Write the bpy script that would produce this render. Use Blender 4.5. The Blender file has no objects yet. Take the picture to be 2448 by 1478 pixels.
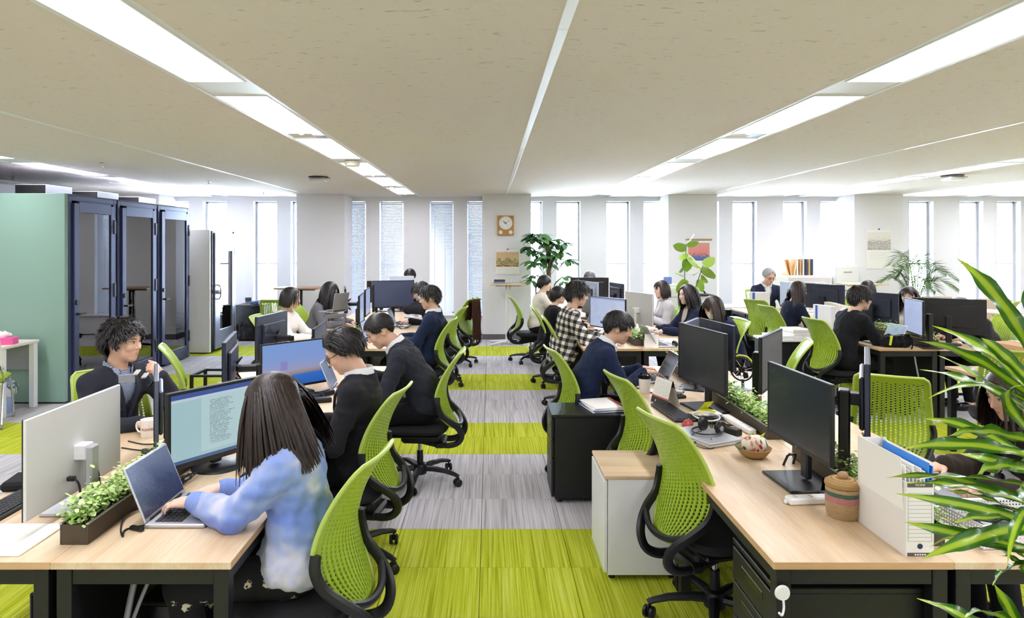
import bpy, bmesh, math, random
import numpy as np
from mathutils import Vector, Matrix, Euler
SC = bpy.context.scene
COL = SC.collection
R = math.radians
# ------------------------------------------------------------------ camera
EYE = 1.78
cam_d = bpy.data.cameras.new('camera'); cam = bpy.data.objects.new('camera', cam_d); COL.objects.link(cam)
cam_d.sensor_width = 36.0; cam_d.lens = 1620.0 / 2448.0 * 36.0
cam.location = (0, 0, EYE); cam.rotation_euler = (R(90), 0, 0)
cam_d.shift_x = (1224 - 1170) / 2448.0; cam_d.shift_y = -(739 - 582) / 2448.0
cam_d.clip_start = 0.05; cam_d.clip_end = 200
SC.camera = cam
# ------------------------------------------------------------------ daylight and exposure
W = bpy.data.worlds.new('overcast_sky'); SC.world = W; W.use_nodes = True
_bg = W.node_tree.nodes['Background']
_bg.inputs[0].default_value = (0.76, 0.86, 1.0, 1); _bg.inputs[1].default_value = 30.0
PANEL_STRENGTH = 12.0
vs = SC.view_settings
vs.view_transform = 'Standard'; vs.look = 'None'; vs.gamma = 1.0; vs.use_curve_mapping = False
vs.exposure = 0.7
SC.cycles.max_bounces = 6; SC.cycles.diffuse_bounces = 4; SC.cycles.glossy_bounces = 3; SC.cycles.transparent_max_bounces = 8
SC.cycles.sample_clamp_indirect = 6.0
SC.cycles.use_adaptive_sampling = True; SC.cycles.adaptive_threshold = .055; SC.cycles.adaptive_min_samples = 12
SC.cycles.use_denoising = True
SC.cycles.caustics_reflective = False; SC.cycles.caustics_refractive = False
# ------------------------------------------------------------------ mesh builder
class MB:
    """collects shapes; build() links them as one mesh object"""
    def __init__(s, M=None):
        s.v = []; s.f = []; s.mi = []; s.uv = {}; s.M = M
    def add(s, verts, faces, m=0, M=None):
        o = len(s.v); A = M if M is not None else s.M
        if M is not None and s.M is not None: A = s.M @ M
        if A is not None:
            verts = [tuple(A @ Vector(p)) for p in verts]
        s.v.extend(verts)
        for f in faces:
            s.f.append(tuple(i + o for i in f)); s.mi.append(m)
        return s
    def box(s, c, d, b=0.0, m=0, M=None):
        cx, cy, cz = c; x, y, z = d[0] / 2, d[1] / 2, d[2] / 2
        if b <= 0:
            vs_ = [(cx + i * x, cy + j * y, cz + k * z) for i in (-1, 1) for j in (-1, 1) for k in (-1, 1)]
            fs = [(0, 1, 3, 2), (4, 6, 7, 5), (0, 4, 5, 1), (2, 3, 7, 6), (0, 2, 6, 4), (1, 5, 7, 3)]
            return s.add(vs_, fs, m, M)
        b = min(b, x * .99, y * .99, z * .99)
        vs_ = []; idx = {}
        for i in (-1, 1):
            for j in (-1, 1):
                for k in (-1, 1):
                    for a in range(3):
                        p = [i * (x - b), j * (y - b), k * (z - b)]
                        p[a] = (i * x, j * y, k * z)[a]
                        idx[(i, j, k, a)] = len(vs_); vs_.append((cx + p[0], cy + p[1], cz + p[2]))
        fs = []
        def q(*ks): fs.append(tuple(idx[k] for k in ks))
        for sg in (-1, 1):
            l = [(sg, -1, -1, 0), (sg, 1, -1, 0), (sg, 1, 1, 0), (sg, -1, 1, 0)]; q(*(l if sg > 0 else l[::-1]))
            l = [(-1, sg, -1, 1), (1, sg, -1, 1), (1, sg, 1, 1), (-1, sg, 1, 1)]; q(*(l if sg < 0 else l[::-1]))
            l = [(-1, -1, sg, 2), (1, -1, sg, 2), (1, 1, sg, 2), (-1, 1, sg, 2)]; q(*(l if sg > 0 else l[::-1]))
        for i in (-1, 1):
            for j in (-1, 1):
                l = [(i, j, -1, 0), (i, j, -1, 1), (i, j, 1, 1), (i, j, 1, 0)]; q(*(l if i * j > 0 else l[::-1]))
                l = [(i, -1, j, 0), (i, 1, j, 0), (i, 1, j, 2), (i, -1, j, 2)]; q(*(l if i * j > 0 else l[::-1]))
                l = [(-1, i, j, 1), (-1, i, j, 2), (1, i, j, 2), (1, i, j, 1)]; q(*(l if i * j > 0 else l[::-1]))
                for k in (-1, 1):
                    l = [(i, j, k, 0), (i, j, k, 1), (i, j, k, 2)]; q(*(l if i * j * k > 0 else l[::-1]))
        return s.add(vs_, fs, m, M)
    def tube(s, pts, r, n=8, m=0, closed=False, cap=True, M=None, flat=1.0, up=None):
        """tube along pts; r scalar or list; flat scales the second axis of the section"""
        P = [Vector(p) for p in pts]; k = len(P)
        rr = [r] * k if not hasattr(r, '__len__') else list(r)
        vs_ = []; fs = []; prev = None
        for i in range(k):
            if closed: t = P[(i + 1) % k] - P[i - 1]
            else: t = P[min(i + 1, k - 1)] - P[max(i - 1, 0)]
            if t.length < 1e-9: t = Vector((0, 0, 1))
            t.normalize()
            if prev is None:
                a = Vector(up) if up is not None else (Vector((0, 0, 1)) if abs(t.z) < .9 else Vector((1, 0, 0)))
                u = a.cross(t); u = u if u.length > 1e-6 else Vector((1, 0, 0)).cross(t)
            else:
                u = prev - t * prev.dot(t)
            u.normalize(); prev = u; w = t.cross(u)
            for j in range(n):
                a = 2 * math.pi * j / n
                vs_.append(tuple(P[i] + u * (math.cos(a) * rr[i]) + w * (math.sin(a) * rr[i] * flat)))
        for i in range(k if closed else k - 1):
            i2 = (i + 1) % k
            for j in range(n):
                j2 = (j + 1) % n
                fs.append((i * n + j, i * n + j2, i2 * n + j2, i2 * n + j))
        if cap and not closed:
            fs.append(tuple(range(n))[::-1]); fs.append(tuple((k - 1) * n + j for j in range(n)))
        return s.add(vs_, fs, m, M)
    def cyl(s, p0, p1, r0, r1=None, n=16, m=0, M=None):
        return s.tube([p0, p1], [r0, r0 if r1 is None else r1], n, m, M=M)
    def lathe(s, prof, n=20, c=(0, 0, 0), m=0, M=None):
        vs_ = []; fs = []; k = len(prof)
        for r, z in prof:
            for j in range(n):
                a = 2 * math.pi * j / n; vs_.append((c[0] + r * math.cos(a), c[1] + r * math.sin(a), c[2] + z))
        for i in range(k - 1):
            for j in range(n):
                j2 = (j + 1) % n; fs.append((i * n + j, i * n + j2, (i + 1) * n + j2, (i + 1) * n + j))
        if prof[0][0] > 1e-4: fs.append(tuple(range(n))[::-1])
        if prof[-1][0] > 1e-4: fs.append(tuple((k - 1) * n + j for j in range(n)))
        return s.add(vs_, fs, m, M)
    def prism(s, poly, z0, z1, m=0, M=None):
        """extrude xy polygon (ccw) between z0 and z1"""
        n = len(poly); vs_ = [(x, y, z0) for x, y in poly] + [(x, y, z1) for x, y in poly]
        fs = [tuple(range(n))[::-1], tuple(range(n, 2 * n))] + [(i, (i + 1) % n, n + (i + 1) % n, n + i) for i in range(n)]
        return s.add(vs_, fs, m, M)
    def ball(s, c, r, n=12, k=8, m=0, M=None):
        rx, ry, rz = (r, r, r) if not hasattr(r, '__len__') else r
        vs_ = [(c[0], c[1], c[2] - rz)]; fs = []
        for i in range(1, k):
            t = math.pi * i / k
            for j in range(n):
                a = 2 * math.pi * j / n
                vs_.append((c[0] + rx * math.sin(t) * math.cos(a), c[1] + ry * math.sin(t) * math.sin(a), c[2] - rz * math.cos(t)))
        vs_.append((c[0], c[1], c[2] + rz)); L = len(vs_) - 1
        for j in range(n):
            j2 = (j + 1) % n; fs.append((0, 1 + j2, 1 + j)); fs.append((L, 1 + (k - 2) * n + j, 1 + (k - 2) * n + j2))
        for i in range(k - 2):
            for j in range(n):
                j2 = (j + 1) % n; a = 1 + i * n
                fs.append((a + j, a + j2, a + n + j2, a + n + j))
        return s.add(vs_, fs, m, M)
    def quad(s, a, b, c, d, m=0, uv=True):
        if uv: s.uv[len(s.f)] = ((0, 0), (1, 0), (1, 1), (0, 1))
        return s.add([a, b, c, d], [(0, 1, 2, 3)], m)
    def mesh(s, name, mats, sharp=35):
        me = bpy.data.meshes.new(name); me.from_pydata(s.v, [], s.f)
        for mt in (mats if isinstance(mats, (list, tuple)) else [mats]): me.materials.append(mt)
        if any(s.mi): me.polygons.foreach_set('material_index', s.mi)
        if s.uv:
            l = me.uv_layers.new(name='UVMap')
            for fi, q in s.uv.items():
                for li, c in zip(me.polygons[fi].loop_indices, q): l.data[li].uv = c
        me.polygons.foreach_set('use_smooth', [True] * len(me.polygons))
        me.set_sharp_from_angle(angle=R(sharp)); me.update()
        return me
    def build(s, name, mats, parent=None, loc=None, rz=None, sharp=35):
        return link(name, s.mesh(name, mats, sharp), parent, loc, rz)

def link(name, me, parent=None, loc=None, rz=None):
    o = bpy.data.objects.new(name, me); COL.objects.link(o)
    if parent is not None: o.parent = parent
    if loc is not None: o.location = loc
    if rz is not None: o.rotation_euler = (0, 0, R(rz)) if not hasattr(rz, '__len__') else tuple(R(a) for a in rz)
    return o
def tag(o, label=None, cat=None, group=None, kind=None):
    for k, v in (('label', label), ('category', cat), ('group', group), ('kind', kind)):
        if v: o[k] = v
    return o
def thing(name, label, cat, loc=(0, 0, 0), rz=0, group=None):
    o = bpy.data.objects.new(name, None); COL.objects.link(o); o.empty_display_size = .1
    o.location = loc; o.rotation_euler = (0, 0, R(rz)) if not hasattr(rz, '__len__') else tuple(R(a) for a in rz)
    return tag(o, label, cat, group)
def struct(o): o['kind'] = 'structure'; return o
KIDS = {}
def kids(o): return [c for c in bpy.data.objects if c.parent is o]
def dup(root, label, loc, rz, group=None, tree=None):
    """copy of a thing with copies of its parts and sub-parts"""
    t = tree or snapshot(root)
    r = root.copy(); COL.objects.link(r); r.location = loc; r.rotation_euler = (0, 0, R(rz)); r['label'] = label
    if group: r['group'] = group
    for c, gs in t:
        d = c.copy(); COL.objects.link(d); d.parent = r
        for g in gs:
            e = g.copy(); COL.objects.link(e); e.parent = d
    return r
def snapshot(root):
    return [(c, list(c.children)) for c in list(root.children)]
def rot(ax, deg): return Matrix.Rotation(R(deg), 4, ax)
def T(x, y=0, z=0): return Matrix.Translation((x, y, z))
def smooth_path(pts, n=6):
    """catmull-rom through pts"""
    P = [Vector(p) for p in pts]; out = []
    for i in range(len(P) - 1):
        a = P[max(i - 1, 0)]; b = P[i]; c = P[i + 1]; d = P[min(i + 2, len(P) - 1)]
        for k in range(n):
            t = k / n
            out.append(.5 * ((2 * b) + (c - a) * t + (2 * a - 5 * b + 4 * c - d) * t * t + (3 * b - a - 3 * c + d) * t ** 3))
    out.append(P[-1]); return out
# ------------------------------------------------------------------ materials
def lin(h):
    h = h.lstrip('#'); o = []
    for i in (0, 2, 4):
        c = int(h[i:i + 2], 16) / 255.0
        o.append(c / 12.92 if c <= .04045 else ((c + .055) / 1.055) ** 2.4)
    return (*o, 1.0)
MATS = {}
class NT:
    """short-hand over a node tree"""
    def __init__(s, mt): s.t = mt.node_tree; s.n = s.t.nodes; s.l = s.t.links
    def node(s, ty, **kw):
        nd = s.n.new(ty)
        for k, v in kw.items(): setattr(nd, k, v)
        return nd
    def set(s, sock, v):
        if hasattr(v, 'is_linked') or hasattr(v, 'links'): s.l.new(v, sock)
        else: sock.default_value = v
    def math(s, op, a, b=None, c=None):
        nd = s.node('ShaderNodeMath', operation=op)
        s.set(nd.inputs[0], a)
        if b is not None: s.set(nd.inputs[1], b)
        if c is not None: s.set(nd.inputs[2], c)
        return nd.outputs[0]
    def mix(s, f, a, b, blend='MIX'):
        nd = s.node('ShaderNodeMix', data_type='RGBA', blend_type=blend)
        s.set(nd.inputs[0], f); s.set(nd.inputs[6], a); s.set(nd.inputs[7], b)
        return nd.outputs[2]
    def coord(s, kind='Object'): return s.node('ShaderNodeTexCoord').outputs[kind]
    def mapping(s, vec, scale=(1, 1, 1), loc=(0, 0, 0), rz=(0, 0, 0)):
        nd = s.node('ShaderNodeMapping'); s.l.new(vec, nd.inputs[0])
        s.set(nd.inputs['Location'], loc); nd.inputs['Rotation'].default_value = rz; nd.inputs['Scale'].default_value = scale
        return nd.outputs[0]
    def noise(s, vec, scale=5, detail=3, rough=.5, out=0):
        nd = s.node('ShaderNodeTexNoise'); s.l.new(vec, nd.inputs['Vector'])
        nd.inputs['Scale'].default_value = scale; nd.inputs['Detail'].default_value = detail; nd.inputs['Roughness'].default_value = rough
        return nd.outputs[out]
    def ramp(s, f, stops, interp='LINEAR'):
        nd = s.node('ShaderNodeValToRGB'); s.l.new(f, nd.inputs[0]); cr = nd.color_ramp; cr.interpolation = interp
        while len(cr.elements) < len(stops): cr.elements.new(.5)
        for e, (p, c) in zip(cr.elements, stops):
            e.position = p; e.color = lin(c) if isinstance(c, str) else c
        return nd.outputs[0]
    def bump(s, h, strength=.3, dist=.01):
        nd = s.node('ShaderNodeBump'); s.l.new(h, nd.inputs['Height'])
        nd.inputs['Strength'].default_value = strength; nd.inputs['Distance'].default_value = dist
        return nd.outputs[0]
    def sep(s, vec):
        nd = s.node('ShaderNodeSeparateXYZ'); s.l.new(vec, nd.inputs[0]); return nd.outputs
def mat(name, color='#808080', rough=.5, metal=0.0, spec=.5, emit=None, estr=0.0, bump=None, vary=None, coat=0.0, sheen=0.0, sss=0.0):
    """principled material; bump=(scale,strength,dist); vary=(scale,amount) mottles the colour"""
    if name in MATS: return MATS[name]
    m = bpy.data.materials.new(name); m.use_nodes = True; MATS[name] = m
    t = NT(m); p = t.n['Principled BSDF']; c = lin(color) if isinstance(color, str) else color
    p.inputs['Base Color'].default_value = c; p.inputs['Roughness'].default_value = rough
    p.inputs['Metallic'].default_value = metal; p.inputs['Specular IOR Level'].default_value = spec
    p.inputs['Coat Weight'].default_value = coat; p.inputs['Sheen Weight'].default_value = sheen
    if sss:
        p.inputs['Subsurface Weight'].default_value = sss; p.inputs['Subsurface Radius'].default_value = (.012, .005, .003)
        p.inputs['Subsurface Scale'].default_value = .6
    if emit:
        p.inputs['Emission Color'].default_value = lin(emit); p.inputs['Emission Strength'].default_value = estr
    if vary:
        n = t.noise(t.coord(), vary[0], 4)
        dk = tuple(x * (1 - vary[1]) for x in c[:3]) + (1,); lt = tuple(min(1, x * (1 + vary[1])) for x in c[:3]) + (1,)
        t.l.new(t.mix(n, dk, lt), p.inputs['Base Color'])
    if bump:
        t.l.new(t.bump(t.noise(t.coord(), bump[0], 4), bump[1], bump[2]), p.inputs['Normal'])
    return m
def newmat(name):
    m = bpy.data.materials.new(name); m.use_nodes = True; MATS[name] = m
    t = NT(m); return m, t, t.n['Principled BSDF']
# ------------------------------------------------------------------ shared materials
def carpet(name, stops, base_scale):
    m, t, p = newmat(name)
    info = t.node('ShaderNodeObjectInfo')
    off = t.node('ShaderNodeCombineXYZ'); t.l.new(t.math('MULTIPLY', info.outputs['Random'], 37.0), off.inputs[0])
    t.l.new(t.math('MULTIPLY', info.outputs['Random'], 11.0), off.inputs[1])
    v = t.node('ShaderNodeVectorMath', operation='ADD'); t.l.new(t.coord(), v.inputs[0]); t.l.new(off.outputs[0], v.inputs[1])
    n1 = t.noise(t.mapping(v.outputs[0], (95, 1.1, 1)), 1, 2, .6)
    n2 = t.noise(t.mapping(v.outputs[0], (28, .7, 1)), 1, 2, .5)
    n3 = t.noise(v.outputs[0], 420, 2)
    f = t.math('ADD', t.math('MULTIPLY', n1, .75), t.math('MULTIPLY', n2, .25))
    c = t.ramp(f, stops)
    c = t.mix(t.math('MULTIPLY', n3, .35), c, (.2, .2, .15, 1), 'MULTIPLY')
    t.l.new(c, p.inputs['Base Color']); p.inputs['Roughness'].default_value = .95; p.inputs['Specular IOR Level'].default_value = .1
    t.l.new(t.bump(t.math('ADD', n1, n3), .5, .004), p.inputs['Normal'])
    return m
M_GREEN = carpet('carpet_green', [(.30, '#8c9818'), (.42, '#b2be28'), (.52, '#cad43c'), (.68, '#dce468')], 1)
M_GREY = carpet('carpet_grey', [(.28, '#9a979b'), (.42, '#bfbcc0'), (.52, '#d8d5d9'), (.7, '#ebe9ed')], 1)
m, t, p = newmat('ceiling_board')
_v = t.coord(); _n = t.noise(t.mapping(_v, (14, 48, 1)), 1, 3, .55); _n2 = t.noise(_v, 160, 3)
_d = t.ramp(_n, [(.30, (1, 1, 1, 1)), (.345, (0, 0, 0, 1))])
_c = t.mix(t.math('MULTIPLY', _d, .6), '#d9d2c6' and lin('#ece2db'), lin('#9a9186'))
_c = t.mix(t.math('MULTIPLY', _n2, .25), _c, lin('#d2cac0'))
t.l.new(_c, p.inputs['Base Color']); p.inputs['Roughness'].default_value = .95; p.inputs['Specular IOR Level'].default_value = .1
t.l.new(t.bump(t.math('SUBTRACT', _n2, _d), .4, .006), p.inputs['Normal']); M_CEIL = m
M_WALL = mat('painted_wall', '#ecebee', .85, spec=.2, bump=(90, .12, .004))
M_WHITE = mat('white_metal', '#eeeef0', .4)
M_WHITEP = mat('white_plastic', '#ededec', .45)
M_BASEB = mat('baseboard_grey', '#6e6a6c', .6)
M_FRAME = mat('window_frame', '#dfe2e8', .4)
M_BLACK = mat('black_metal', '#17171a', .45)
M_BLACKP = mat('black_plastic', '#141417', .42, bump=(400, .15, .0006))
M_DARKGLOSS = mat('black_gloss', '#0c0c10', .18)
M_NAVY = mat('navy_frame', '#454d70', .35, metal=.35)
M_CHROME = mat('chrome', '#c9cace', .18, metal=1)
M_SILVER = mat('silver_plastic', '#c3c5ca', .35, metal=.6)
M_GREYP = mat('grey_plastic', '#8f9298', .5)
M_PAPER = mat('paper', '#f3f1ec', .8)
M_CABLE = mat('cable_black', '#131315', .5)
M_CABLEW = mat('cable_white', '#e6e4df', .5)
def wood(name, lo, mid, hi, axis=1, rough=.42):
    m, t, p = newmat(name)
    info = t.node('ShaderNodeObjectInfo')
    off = t.node('ShaderNodeCombineXYZ'); t.l.new(t.math('MULTIPLY', info.outputs['Random'], 31.0), off.inputs[0]); t.l.new(t.math('MULTIPLY', info.outputs['Random'], 17.0), off.inputs[1])
    v = t.node('ShaderNodeVectorMath', operation='ADD'); t.l.new(t.coord(), v.inputs[0]); t.l.new(off.outputs[0], v.inputs[1])
    sc = (9, 1.1, 9) if axis == 1 else (1.1, 9, 9)
    big = t.noise(t.mapping(v.outputs[0], sc), 1, 4, .6)
    sc2 = (120, 5, 60) if axis == 1 else (5, 120, 60)
    fine = t.noise(t.mapping(v.outputs[0], sc2), 1, 3, .6)
    f = t.math('ADD', t.math('MULTIPLY', big, .72), t.math('MULTIPLY', fine, .28))
    t.l.new(t.ramp(f, [(.33, lo), (.5, mid), (.66, hi)]), p.inputs['Base Color'])
    p.inputs['Roughness'].default_value = rough
    t.l.new(t.bump(fine, .12, .001), p.inputs['Normal'])
    return m
M_OAK = wood('light_oak', '#c8a982', '#d9bf9c', '#e5d1b4')
M_EDGE = wood('oak_edge', '#bd9668', '#c9a376', '#d3af85', 0)
def glass(name, tint, refl, rough=.01, ior=1.5):
    m = bpy.data.materials.new(name); m.use_nodes = True; MATS[name] = m; t = NT(m); t.n.clear()
    o = t.node('ShaderNodeOutputMaterial'); tr = t.node('ShaderNodeBsdfTransparent'); tr.inputs[0].default_value = lin(tint)
    g = t.node('ShaderNodeBsdfGlossy'); g.inputs['Roughness'].default_value = rough
    fr = t.node('ShaderNodeFresnel'); fr.inputs[0].default_value = ior
    mx = t.node('ShaderNodeMixShader'); t.l.new(t.math('MULTIPLY', fr.outputs[0], refl), mx.inputs[0])
    t.l.new(tr.outputs[0], mx.inputs[1]); t.l.new(g.outputs[0], mx.inputs[2]); t.l.new(mx.outputs[0], o.inputs[0])
    return m
M_GLASS = glass('window_glass', '#f6fafc', 1.0)
M_BGLASS = glass('booth_glass', '#b3b8c4', 1.3, ior=2.4)
M_PGLASS = glass('clear_plastic', '#f2f6f8', 1.2)

# ------------------------------------------------------------------ floor of carpet tiles
X0, X1, Y0, Y1, ZC = -7.4, 11.0, -3.0, 13.25, 2.685
fl = struct(MB().box(((X0 + X1) / 2, (Y0 + Y1) / 2, -.055), (X1 - X0 + .4, Y1 - Y0 + .4, .1)).build('floor', mat('floor_slab', '#777777', .9)))
fl['label'] = 'striped carpet tile floor with grey and lime green bands'
def tile_mesh(mt): return MB().box((0, 0, -.0025), (.4975, .4975, .007), .0015).mesh('carpet_tile', mt)
tm = [tile_mesh(M_GREEN), tile_mesh(M_GREY)]
def is_green(y): return ((y - .72) % 2.5) < 1.0
near = MB(); nearcells = []
cells = []
yy = -2.78
while yy < 13.2:
    xx = X0 + .25 - .15
    while xx < X1 + .2:
        cells.append((xx, yy + .25)); xx += .5
    yy += .5
def vis(c):
    x, y = c
    if y < 2.7: return 9e9
    px = 1170 + 1620 * x / y
    if not -60 < px < 2500: return 9e9
    hid = 0
    for a, b in ((-2.0, -.95), (1.0, 2.1), (4.0, 5.1)):
        if a < x < b and (2.3 < y < 5.8 or 6.9 < y < 10.4): hid = 40
    if x < -4.7 and y > 7.4: hid = 60
    return y * y + hid
order = sorted(cells, key=vis)
big = set(order[:298])
rest = {True: MB(), False: MB()}
for c in cells:
    g = is_green(c[1])
    if c in big: link('carpet_tile', tm[0 if g else 1], fl, (c[0], c[1], 0))
    else: rest[g].box((c[0], c[1], -.0025), (.4975, .4975, .007), .0015)
for g in (True, False):
    o = rest[g].build('carpet_tiles_beyond', M_GREEN if g else M_GREY, fl); o['kind'] = 'stuff'

# ------------------------------------------------------------------ ceiling
STRIPS = [-5.19, -1.52, 2.145, 5.81, 9.475]
SW = .165      # half width of a light strip
ce = None
edges = [X0] + [e for s_ in STRIPS for e in (s_ - SW - .025, s_ + SW + .025)] + [X1]
ce = struct(MB().box(((X0 + X1) / 2, (Y0 + Y1) / 2, ZC + .12), (X1 - X0 + .4, Y1 - Y0 + .4, .1)).build('ceiling', M_CEIL))
ce['label'] = 'beige flecked acoustic ceiling'
seams = [.31 + 3.665 * k for k in (-2, -1, 0, 1, 2)]
for i in range(0, len(edges), 2):
    a, b = edges[i], edges[i + 1]
    cut = [a] + [s_ for s_ in seams if a < s_ < b] + [b]
    for u, v in zip(cut[:-1], cut[1:]):
        ua = u + (.02 if u in seams else 0); vb = v - (.02 if v in seams else 0)
        MB().box(((ua + vb) / 2, (Y0 + Y1) / 2, ZC + .02), (vb - ua, Y1 - Y0, .04)).build('ceiling_board', M_CEIL, ce)
for s_ in seams:
    for a, b in ((Y0, 2.85), (2.855, 6.5), (6.505, 10.1), (10.105, Y1)):
        MB().box((s_, (a + b) / 2, ZC + .011), (.046, b - a, .03), .002).build('ceiling_rail', M_WHITE, ce)
M_PANEL = mat('light_diffuser', '#ffffff', .5, emit='#f3f3ff', estr=PANEL_STRENGTH)
lm = MB().quad((-SW + .012, -.5, 0), (-SW + .012, .5, 0), (SW - .012, .5, 0), (SW - .012, -.5, 0)).mesh('diffuser', M_PANEL)
def chan(a, b, s_):
    m = MB()
    for sg in (-1, 1):
        m.box((s_ + sg * (SW + .014), (a + b) / 2, ZC + .012), (.028, b - a, .03), .003)
    m.box((s_, (a + b) / 2, ZC + .05), (2 * SW, b - a, .02))
    return m
ln = 0
WHICH = ['far left', 'left', 'right', 'far right', 'rightmost']
ORD = {-2: 'behind the camera', -1: 'nearest the camera', 0: 'at mid room', 1: 'deeper in the room', 2: 'by the windows'}
for si, s_ in enumerate(STRIPS):
    ch = struct(chan(Y0, Y1, s_).build('trim_%d' % (si + 1), M_WHITE)); ch['label'] = 'white recessed channel of the %s ceiling light strip' % WHICH[si]
    for k in (-2, -1, 0, 1, 2):
        b0 = 4.14 + 3.42 * k
        for q, (a, b) in enumerate(((b0, b0 + 1.41), (b0 + 1.68, b0 + 3.06))):
            if b > Y1: continue
            L = thing('ceiling_light', 'long white ceiling light in the %s strip, %s panel %s' % (WHICH[si], ('first', 'second')[q], ORD[k]), 'ceiling light', (s_, (a + b) / 2, ZC - .002), 0, 'ceiling light panels')
            f = MB()
            for sg in (-1, 1):
                f.box((sg * (SW - .006), 0, .006), (.012, b - a, .02)); f.box((0, sg * ((b - a) / 2 - .005), .006), (2 * SW - .02, .01, .02))
            f.build('frame', M_WHITE, L)
            d = link('diffuser', lm, L, (0, 0, .004)); d.scale = (1, b - a - .02, 1)
        a, b = b0 + 1.41, b0 + 1.68
        if k >= -1 and b < Y1:
            V = thing('ceiling_vent', 'slatted air vent in the %s light strip %s' % (WHICH[si], ORD[k]), 'air vent', (s_, (a + b) / 2, ZC), 0, 'air vents between the lights')
            f = MB()
            for sg in (-1, 1):
                f.box((0, sg * .125, .01), (2 * SW, .02, .024)); f.box((sg * (SW - .01), 0, .01), (.02, .25, .024))
            f.build('frame', M_WHITE, V)
            MB().box((-.06, 0, .012), (.17, .2, .02), .003).build('cover_plate', mat('vent_cream', '#e3dccb', .6), V)
            MB().ball((-.02, -.13, 0), (.022, .022, .02)).build('sprinkler', M_WHITE, V)
            for j in range(6):
                MB().box((.045 + j * .02, 0, .012), (.004, .21, .026), M=None).build('slat', M_SILVER, V)
        a, b = b0 + 3.06, b0 + 3.42
        if b < Y1:
            pl = MB().box((s_, (a + b) / 2, ZC + .006), (2 * SW, b - a, .012), .002).build('blank_plate', M_WHITE, ch)
def detector(loc, label, r=.09):
    D = thing('ceiling_sensor', label, 'sensor', loc, 0)
    MB().lathe([(r * .55, .03), (r, .02), (r, -.012), (r * .9, -.03), (0, -.032)], 24).build('body', mat('sensor_cream', '#e8e0cf', .5), D)
    MB().lathe([(r * .8, .0), (r * .8, .03)], 20, (0, 0, .002)).build('collar', M_WHITE, D)
    return D
detector((-1.5, 7.42, ZC - .03), 'cream round sensor between the lights of the left strip', .085)
detector((-1.55, 10.75, ZC - .02), 'small white round sensor far down the left strip', .06)
def speaker(loc, label):
    D = thing('ceiling_speaker', label, 'speaker', loc, 0)
    MB().lathe([(.11, .02), (.135, .012), (.13, .03)], 24).build('dark_ring', mat('ring_black', '#1b1b1e', .6), D)
    MB().box((0, -.01, -.022), (.21, .2, .04), .012).build('body', mat('sensor_cream2', '#e2ddd2', .5), D)
    MB().tube([(.1, 0, .01), (.15, -.02, .005), (.17, -.05, -.004)], .004, 6).build('cable', M_CABLE, D)
speaker((-2.32, 9.2, ZC - .025), 'cream hanging unit under a dark ceiling hole, left of the aisle')
speaker((6.15, 9.0, ZC - .025), 'cream hanging unit under a dark ceiling hole, right side of room')
for i, (x, y) in enumerate(((-4.35, 7.6), (-4.1, 9.9), (-4.0, 12.0))):
    o = MB().lathe([(.03, .012), (.03, 0), (.012, -.004), (.01, -.03), (.02, -.034), (.018, -.04), (0, -.041)], 12).build('sprinkler_head', M_CHROME, None, (x, y, ZC - .006))
    tag(o, 'small chrome sprinkler head on the left ceiling, %s of three' % ('nearest', 'middle', 'farthest')[i], 'sprinkler', 'ceiling sprinklers')

# ------------------------------------------------------------------ walls, pillars, windows
WY = 13.2
def wl(name, c, d, label, mt=None):
    o = struct(MB().box(c, d).build(name, mt or M_WALL)); o['label'] = label; return o
wl('wall_left', (X0 - .1, (Y0 + Y1) / 2, ZC / 2), (.2, Y1 - Y0 + .6, ZC + .3), 'white left wall behind the booths')
wl('wall_right', (X1 + .1, (Y0 + Y1) / 2, ZC / 2), (.2, Y1 - Y0 + .6, ZC + .3), 'white right wall of the office')
wl('wall_behind', ((X0 + X1) / 2, Y0 - .1, ZC / 2), (X1 - X0, .2, ZC + .3), 'white wall behind the camera')
ZS, ZT = .40, 2.60
wb = MB()
wins = []
for k in range(-1, 5):
    L0 = -3.57 + 3.44 * k
    for a, b in ((.70, 1.16), (1.43, 1.90), (2.41, 2.87), (3.14, 3.60)):
        if L0 + a > X0 + .05 and L0 + b < X1 - .05: wins.append((L0 + a, L0 + b))
ed = [X0] + [e for w_ in wins for e in w_] + [X1]
for i in range(0, len(ed), 2):
    wb.box(((ed[i] + ed[i + 1]) / 2, WY + .15, ZC / 2), (ed[i + 1] - ed[i], .3, ZC + .2))
for a, b in wins:
    wb.box(((a + b) / 2, WY + .15, ZS / 2 - .05), (b - a, .3, ZS + .1)); wb.box(((a + b) / 2, WY + .15, (ZT + ZC) / 2 + .1), (b - a, .3, ZC - ZT + .2))
wb = struct(wb.build('wall_back', M_WALL)); wb['label'] = 'white window wall with narrow piers at the back'
sill = MB().box(((X0 + X1) / 2, WY - .06, ZS - .015), (X1 - X0, .13, .03), .006)
s_ = struct(sill.build('trim_6', M_WHITE)); s_['label'] = 'white window ledge running along the back wall'
skirt = struct(MB().box(((X0 + X1) / 2, WY - .04, ZS / 2), (X1 - X0, .07, ZS - .05)).build('trim_7', M_WHITE)); skirt['label'] = 'white panelled low wall under the window ledge'
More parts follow.
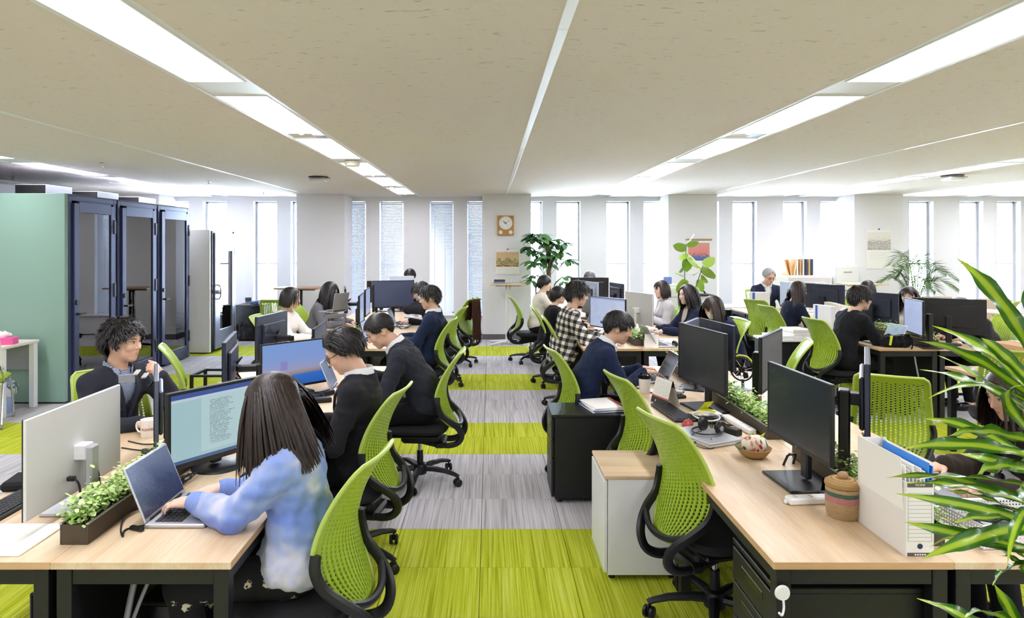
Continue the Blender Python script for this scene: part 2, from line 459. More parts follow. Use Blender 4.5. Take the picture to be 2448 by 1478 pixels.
for i, (a, b) in enumerate(wins):
    w_ = struct(thing('window_%d' % (i + 1), None, None, ((a + b) / 2, WY + .2, ZS)))
    w_['label'] = 'tall narrow bright window number %d from the left' % (i + 1)
    f = MB(); hw = (b - a) / 2; h = ZT - ZS
    for sg in (-1, 1): f.box((sg * (hw - .015), 0, h / 2), (.03, .06, h))
    f.box((0, 0, .015), (2 * hw, .06, .03)); f.box((0, 0, h - .015), (2 * hw, .06, .03)); f.box((0, 0, .98), (2 * hw, .05, .03))
    f.build('window_frame', M_FRAME, w_)
    MB().box((0, .01, h * .22 + .005), (2 * hw - .05, .006, .94)).build('pane', M_GLASS, w_)
    MB().box((0, .01, .98 + (h - .98) / 2), (2 * hw - .05, .006, h - 1.03)).build('pane', M_GLASS, w_)
# pillars
for k, n in ((-1, 'hidden by the booths'), (0, 'on the left'), (1, 'carrying the clock'), (2, 'with the autumn calendar'), (3, 'with the grey calendar')):
    a = -3.57 + 3.44 * k
    if a < X0: continue
    pw = (WY - 12.53)
    o = struct(MB().box((a + .45, 12.53 + pw / 2, ZC / 2), (.9, pw, ZC), .004).build('wall_pillar_%d' % (k + 1), M_WALL)); o['label'] = 'white square pillar against the windows, the one ' + n
    bb = struct(MB().box((a + .45, 12.525 + pw / 2, .05), (.908, pw, .1)).build('baseboard_%d' % (k + 1), M_BASEB)); bb['label'] = 'grey baseboard of the pillar ' + n
# blinds on the four windows of the left bay
M_SLAT = mat('blind_slat', '#d3d8e2', .35, metal=.4)
sl = MB()
for j in range(76):
    sl.box((0, 0, 2.14 - j * .0285), (.44, .024, .0012), M=None)
slm = sl.mesh('slats', M_SLAT)
for j, q in enumerate([w_ for w_ in wins if -2.9 < w_[0] < 0]):
    B = thing('window_blind', 'venetian blind on the %s window between the left pillar and the clock pillar' % ('first', 'second', 'third', 'fourth')[j], 'blind', ((q[0] + q[1]) / 2, WY + .06, ZS), 0, 'venetian blinds')
    MB().box((0, 0, 2.17), (.45, .03, .03), .004).build('headrail', M_WHITE, B)
    s2 = MB()
    for j2 in range(76):
        s2.box((0, 0, 0), (.42, .0305, .0012), M=T(0, 0, 2.14 - j2 * .0285) @ rot('X', (70, 66, 72, 68)[j]))
    o = s2.build('slats', M_SLAT, B); o['kind'] = 'stuff'
    for xx in (-.14, .06):
        MB().box((xx, -.014, 1.06), (.006, .002, 2.16)).build('ladder_tape', M_WHITE, B)
    MB().box((0, 0, -.035 + .03), (.42, .02, .014), .003).build('bottom_rail', M_WHITE, B)

# ------------------------------------------------------------------ phone booths on the left
M_MINT = mat('mint_panel', '#8dad9f', .4, spec=.4)
M_FELT = mat('booth_felt', '#8e8b8e', .95, bump=(200, .2, .002))
B = thing('meeting_booth', 'row of three glass fronted booths with mint green end panel', 'booth', (0, 0, 0))
bx0, bx1, by0, by1, bh = -7.0, -4.70, 7.5, 10.62, 2.335
MB().box(((bx0 + bx1) / 2, by0 + .03, bh / 2 + .01), (bx1 - bx0, .06, bh - .02), .004).build('end_panel', M_MINT, B)
MB().box(((bx0 + bx1) / 2, by1 - .03, bh / 2 + .01), (bx1 - bx0, .06, bh - .02), .004).build('end_panel', mat('booth_grey', '#c9c9ce', .5), B)
MB().box((bx0 + .03, (by0 + by1) / 2, bh / 2), (.06, by1 - by0, bh - .02)).build('rear_panel', M_FELT, B)
MB().box(((bx0 + bx1) / 2, (by0 + by1) / 2, bh - .03), (bx1 - bx0 - .01, by1 - by0 - .12, .06)).build('roof_panel', mat('booth_roof', '#55585f', .6), B)
dv = [by0, 8.54, 9.58, by1]
for yv in dv[1:3]:
    MB().box(((bx0 + bx1) / 2 - .05, yv, bh / 2), (bx1 - bx0 - .12, .08, bh - .1)).build('divider', M_FELT, B)
for i in range(3):
    a, b = dv[i] + (.06 if i == 0 else .02), dv[i + 1] - .02
    f = MB()     # fixed frame
    f.box((bx1 - .03, a + .03, bh / 2), (.07, .06, bh - .03), .004); f.box((bx1 - .03, b - .03, bh / 2), (.07, .06, bh - .03), .004)
    f.box((bx1 - .03, (a + b) / 2, bh - .045), (.07, b - a - .12, .06), .004)
    f.build('door_frame', M_NAVY, B)
    d = MB(); x = bx1 + .012; da, db = a + .065, b - .065
    for yv in (da + .045, db - .045): d.box((x, yv, bh / 2 - .03), (.04, .09, bh - .14), .003)
    for zv, hh in ((.11, .18), (bh - .14, .13)): d.box((x, (da + db) / 2, zv), (.04, db - da - .18, hh), .003)
    D = d.build('door', M_NAVY, B)
    MB().box((x, (da + db) / 2, (bh - .0) / 2 - .0), (.01, db - da - .17, bh - .40)).build('pane', M_BGLASS, D)
    h = MB(); h.cyl((x + .02, da + .045, .98), (x + .06, da + .045, .98), .012, n=10); h.box((x + .06, da + .10, .98), (.014, .13, .022), .005)
    h.cyl((x + .018, da + .045, 1.11), (x + .035, da + .045, 1.11), .03, n=14)
    h.build('handle', M_BLACK, D)
    for zv in (.35, 1.2, 1.98): MB().box((x + .014, db - .012, zv), (.03, .045, .17), .004).build('hinge', M_BLACK, D)
    MB().box((-5.9, (a + b) / 2, .72), (1.1 if i else .8, b - a - .08, .03), .004).build('booth_shelf', M_OAK, B)
    st = MB(); st.box((-6.2, (a + b) / 2, .95), (.03, .5, .3), .006); st.box((-6.2, (a + b) / 2, .77), (.05, .05, .1)); st.build('booth_screen', M_DARKGLOSS, B)
for i, yv in enumerate((7.9, 8.95, 10.0)):
    V = thing('vent_box', 'dark ventilation box on the booth roof, %s of three' % ('nearest', 'middle', 'farthest')[i], 'vent box', (-5.35, yv + .25, bh + .003), 0, 'booth roof vent boxes')
    MB().box((0, 0, .065), (.36, .5, .13), .004).build('housing', mat('vent_box_grey', '#c5c9d2', .5, metal=.3), V)
    MB().box((0, -.252, .065), (.35, .006, .12)).build('grille', M_BLACK, V)
B2 = thing('phone_booth', 'small white phone booth with glass door beside the large booths', 'booth', (0, 0, 0))
qx1, qy0, qy1, qh = -4.5, 10.9, 12.02, 2.0
MB().box((-5.55 - .15, (qy0 + qy1) / 2, qh / 2 + .01), (.06, qy1 - qy0, qh - .02)).build('rear_panel', M_WHITEP, B2)
for yv in (qy0 + .03, qy1 - .03): MB().box((-5.1, yv, qh / 2 + .01), (1.2, .06, qh - .02), .004).build('side_panel', M_WHITEP, B2)
MB().box((-5.1, (qy0 + qy1) / 2, qh - .03), (1.19, qy1 - qy0 - .13, .06)).build('roof_panel', M_WHITEP, B2)
f = MB()
for yv in (qy0 + .10, qy1 - .09): f.box((qx1 - .01, yv, qh / 2), (.05, .07, qh - .04), .003)
f.build('door_frame', M_BLACK, B2)
d = MB(); da, db = qy0 + .14, qy1 - .13; x = qx1 + .015
for yv, w_ in ((da + .1, .2), (db - .06, .12)): d.box((x, yv, qh / 2), (.04, w_, qh - .1), .003)
for zv, hh in ((.2, .3), (qh - .2, .3)): d.box((x, (da + db) / 2 + .04, zv), (.04, db - da - .3, hh), .003)
D = d.build('door', mat('booth_silver', '#9aa2bd', .3, metal=.5), B2)
MB().box((x, (da + db) / 2 + .04, qh / 2), (.01, db - da - .31, qh - .68)).build('pane', M_BGLASS, D)
h = MB(); h.tube(smooth_path([(x + .02, da + .08, .86), (x + .07, da + .08, .9), (x + .07, da + .08, 1.06), (x + .02, da + .08, 1.1)]), .012, 8); h.ball((x + .04, da + .08, .98), .035)
h.build('handle', M_CHROME, D)
for zv in (.25, 1.65): MB().box((x + .01, db - .005, zv), (.03, .03, .14)).build('hinge', M_BLACK, D)
# ------------------------------------------------------------------ desks
DZ = .72
def make_desk():
    """1.2 m desk: long side along y, user side at -x, back edge at +x=.3"""
    t = thing('office_desk', 'x', 'desk', group='oak desks')
    d = MB(); d.box((0, 0, DZ - .0125), (.6, 1.198, .025), .0015); o = d.build('tabletop', [M_OAK], t)
    MB().box((0, -.5985, DZ - .0125), (.597, .0012, .0235)).build('edge_band', M_EDGE, t)
    MB().box((-.2995, 0, DZ - .0125), (.0012, 1.19, .0235)).build('edge_band', M_EDGE, t)
    for sx in (-1, 1):
        for sy in (-1, 1):
            MB().box((sx * .262, sy * .562, (DZ - .03) / 2), (.05, .05, DZ - .03), .002).build('leg', M_BLACK, t)
    for sy in (-1, 1): MB().box((0, sy * .562, DZ - .055), (.474, .04, .055), .002).build('side_rail', M_BLACK, t)
    for sx in (-1, 1): MB().box((sx * .262, 0, DZ - .055), (.04, 1.07, .055), .002).build('long_rail', M_BLACK, t)
    MB().box((.27, 0, .43), (.012, 1.06, .44)).build('modesty_panel', M_BLACKP, t)
    return t
proto_desk = make_desk(); desk_tree = snapshot(proto_desk); first = [True]
def put_desk(x, y, rz, label, g='oak desks'):
    if first[0]:
        first[0] = False; o = proto_desk; o.location = (x, y, 0); o.rotation_euler = (0, 0, R(rz)); o['label'] = label; o['group'] = g; return o
    return dup(proto_desk, label, (x, y, 0), rz, g, desk_tree)
ISL = [(-1.46, 'left island'), (1.545, 'middle island'), (4.53, 'right island')]
who = {
 (0, 0, 1, 0): 'oak desk of the woman in the blue sweater', (0, 0, 1, 1): 'oak desk of the man with glasses in black', (0, 0, 1, 2): 'oak desk of the bowed man in the black suit',
 (0, 0, -1, 0): 'oak desk under the big white backed monitor', (0, 0, -1, 1): 'oak desk of the pensive man with the lettered mug', (0, 0, -1, 2): 'oak desk with two dark monitors on arms, left island',
 (0, 1, 1, 0): 'oak desk of the man in navy, far left island', (0, 1, 1, 1): 'oak desk of the man on the phone', (0, 1, 1, 2): 'oak desk before the chair with the scarf',
 (0, 1, -1, 0): 'oak desk of the woman in white', (0, 1, -1, 1): 'oak desk of the woman in the grey sweater', (0, 1, -1, 2): 'oak desk at the far left end of the left island',
 (1, 0, -1, 0): 'oak desk with the file box and lidded basket', (1, 0, -1, 1): 'oak desk with the headset and closed laptop', (1, 0, -1, 2): 'oak desk of the man typing in the navy suit',
 (1, 0, 1, 0): 'oak desk of the person in the brown sweater', (1, 0, 1, 1): 'oak desk behind the turned empty chair, middle island', (1, 0, 1, 2): 'oak desk with the small fan',
 (1, 1, -1, 0): 'oak desk of the man in the checked shirt', (1, 1, -1, 1): 'oak desk of the short haired person in black with glasses', (1, 1, -1, 2): 'oak desk of the woman in the cream jacket',
 (1, 1, 1, 0): 'oak desk of the woman wearing a mask', (1, 1, 1, 1): 'oak desk of the woman in the navy jacket facing left', (1, 1, 1, 2): 'oak desk of the woman in the grey jacket',
 (2, 0, -1, 1): 'oak desk half hidden by the foreground plant, right island', (2, 0, -1, 2): 'oak desk carrying the brown carton',
 (2, 0, 1, 2): 'oak desk behind the brown carton', (2, 1, -1, 0): 'oak desk of the man in the black sweater', (2, 1, -1, 1): 'oak desk of the long haired woman in dark jacket', (2, 1, -1, 2): 'oak desk left of the grey haired man',
 (2, 1, 1, 0): 'oak desk of the bowed person with the hair clip', (2, 1, 1, 1): 'oak desk of the woman peeking past her monitor', (2, 1, 1, 2): 'oak desk of the person in white behind monitors'}
for (i, blk, sd, q), lab in who.items():
    cx = ISL[i][0]; y = (2.25, 6.82)[blk] + .6 + 1.2 * q
    put_desk(cx + sd * .3005, y, 0 if sd < 0 else 180, lab)
put_desk(-1.46, 10.75, -90, 'oak end desk of the man facing the room, left island')
put_desk(1.545, 10.75, -90, 'oak end desk of the grey haired manager, middle island')
put_desk(4.53, 10.75, -90, 'oak end desk of the elderly man, right island')

# ------------------------------------------------------------------ mesh back office chair (faces +y)
M_LIME = mat('lime_shell', '#9ab531', .38, spec=.4)
M_LIMERIM = mat('lime_rim', '#b3ca60', .35, spec=.4)
M_SEAT = mat('seat_mesh', '#18181b', .9, bump=(500, .4, .001))
def hw_(v):
    ks = [(0, .05), (.03, .10), (.08, .145), (.16, .185), (.26, .214), (.36, .222), (.6, .213), (.85, .2), (.94, .196), (.975, .188), (1, .165)]
    for (a, x), (b, y) in zip(ks[:-1], ks[1:]):
        if v <= b: return x + (y - x) * (v - a) / (b - a)
    return ks[-1][1]
def backpt(u, v, off=0.0):
    x = u * hw_(v); z = .415 + .565 * v
    ks = [(-.2, -.33), (0, -.28), (.2, -.225), (.42, -.192), (.6, -.208), (.8, -.258), (1, -.335), (1.2, -.42)]
    for i in range(1, len(ks) - 2):
        if v <= ks[i + 1][0] + 1e-9: break
    (x0, y0), (x1, y1), (x2, y2), (x3, y3) = ks[i - 1], ks[i], ks[i + 1], ks[i + 2]
    t = (v - x1) / (x2 - x1)
    y = .5 * (2 * y1 + (y2 - y0) * t + (2 * y0 - 5 * y1 + 4 * y2 - y3) * t * t + (3 * y1 - y0 - 3 * y2 + y3) * t ** 3)
    y += .055 * (x / .22) ** 2 * (1 - .45 * v)
    return (x, y + off, z)
def back_shell():
    NC, NR = 17, 34; th = .0035; V = []; F = []; cache = {}
    us = [-1 + 2 * i / NC for i in range(NC + 1)]
    def pt(u, v, s):
        k = (round(u, 5), round(v, 5), s)
        if k not in cache: cache[k] = len(V); V.append(backpt(u, min(max(v, 0), 1), s * th))
        return cache[k]
    dv = 1.0 / NR
    for c in range(NC):
        a, b = us[c], us[c + 1]; odd = c % 2; r = 0.0 - (.5 * dv if odd else 0)
        while r < 1 - 1e-6:
            v0, v1 = max(r, 0), min(r + dv, 1); vm = r + dv / 2
            solid = (v1 - v0 < dv * .9) or c in (0, NC - 1) or v0 < dv * 1.2 or v1 > 1 - dv * 2.2
            full = v1 - v0 > dv * .9
            ring = [(a, v0), (b, v0)] + ([(b, vm)] if full else []) + [(b, v1), (a, v1)] + ([(a, vm)] if full else [])
            if solid:
                for s in (-1, 1):
                    f = [pt(u, v, s) for u, v in ring]; F.append(tuple(f if s < 0 else f[::-1]))
            else:
                um = (a + b) / 2; w = (b - a) * (.25 if v0 < .5 else .2); hh = dv * (.44 if v0 < .28 else .40 - .14 * (v0 - .28) / .72)
                vm_ = (v0 + v1) / 2
                hole = [(um - w * .7, vm_ - hh), (um + w * .7, vm_ - hh), (um + w, vm_), (um + w * .7, vm_ + hh), (um - w * .7, vm_ + hh), (um - w, vm_)]
                hp = {s: [pt(u, v, s) for u, v in hole] for s in (-1, 1)}
                for s in (-1, 1):
                    o = [pt(u, v, s) for u, v in ring]
                    for k in range(6):
                        k2 = (k + 1) % 6; f = (o[k], o[k2], hp[s][k2], hp[s][k]); F.append(f if s < 0 else f[::-1])
                for k in range(6):
                    k2 = (k + 1) % 6; F.append((hp[-1][k], hp[-1][k2], hp[1][k2], hp[1][k]))
            r += dv
    return V, F
def make_chair():
    t = thing('office_chair', 'x', 'chair', group='lime mesh back office chairs')
    V, F = back_shell(); m = MB(); m.add(V, F); bk = m.build('backrest', M_LIME, t)
    out = [backpt(1, v) for v in [i / 30 for i in range(31)]]
    top = [backpt(u, 1) for u in [1 - 2 * i / 8 for i in range(9)]][1:-1]
    left = [backpt(-1, v) for v in [1 - i / 30 for i in range(31)]]
    bot = [backpt(u, 0) for u in (-.5, 0, .5)]
    MB().tube(out + top + left + bot, .0085, 8, closed=True).build('back_rim', M_LIMERIM, bk)
    for sg in (-1, 1):
        path = [backpt(sg * 1.0, .46, -.012), backpt(sg * 1.02, .36, -.014), backpt(sg * 1.02, .24, -.018), (sg * .188, -.255, .492), (sg * .15, -.305, .44), (sg * .12, -.325, .385), (sg * .105, -.305, .328), (sg * .095, -.24, .298), (sg * .085, -.14, .3), (sg * .07, -.02, .32)]
        MB().tube(smooth_path(path, 4), [.021, .0215, .022, .023] + [.024] * 33, 8, flat=.72).build('back_arm', M_BLACKP, t)
    MB().tube(smooth_path([(-.18, -.265, .485), (-.09, -.30, .45), (0, -.31, .44), (.09, -.30, .45), (.18, -.265, .485)], 4), .016, 8).build('cross_bar', M_BLACKP, t)
    s = MB()
    n = 28
    for (z, sc) in ((.40, .9), (.412, .985), (.43, 1.0), (.444, .96), (.448, .8), (.44, .4)):
        pass
    prof = [(.395, .86), (.405, .97), (.425, 1.0), (.442, .965), (.449, .84), (.444, .45), (.441, .02)]
    vs_ = []; fs = []
    for z, sc in prof:
        for j in range(n):
            a = 2 * math.pi * j / n; ca, sa = math.cos(a), math.sin(a)
            x = .245 * sc * math.copysign(abs(ca) ** .55, ca); y = .02 + .245 * sc * math.copysign(abs(sa) ** .55, sa)
            vs_.append((x, y, z - (.05 * max(0, (y - .15) / .12) ** 2 if y > .15 else 0)))
    for i in range(len(prof) - 1):
        for j in range(n): fs.append((i * n + j, i * n + (j + 1) % n, (i + 1) * n + (j + 1) % n, (i + 1) * n + j))
    fs.append(tuple(range(n))[::-1]); s.add(vs_, fs); s.build('seat', M_SEAT, t)
    u = MB(); u.box((0, .02, .382), (.40, .40, .022), .01); u.box((0, -.02, .335), (.19, .30, .07), .02); u.box((0, -.16, .30), (.22, .08, .05), .015)
    u.build('mechanism', M_BLACKP, t)
    MB().tube([(.09, .05, .335), (.22, .05, .33), (.26, .05, .325)], [.007, .007, .012], 8).build('lever', M_BLACKP, t)
    MB().cyl((0, 0, .22), (0, 0, .33), .014, n=14).build('gas_piston', M_CHROME, t)
    MB().cyl((0, 0, .08), (0, 0, .23), .026, .023, n=16).build('gas_column', M_BLACKP, t)
    MB().lathe([(.03, .05), (.05, .06), (.055, .105), (.045, .13), (.028, .14)], 18).build('hub', M_BLACKP, t)
    for k in range(5):
        a = R(90 + 72 * k + 18); c, s_ = math.cos(a), math.sin(a)
        pts = [(c * r, s_ * r, z) for r, z in ((.03, .098), (.12, .104), (.22, .098), (.29, .083), (.318, .072))]
        L = MB().tube(pts, [.028, .026, .021, .018, .016], 8, flat=.8).build('base_leg', M_BLACKP, t)
        w = MB(); q = T(c * .31, s_ * .31, 0) @ Matrix.Rotation(a + .9, 4, 'Z')
        for sg in (-1, 1):
            w.tube([(0, sg * .006, .028), (0, sg * .010, .028), (0, sg * .022, .028), (0, sg * .026, .028)], [.022, .028, .028, .022], 14, M=q)
        w.box((0, 0, .044), (.03, .012, .04), .004, M=q)
        w.build('caster', M_BLACKP, L)
    return t
proto_chair = make_chair(); chair_tree = snapshot(proto_chair); cfirst = [True]
def put_chair(x, y, rz, label, z=0):
    g = 'lime mesh back office chairs'
    if cfirst[0]:
        cfirst[0] = False; o = proto_chair; o.location = (x, y, z); o.rotation_euler = (0, 0, R(rz)); o['label'] = label; return o
    return dup(proto_chair, label, (x, y, z), rz, g, chair_tree)
CH = [
 (-.735, 2.64, 80, 'lime chair carrying the woman in the blue sweater'),
 (-.79, 3.80, 80, 'lime chair of the man with glasses in the black suit'),
 (-.52, 5.08, 86, 'lime chair of the bowed man in the dark suit'),
 (-.69, 7.25, 84, 'lime chair of the man in navy, left island'),
 (-.62, 8.55, 78, 'lime chair of the man on the phone'),
 (-.48, 9.95, 60, 'empty lime chair with a brown scarf over its back'),
 (-1.46, 11.4, 180, 'lime chair of the man facing the room at the left end desk'),
 (-2.22, 4.08, -136, 'lime chair of the pensive man at the left'),
 (-2.26, 5.4, -66, 'empty lime chair right behind the pensive man, seen edge on'),
 (-2.28, 7.5, -90, 'lime chair of the woman in white'),
 (-2.2, 8.7, -95, 'lime chair of the woman in the grey sweater'),
 (1.07, 3.22, -73, 'empty lime chair nearest the camera, tucked under the middle island'),
 (1.07, 4.18, -77, 'empty lime chair between the two pedestals of the middle island'),
 (.77, 5.22, -80, 'lime chair of the man typing in the navy suit'),
 (.90, 7.35, -92, 'lime chair of the man in the checked shirt'),
 (.85, 8.55, -92, 'lime chair of the short haired person in black'),
 (.62, 10.2, -84, 'lime chair of the woman in the cream jacket, its whole side in view'),
 (1.66, 11.45, 180, 'lime chair of the grey haired manager behind a wide monitor'),
 (2.32, 7.02, 95, 'lime chair of the masked woman'),
 (2.28, 7.95, 90, 'lime chair of the woman in the navy jacket facing left'),
 (2.3, 9.0, 90, 'lime chair of the woman in the light grey jacket'),
 (2.58, 4.36, -30, 'empty lime chair turned with its back to the camera, behind the edge on monitor'),
 (2.32, 5.65, 70, 'empty lime chair peeking out beside the grey monitor near the fan'),
 (2.55, 2.95, 90, 'lime chair of the person in the brown sweater'),
 (3.74, 7.25, -80, 'lime chair of the man in the black sweater'),
 (3.85, 8.75, -80, 'lime chair of the long haired woman in the dark jacket'),
 (4.02, 9.75, -60, 'empty tall lime chair left of the grey haired man'),
 (4.05, 5.3, -28, 'empty lime chair in front of the brown carton'),
 (3.72, 4.3, -70, 'empty lime chair half hidden by the foreground leaves'),
 (5.42, 7.4, 98, 'lime chair of the bowed person with the hair clip'),
 (4.62, 11.45, 180, 'lime chair of the elderly man'),
]
for c in CH: put_chair(*c)
# ------------------------------------------------------------------ signed distance field bodies
class SDF:
    def __init__(s, lo, hi, vox, zlow=None, voxlow=None):
        ax = []
        for i in range(3):
            if i == 2 and zlow is not None:      # fine only inside the bands listed
                a = [lo[2]]
                while a[-1] < hi[2] + vox: a.append(a[-1] + (vox if any(u - voxlow <= a[-1] <= v for u, v in zlow) else voxlow))
                a = np.array(a)
            else: a = np.arange(lo[i], hi[i] + vox, vox)
            ax.append(a.astype(np.float32))
        s.ax = ax; s.vox = vox; s.F = np.full([len(a) for a in ax], .2, np.float32)
    def sub(s, lo, hi):
        sl = tuple(slice(max(0, int(np.searchsorted(s.ax[i], lo[i])) - 1), int(np.searchsorted(s.ax[i], hi[i])) + 1) for i in range(3))
        if any(q.stop - q.start < 1 for q in sl): return None, None
        X = s.ax[0][sl[0]][:, None, None]; Y = s.ax[1][sl[1]][None, :, None]; Z = s.ax[2][sl[2]][None, None, :]
        return sl, (X, Y, Z)
    def put(s, sl, f, k, op):
        A = s.F[sl]
        if op == 'add':
            if k > 0:
                h = np.clip(.5 + .5 * (A - f) / k, 0, 1); s.F[sl] = A + (f - A) * h - k * h * (1 - h)
            else: s.F[sl] = np.minimum(A, f)
        else:
            f = -f
            if k > 0:
                h = np.clip(.5 - .5 * (A - f) / k, 0, 1); s.F[sl] = A + (f - A) * h + k * h * (1 - h)
            else: s.F[sl] = np.maximum(A, f)
    def cap(s, a, b, ra, rb=None, k=.02, op='add'):
        rb = ra if rb is None else rb; a = np.array(a, float); b = np.array(b, float); m = max(ra, rb) + k + 3 * s.vox + .01
        sl, g = s.sub(np.minimum(a, b) - m, np.maximum(a, b) + m)
        if sl is None: return s
        ba = b - a; L = float(ba @ ba) + 1e-9; P = [g[i] - a[i] for i in range(3)]
        h = np.clip((P[0] * ba[0] + P[1] * ba[1] + P[2] * ba[2]) / L, 0, 1)
        d = np.sqrt(sum((P[i] - ba[i] * h) ** 2 for i in range(3))) - (ra + (rb - ra) * h)
        s.put(sl, d.astype(np.float32), k, op); return s
    def ell(s, c, r, Rm=None, k=.02, op='add'):
        c = np.array(c, float); m = max(r) + k + 3 * s.vox + .01
        sl, g = s.sub(c - m, c + m)
        if sl is None: return s
        P = [g[i] - c[i] for i in range(3)]
        if Rm is not None:
            Q = [sum(P[j] * float(Rm[j][i]) for j in range(3)) for i in range(3)]
        else: Q = P
        k0 = np.sqrt(sum((Q[i] / r[i]) ** 2 for i in range(3))); k1 = np.sqrt(sum((Q[i] / r[i] ** 2) ** 2 for i in range(3))) + 1e-6
        s.put(sl, (k0 * (k0 - 1) / k1).astype(np.float32), k, op); return s
    def plane(s, p, n, k=0.0):
        """cut away everything on the n side of the plane"""
        n = np.array(n, float); n /= np.linalg.norm(n)
        f = (s.ax[0][:, None, None] - p[0]) * n[0] + (s.ax[1][None, :, None] - p[1]) * n[1] + (s.ax[2][None, None, :] - p[2]) * n[2]
        s.F = np.maximum(s.F, f.astype(np.float32)); return s
    def wrinkle(s, seed, amp=.003, wl=.07, n=5):
        rg = random.Random(seed); w = np.zeros((1, 1, 1), np.float32)
        band = np.argwhere(np.abs(s.F) < 3 * s.vox)
        if len(band) == 0: return s
        P = np.stack([s.ax[i][band[:, i]] for i in range(3)], 1); acc = np.zeros(len(P), np.float32)
        for q in range(n):
            d = np.array([rg.gauss(0, 1) for _ in range(3)]); d /= np.linalg.norm(d)
            e = np.array([rg.gauss(0, 1) for _ in range(3)]); e /= np.linalg.norm(e)
            acc += np.sin(P @ d * (6.283 / (wl * rg.uniform(.6, 1.6))) + 1.5 * np.sin(P @ e * (6.283 / (wl * 2.4))) + rg.uniform(0, 6))
        s.F[tuple(band.T)] += amp * acc / math.sqrt(n); return s
    def mesh(s):
        F = s.F; S = F < 0; n = [d - 1 for d in F.shape]
        cnt = np.zeros(n, np.int8)
        for a in (0, 1):
            for b in (0, 1):
                for c in (0, 1): cnt += S[a:n[0] + a, b:n[1] + b, c:n[2] + c]
        act = np.argwhere((cnt > 0) & (cnt < 8))
        idx = np.full(n, -1, np.int32); idx[tuple(act.T)] = np.arange(len(act))
        pos = np.zeros((len(act), 3)); wt = np.zeros(len(act))
        cor = [(0, 0, 0), (1, 0, 0), (0, 1, 0), (1, 1, 0), (0, 0, 1), (1, 0, 1), (0, 1, 1), (1, 1, 1)]
        val = [F[act[:, 0] + c[0], act[:, 1] + c[1], act[:, 2] + c[2]] for c in cor]
        for i in range(8):
            for j in range(i + 1, 8):
                dd = [abs(cor[i][q] - cor[j][q]) for q in range(3)]
                if sum(dd) != 1: continue
                m = (val[i] < 0) != (val[j] < 0); t = np.where(m, val[i] / np.where(m, val[i] - val[j], 1), 0)
                p = np.array(cor[i])[None] + t[:, None] * (np.array(cor[j]) - np.array(cor[i]))[None]
                pos += p * m[:, None]; wt += m
        pos = act + pos / wt[:, None]
        V = np.stack([np.interp(pos[:, i], np.arange(len(s.ax[i])), s.ax[i]) for i in range(3)], 1)
        faces = []
        for ax in range(3):
            u, v = [(1, 2), (2, 0), (0, 1)][ax]
            sl0 = [slice(None)] * 3; sl1 = [slice(None)] * 3; sl0[ax] = slice(0, -1); sl1[ax] = slice(1, None)
            D = S[tuple(sl0)] != S[tuple(sl1)]; e = np.argwhere(D)
            ok = (e[:, u] > 0) & (e[:, v] > 0) & (e[:, u] < n[u]) & (e[:, v] < n[v]); e = e[ok]
            def at(du, dv):
                q = e.copy(); q[:, u] += du; q[:, v] += dv; return idx[q[:, 0], q[:, 1], q[:, 2]]
            f = np.stack([at(-1, -1), at(0, -1), at(0, 0), at(-1, 0)], 1)
            fl_ = ~S[e[:, 0], e[:, 1], e[:, 2]]
            f[fl_] = f[fl_][:, ::-1]; faces.append(f)
        return V, np.concatenate(faces)
def np_mesh(name, V, Fq, mats, mi=None):
    me = bpy.data.meshes.new(name); nf = len(Fq); w = Fq.shape[1]
    me.vertices.add(len(V)); me.vertices.foreach_set('co', np.asarray(V, np.float32).ravel())
    me.loops.add(nf * w); me.loops.foreach_set('vertex_index', np.asarray(Fq, np.int32).ravel())
    me.polygons.add(nf); me.polygons.foreach_set('loop_start', np.arange(0, nf * w, w, dtype=np.int32))
    me.polygons.foreach_set('use_smooth', np.ones(nf, bool))
    for m in (mats if isinstance(mats, (list, tuple)) else [mats]): me.materials.append(m)
    if mi is not None: me.polygons.foreach_set('material_index', np.asarray(mi, np.int32))
    me.update(calc_edges=True); me.validate(); return me

# ------------------------------------------------------------------ people
def fabric(name, col, scale=900, amt=.25, rough=.9, sheen=.06):
    if name in MATS: return MATS[name]
    m, t, p = newmat(name); c = lin(col)
    n = t.noise(t.coord(), scale, 2); b = t.noise(t.coord(), 14, 4, .6)
    dk = tuple(x * (1 - amt) for x in c[:3]) + (1,); lt = tuple(min(1, x * (1 + amt)) for x in c[:3]) + (1,)
    t.l.new(t.mix(n, dk, lt), p.inputs['Base Color']); p.inputs['Roughness'].default_value = rough
    p.inputs['Sheen Weight'].default_value = sheen; p.inputs['Specular IOR Level'].default_value = .2
    t.l.new(t.bump(t.math('ADD', t.math('MULTIPLY', n, .08), b), .2, .02), p.inputs['Normal'])
    return m
M_SKIN = mat('skin', '#e2b79c', .5, spec=.35, vary=(22, .08))
M_SKINP = mat('skin_pale', '#ecc8b2', .5, spec=.35, vary=(22, .07))
M_LIP = mat('lips', '#bf7a6c', .45)
M_EYEW = mat('eye_white', '#eceae6', .25)
M_IRIS = mat('iris', '#1c120d', .15)
def hairmat(name, col, hi):
    m, t, p = newmat(name)
    n = t.noise(t.mapping(t.coord(), (90, 90, 14)), 1, 2)
    t.l.new(t.ramp(n, [(.35, col), (.7, hi)]), p.inputs['Base Color'])
    p.inputs['Roughness'].default_value = .42; p.inputs['Specular IOR Level'].default_value = .5
    t.l.new(t.bump(n, .3, .004), p.inputs['Normal']); return m
HAIR = {'black': hairmat('hair_black', '#0e0c0c', '#231e1d'), 'brown': hairmat('hair_brown', '#170e0b', '#33211a'), 'grey': hairmat('hair_grey', '#4d4f55', '#85878c'), 'white': hairmat('hair_white', '#93969b', '#c8cacd')}
M_BROW = mat('eyebrow', '#1d1613', .7)
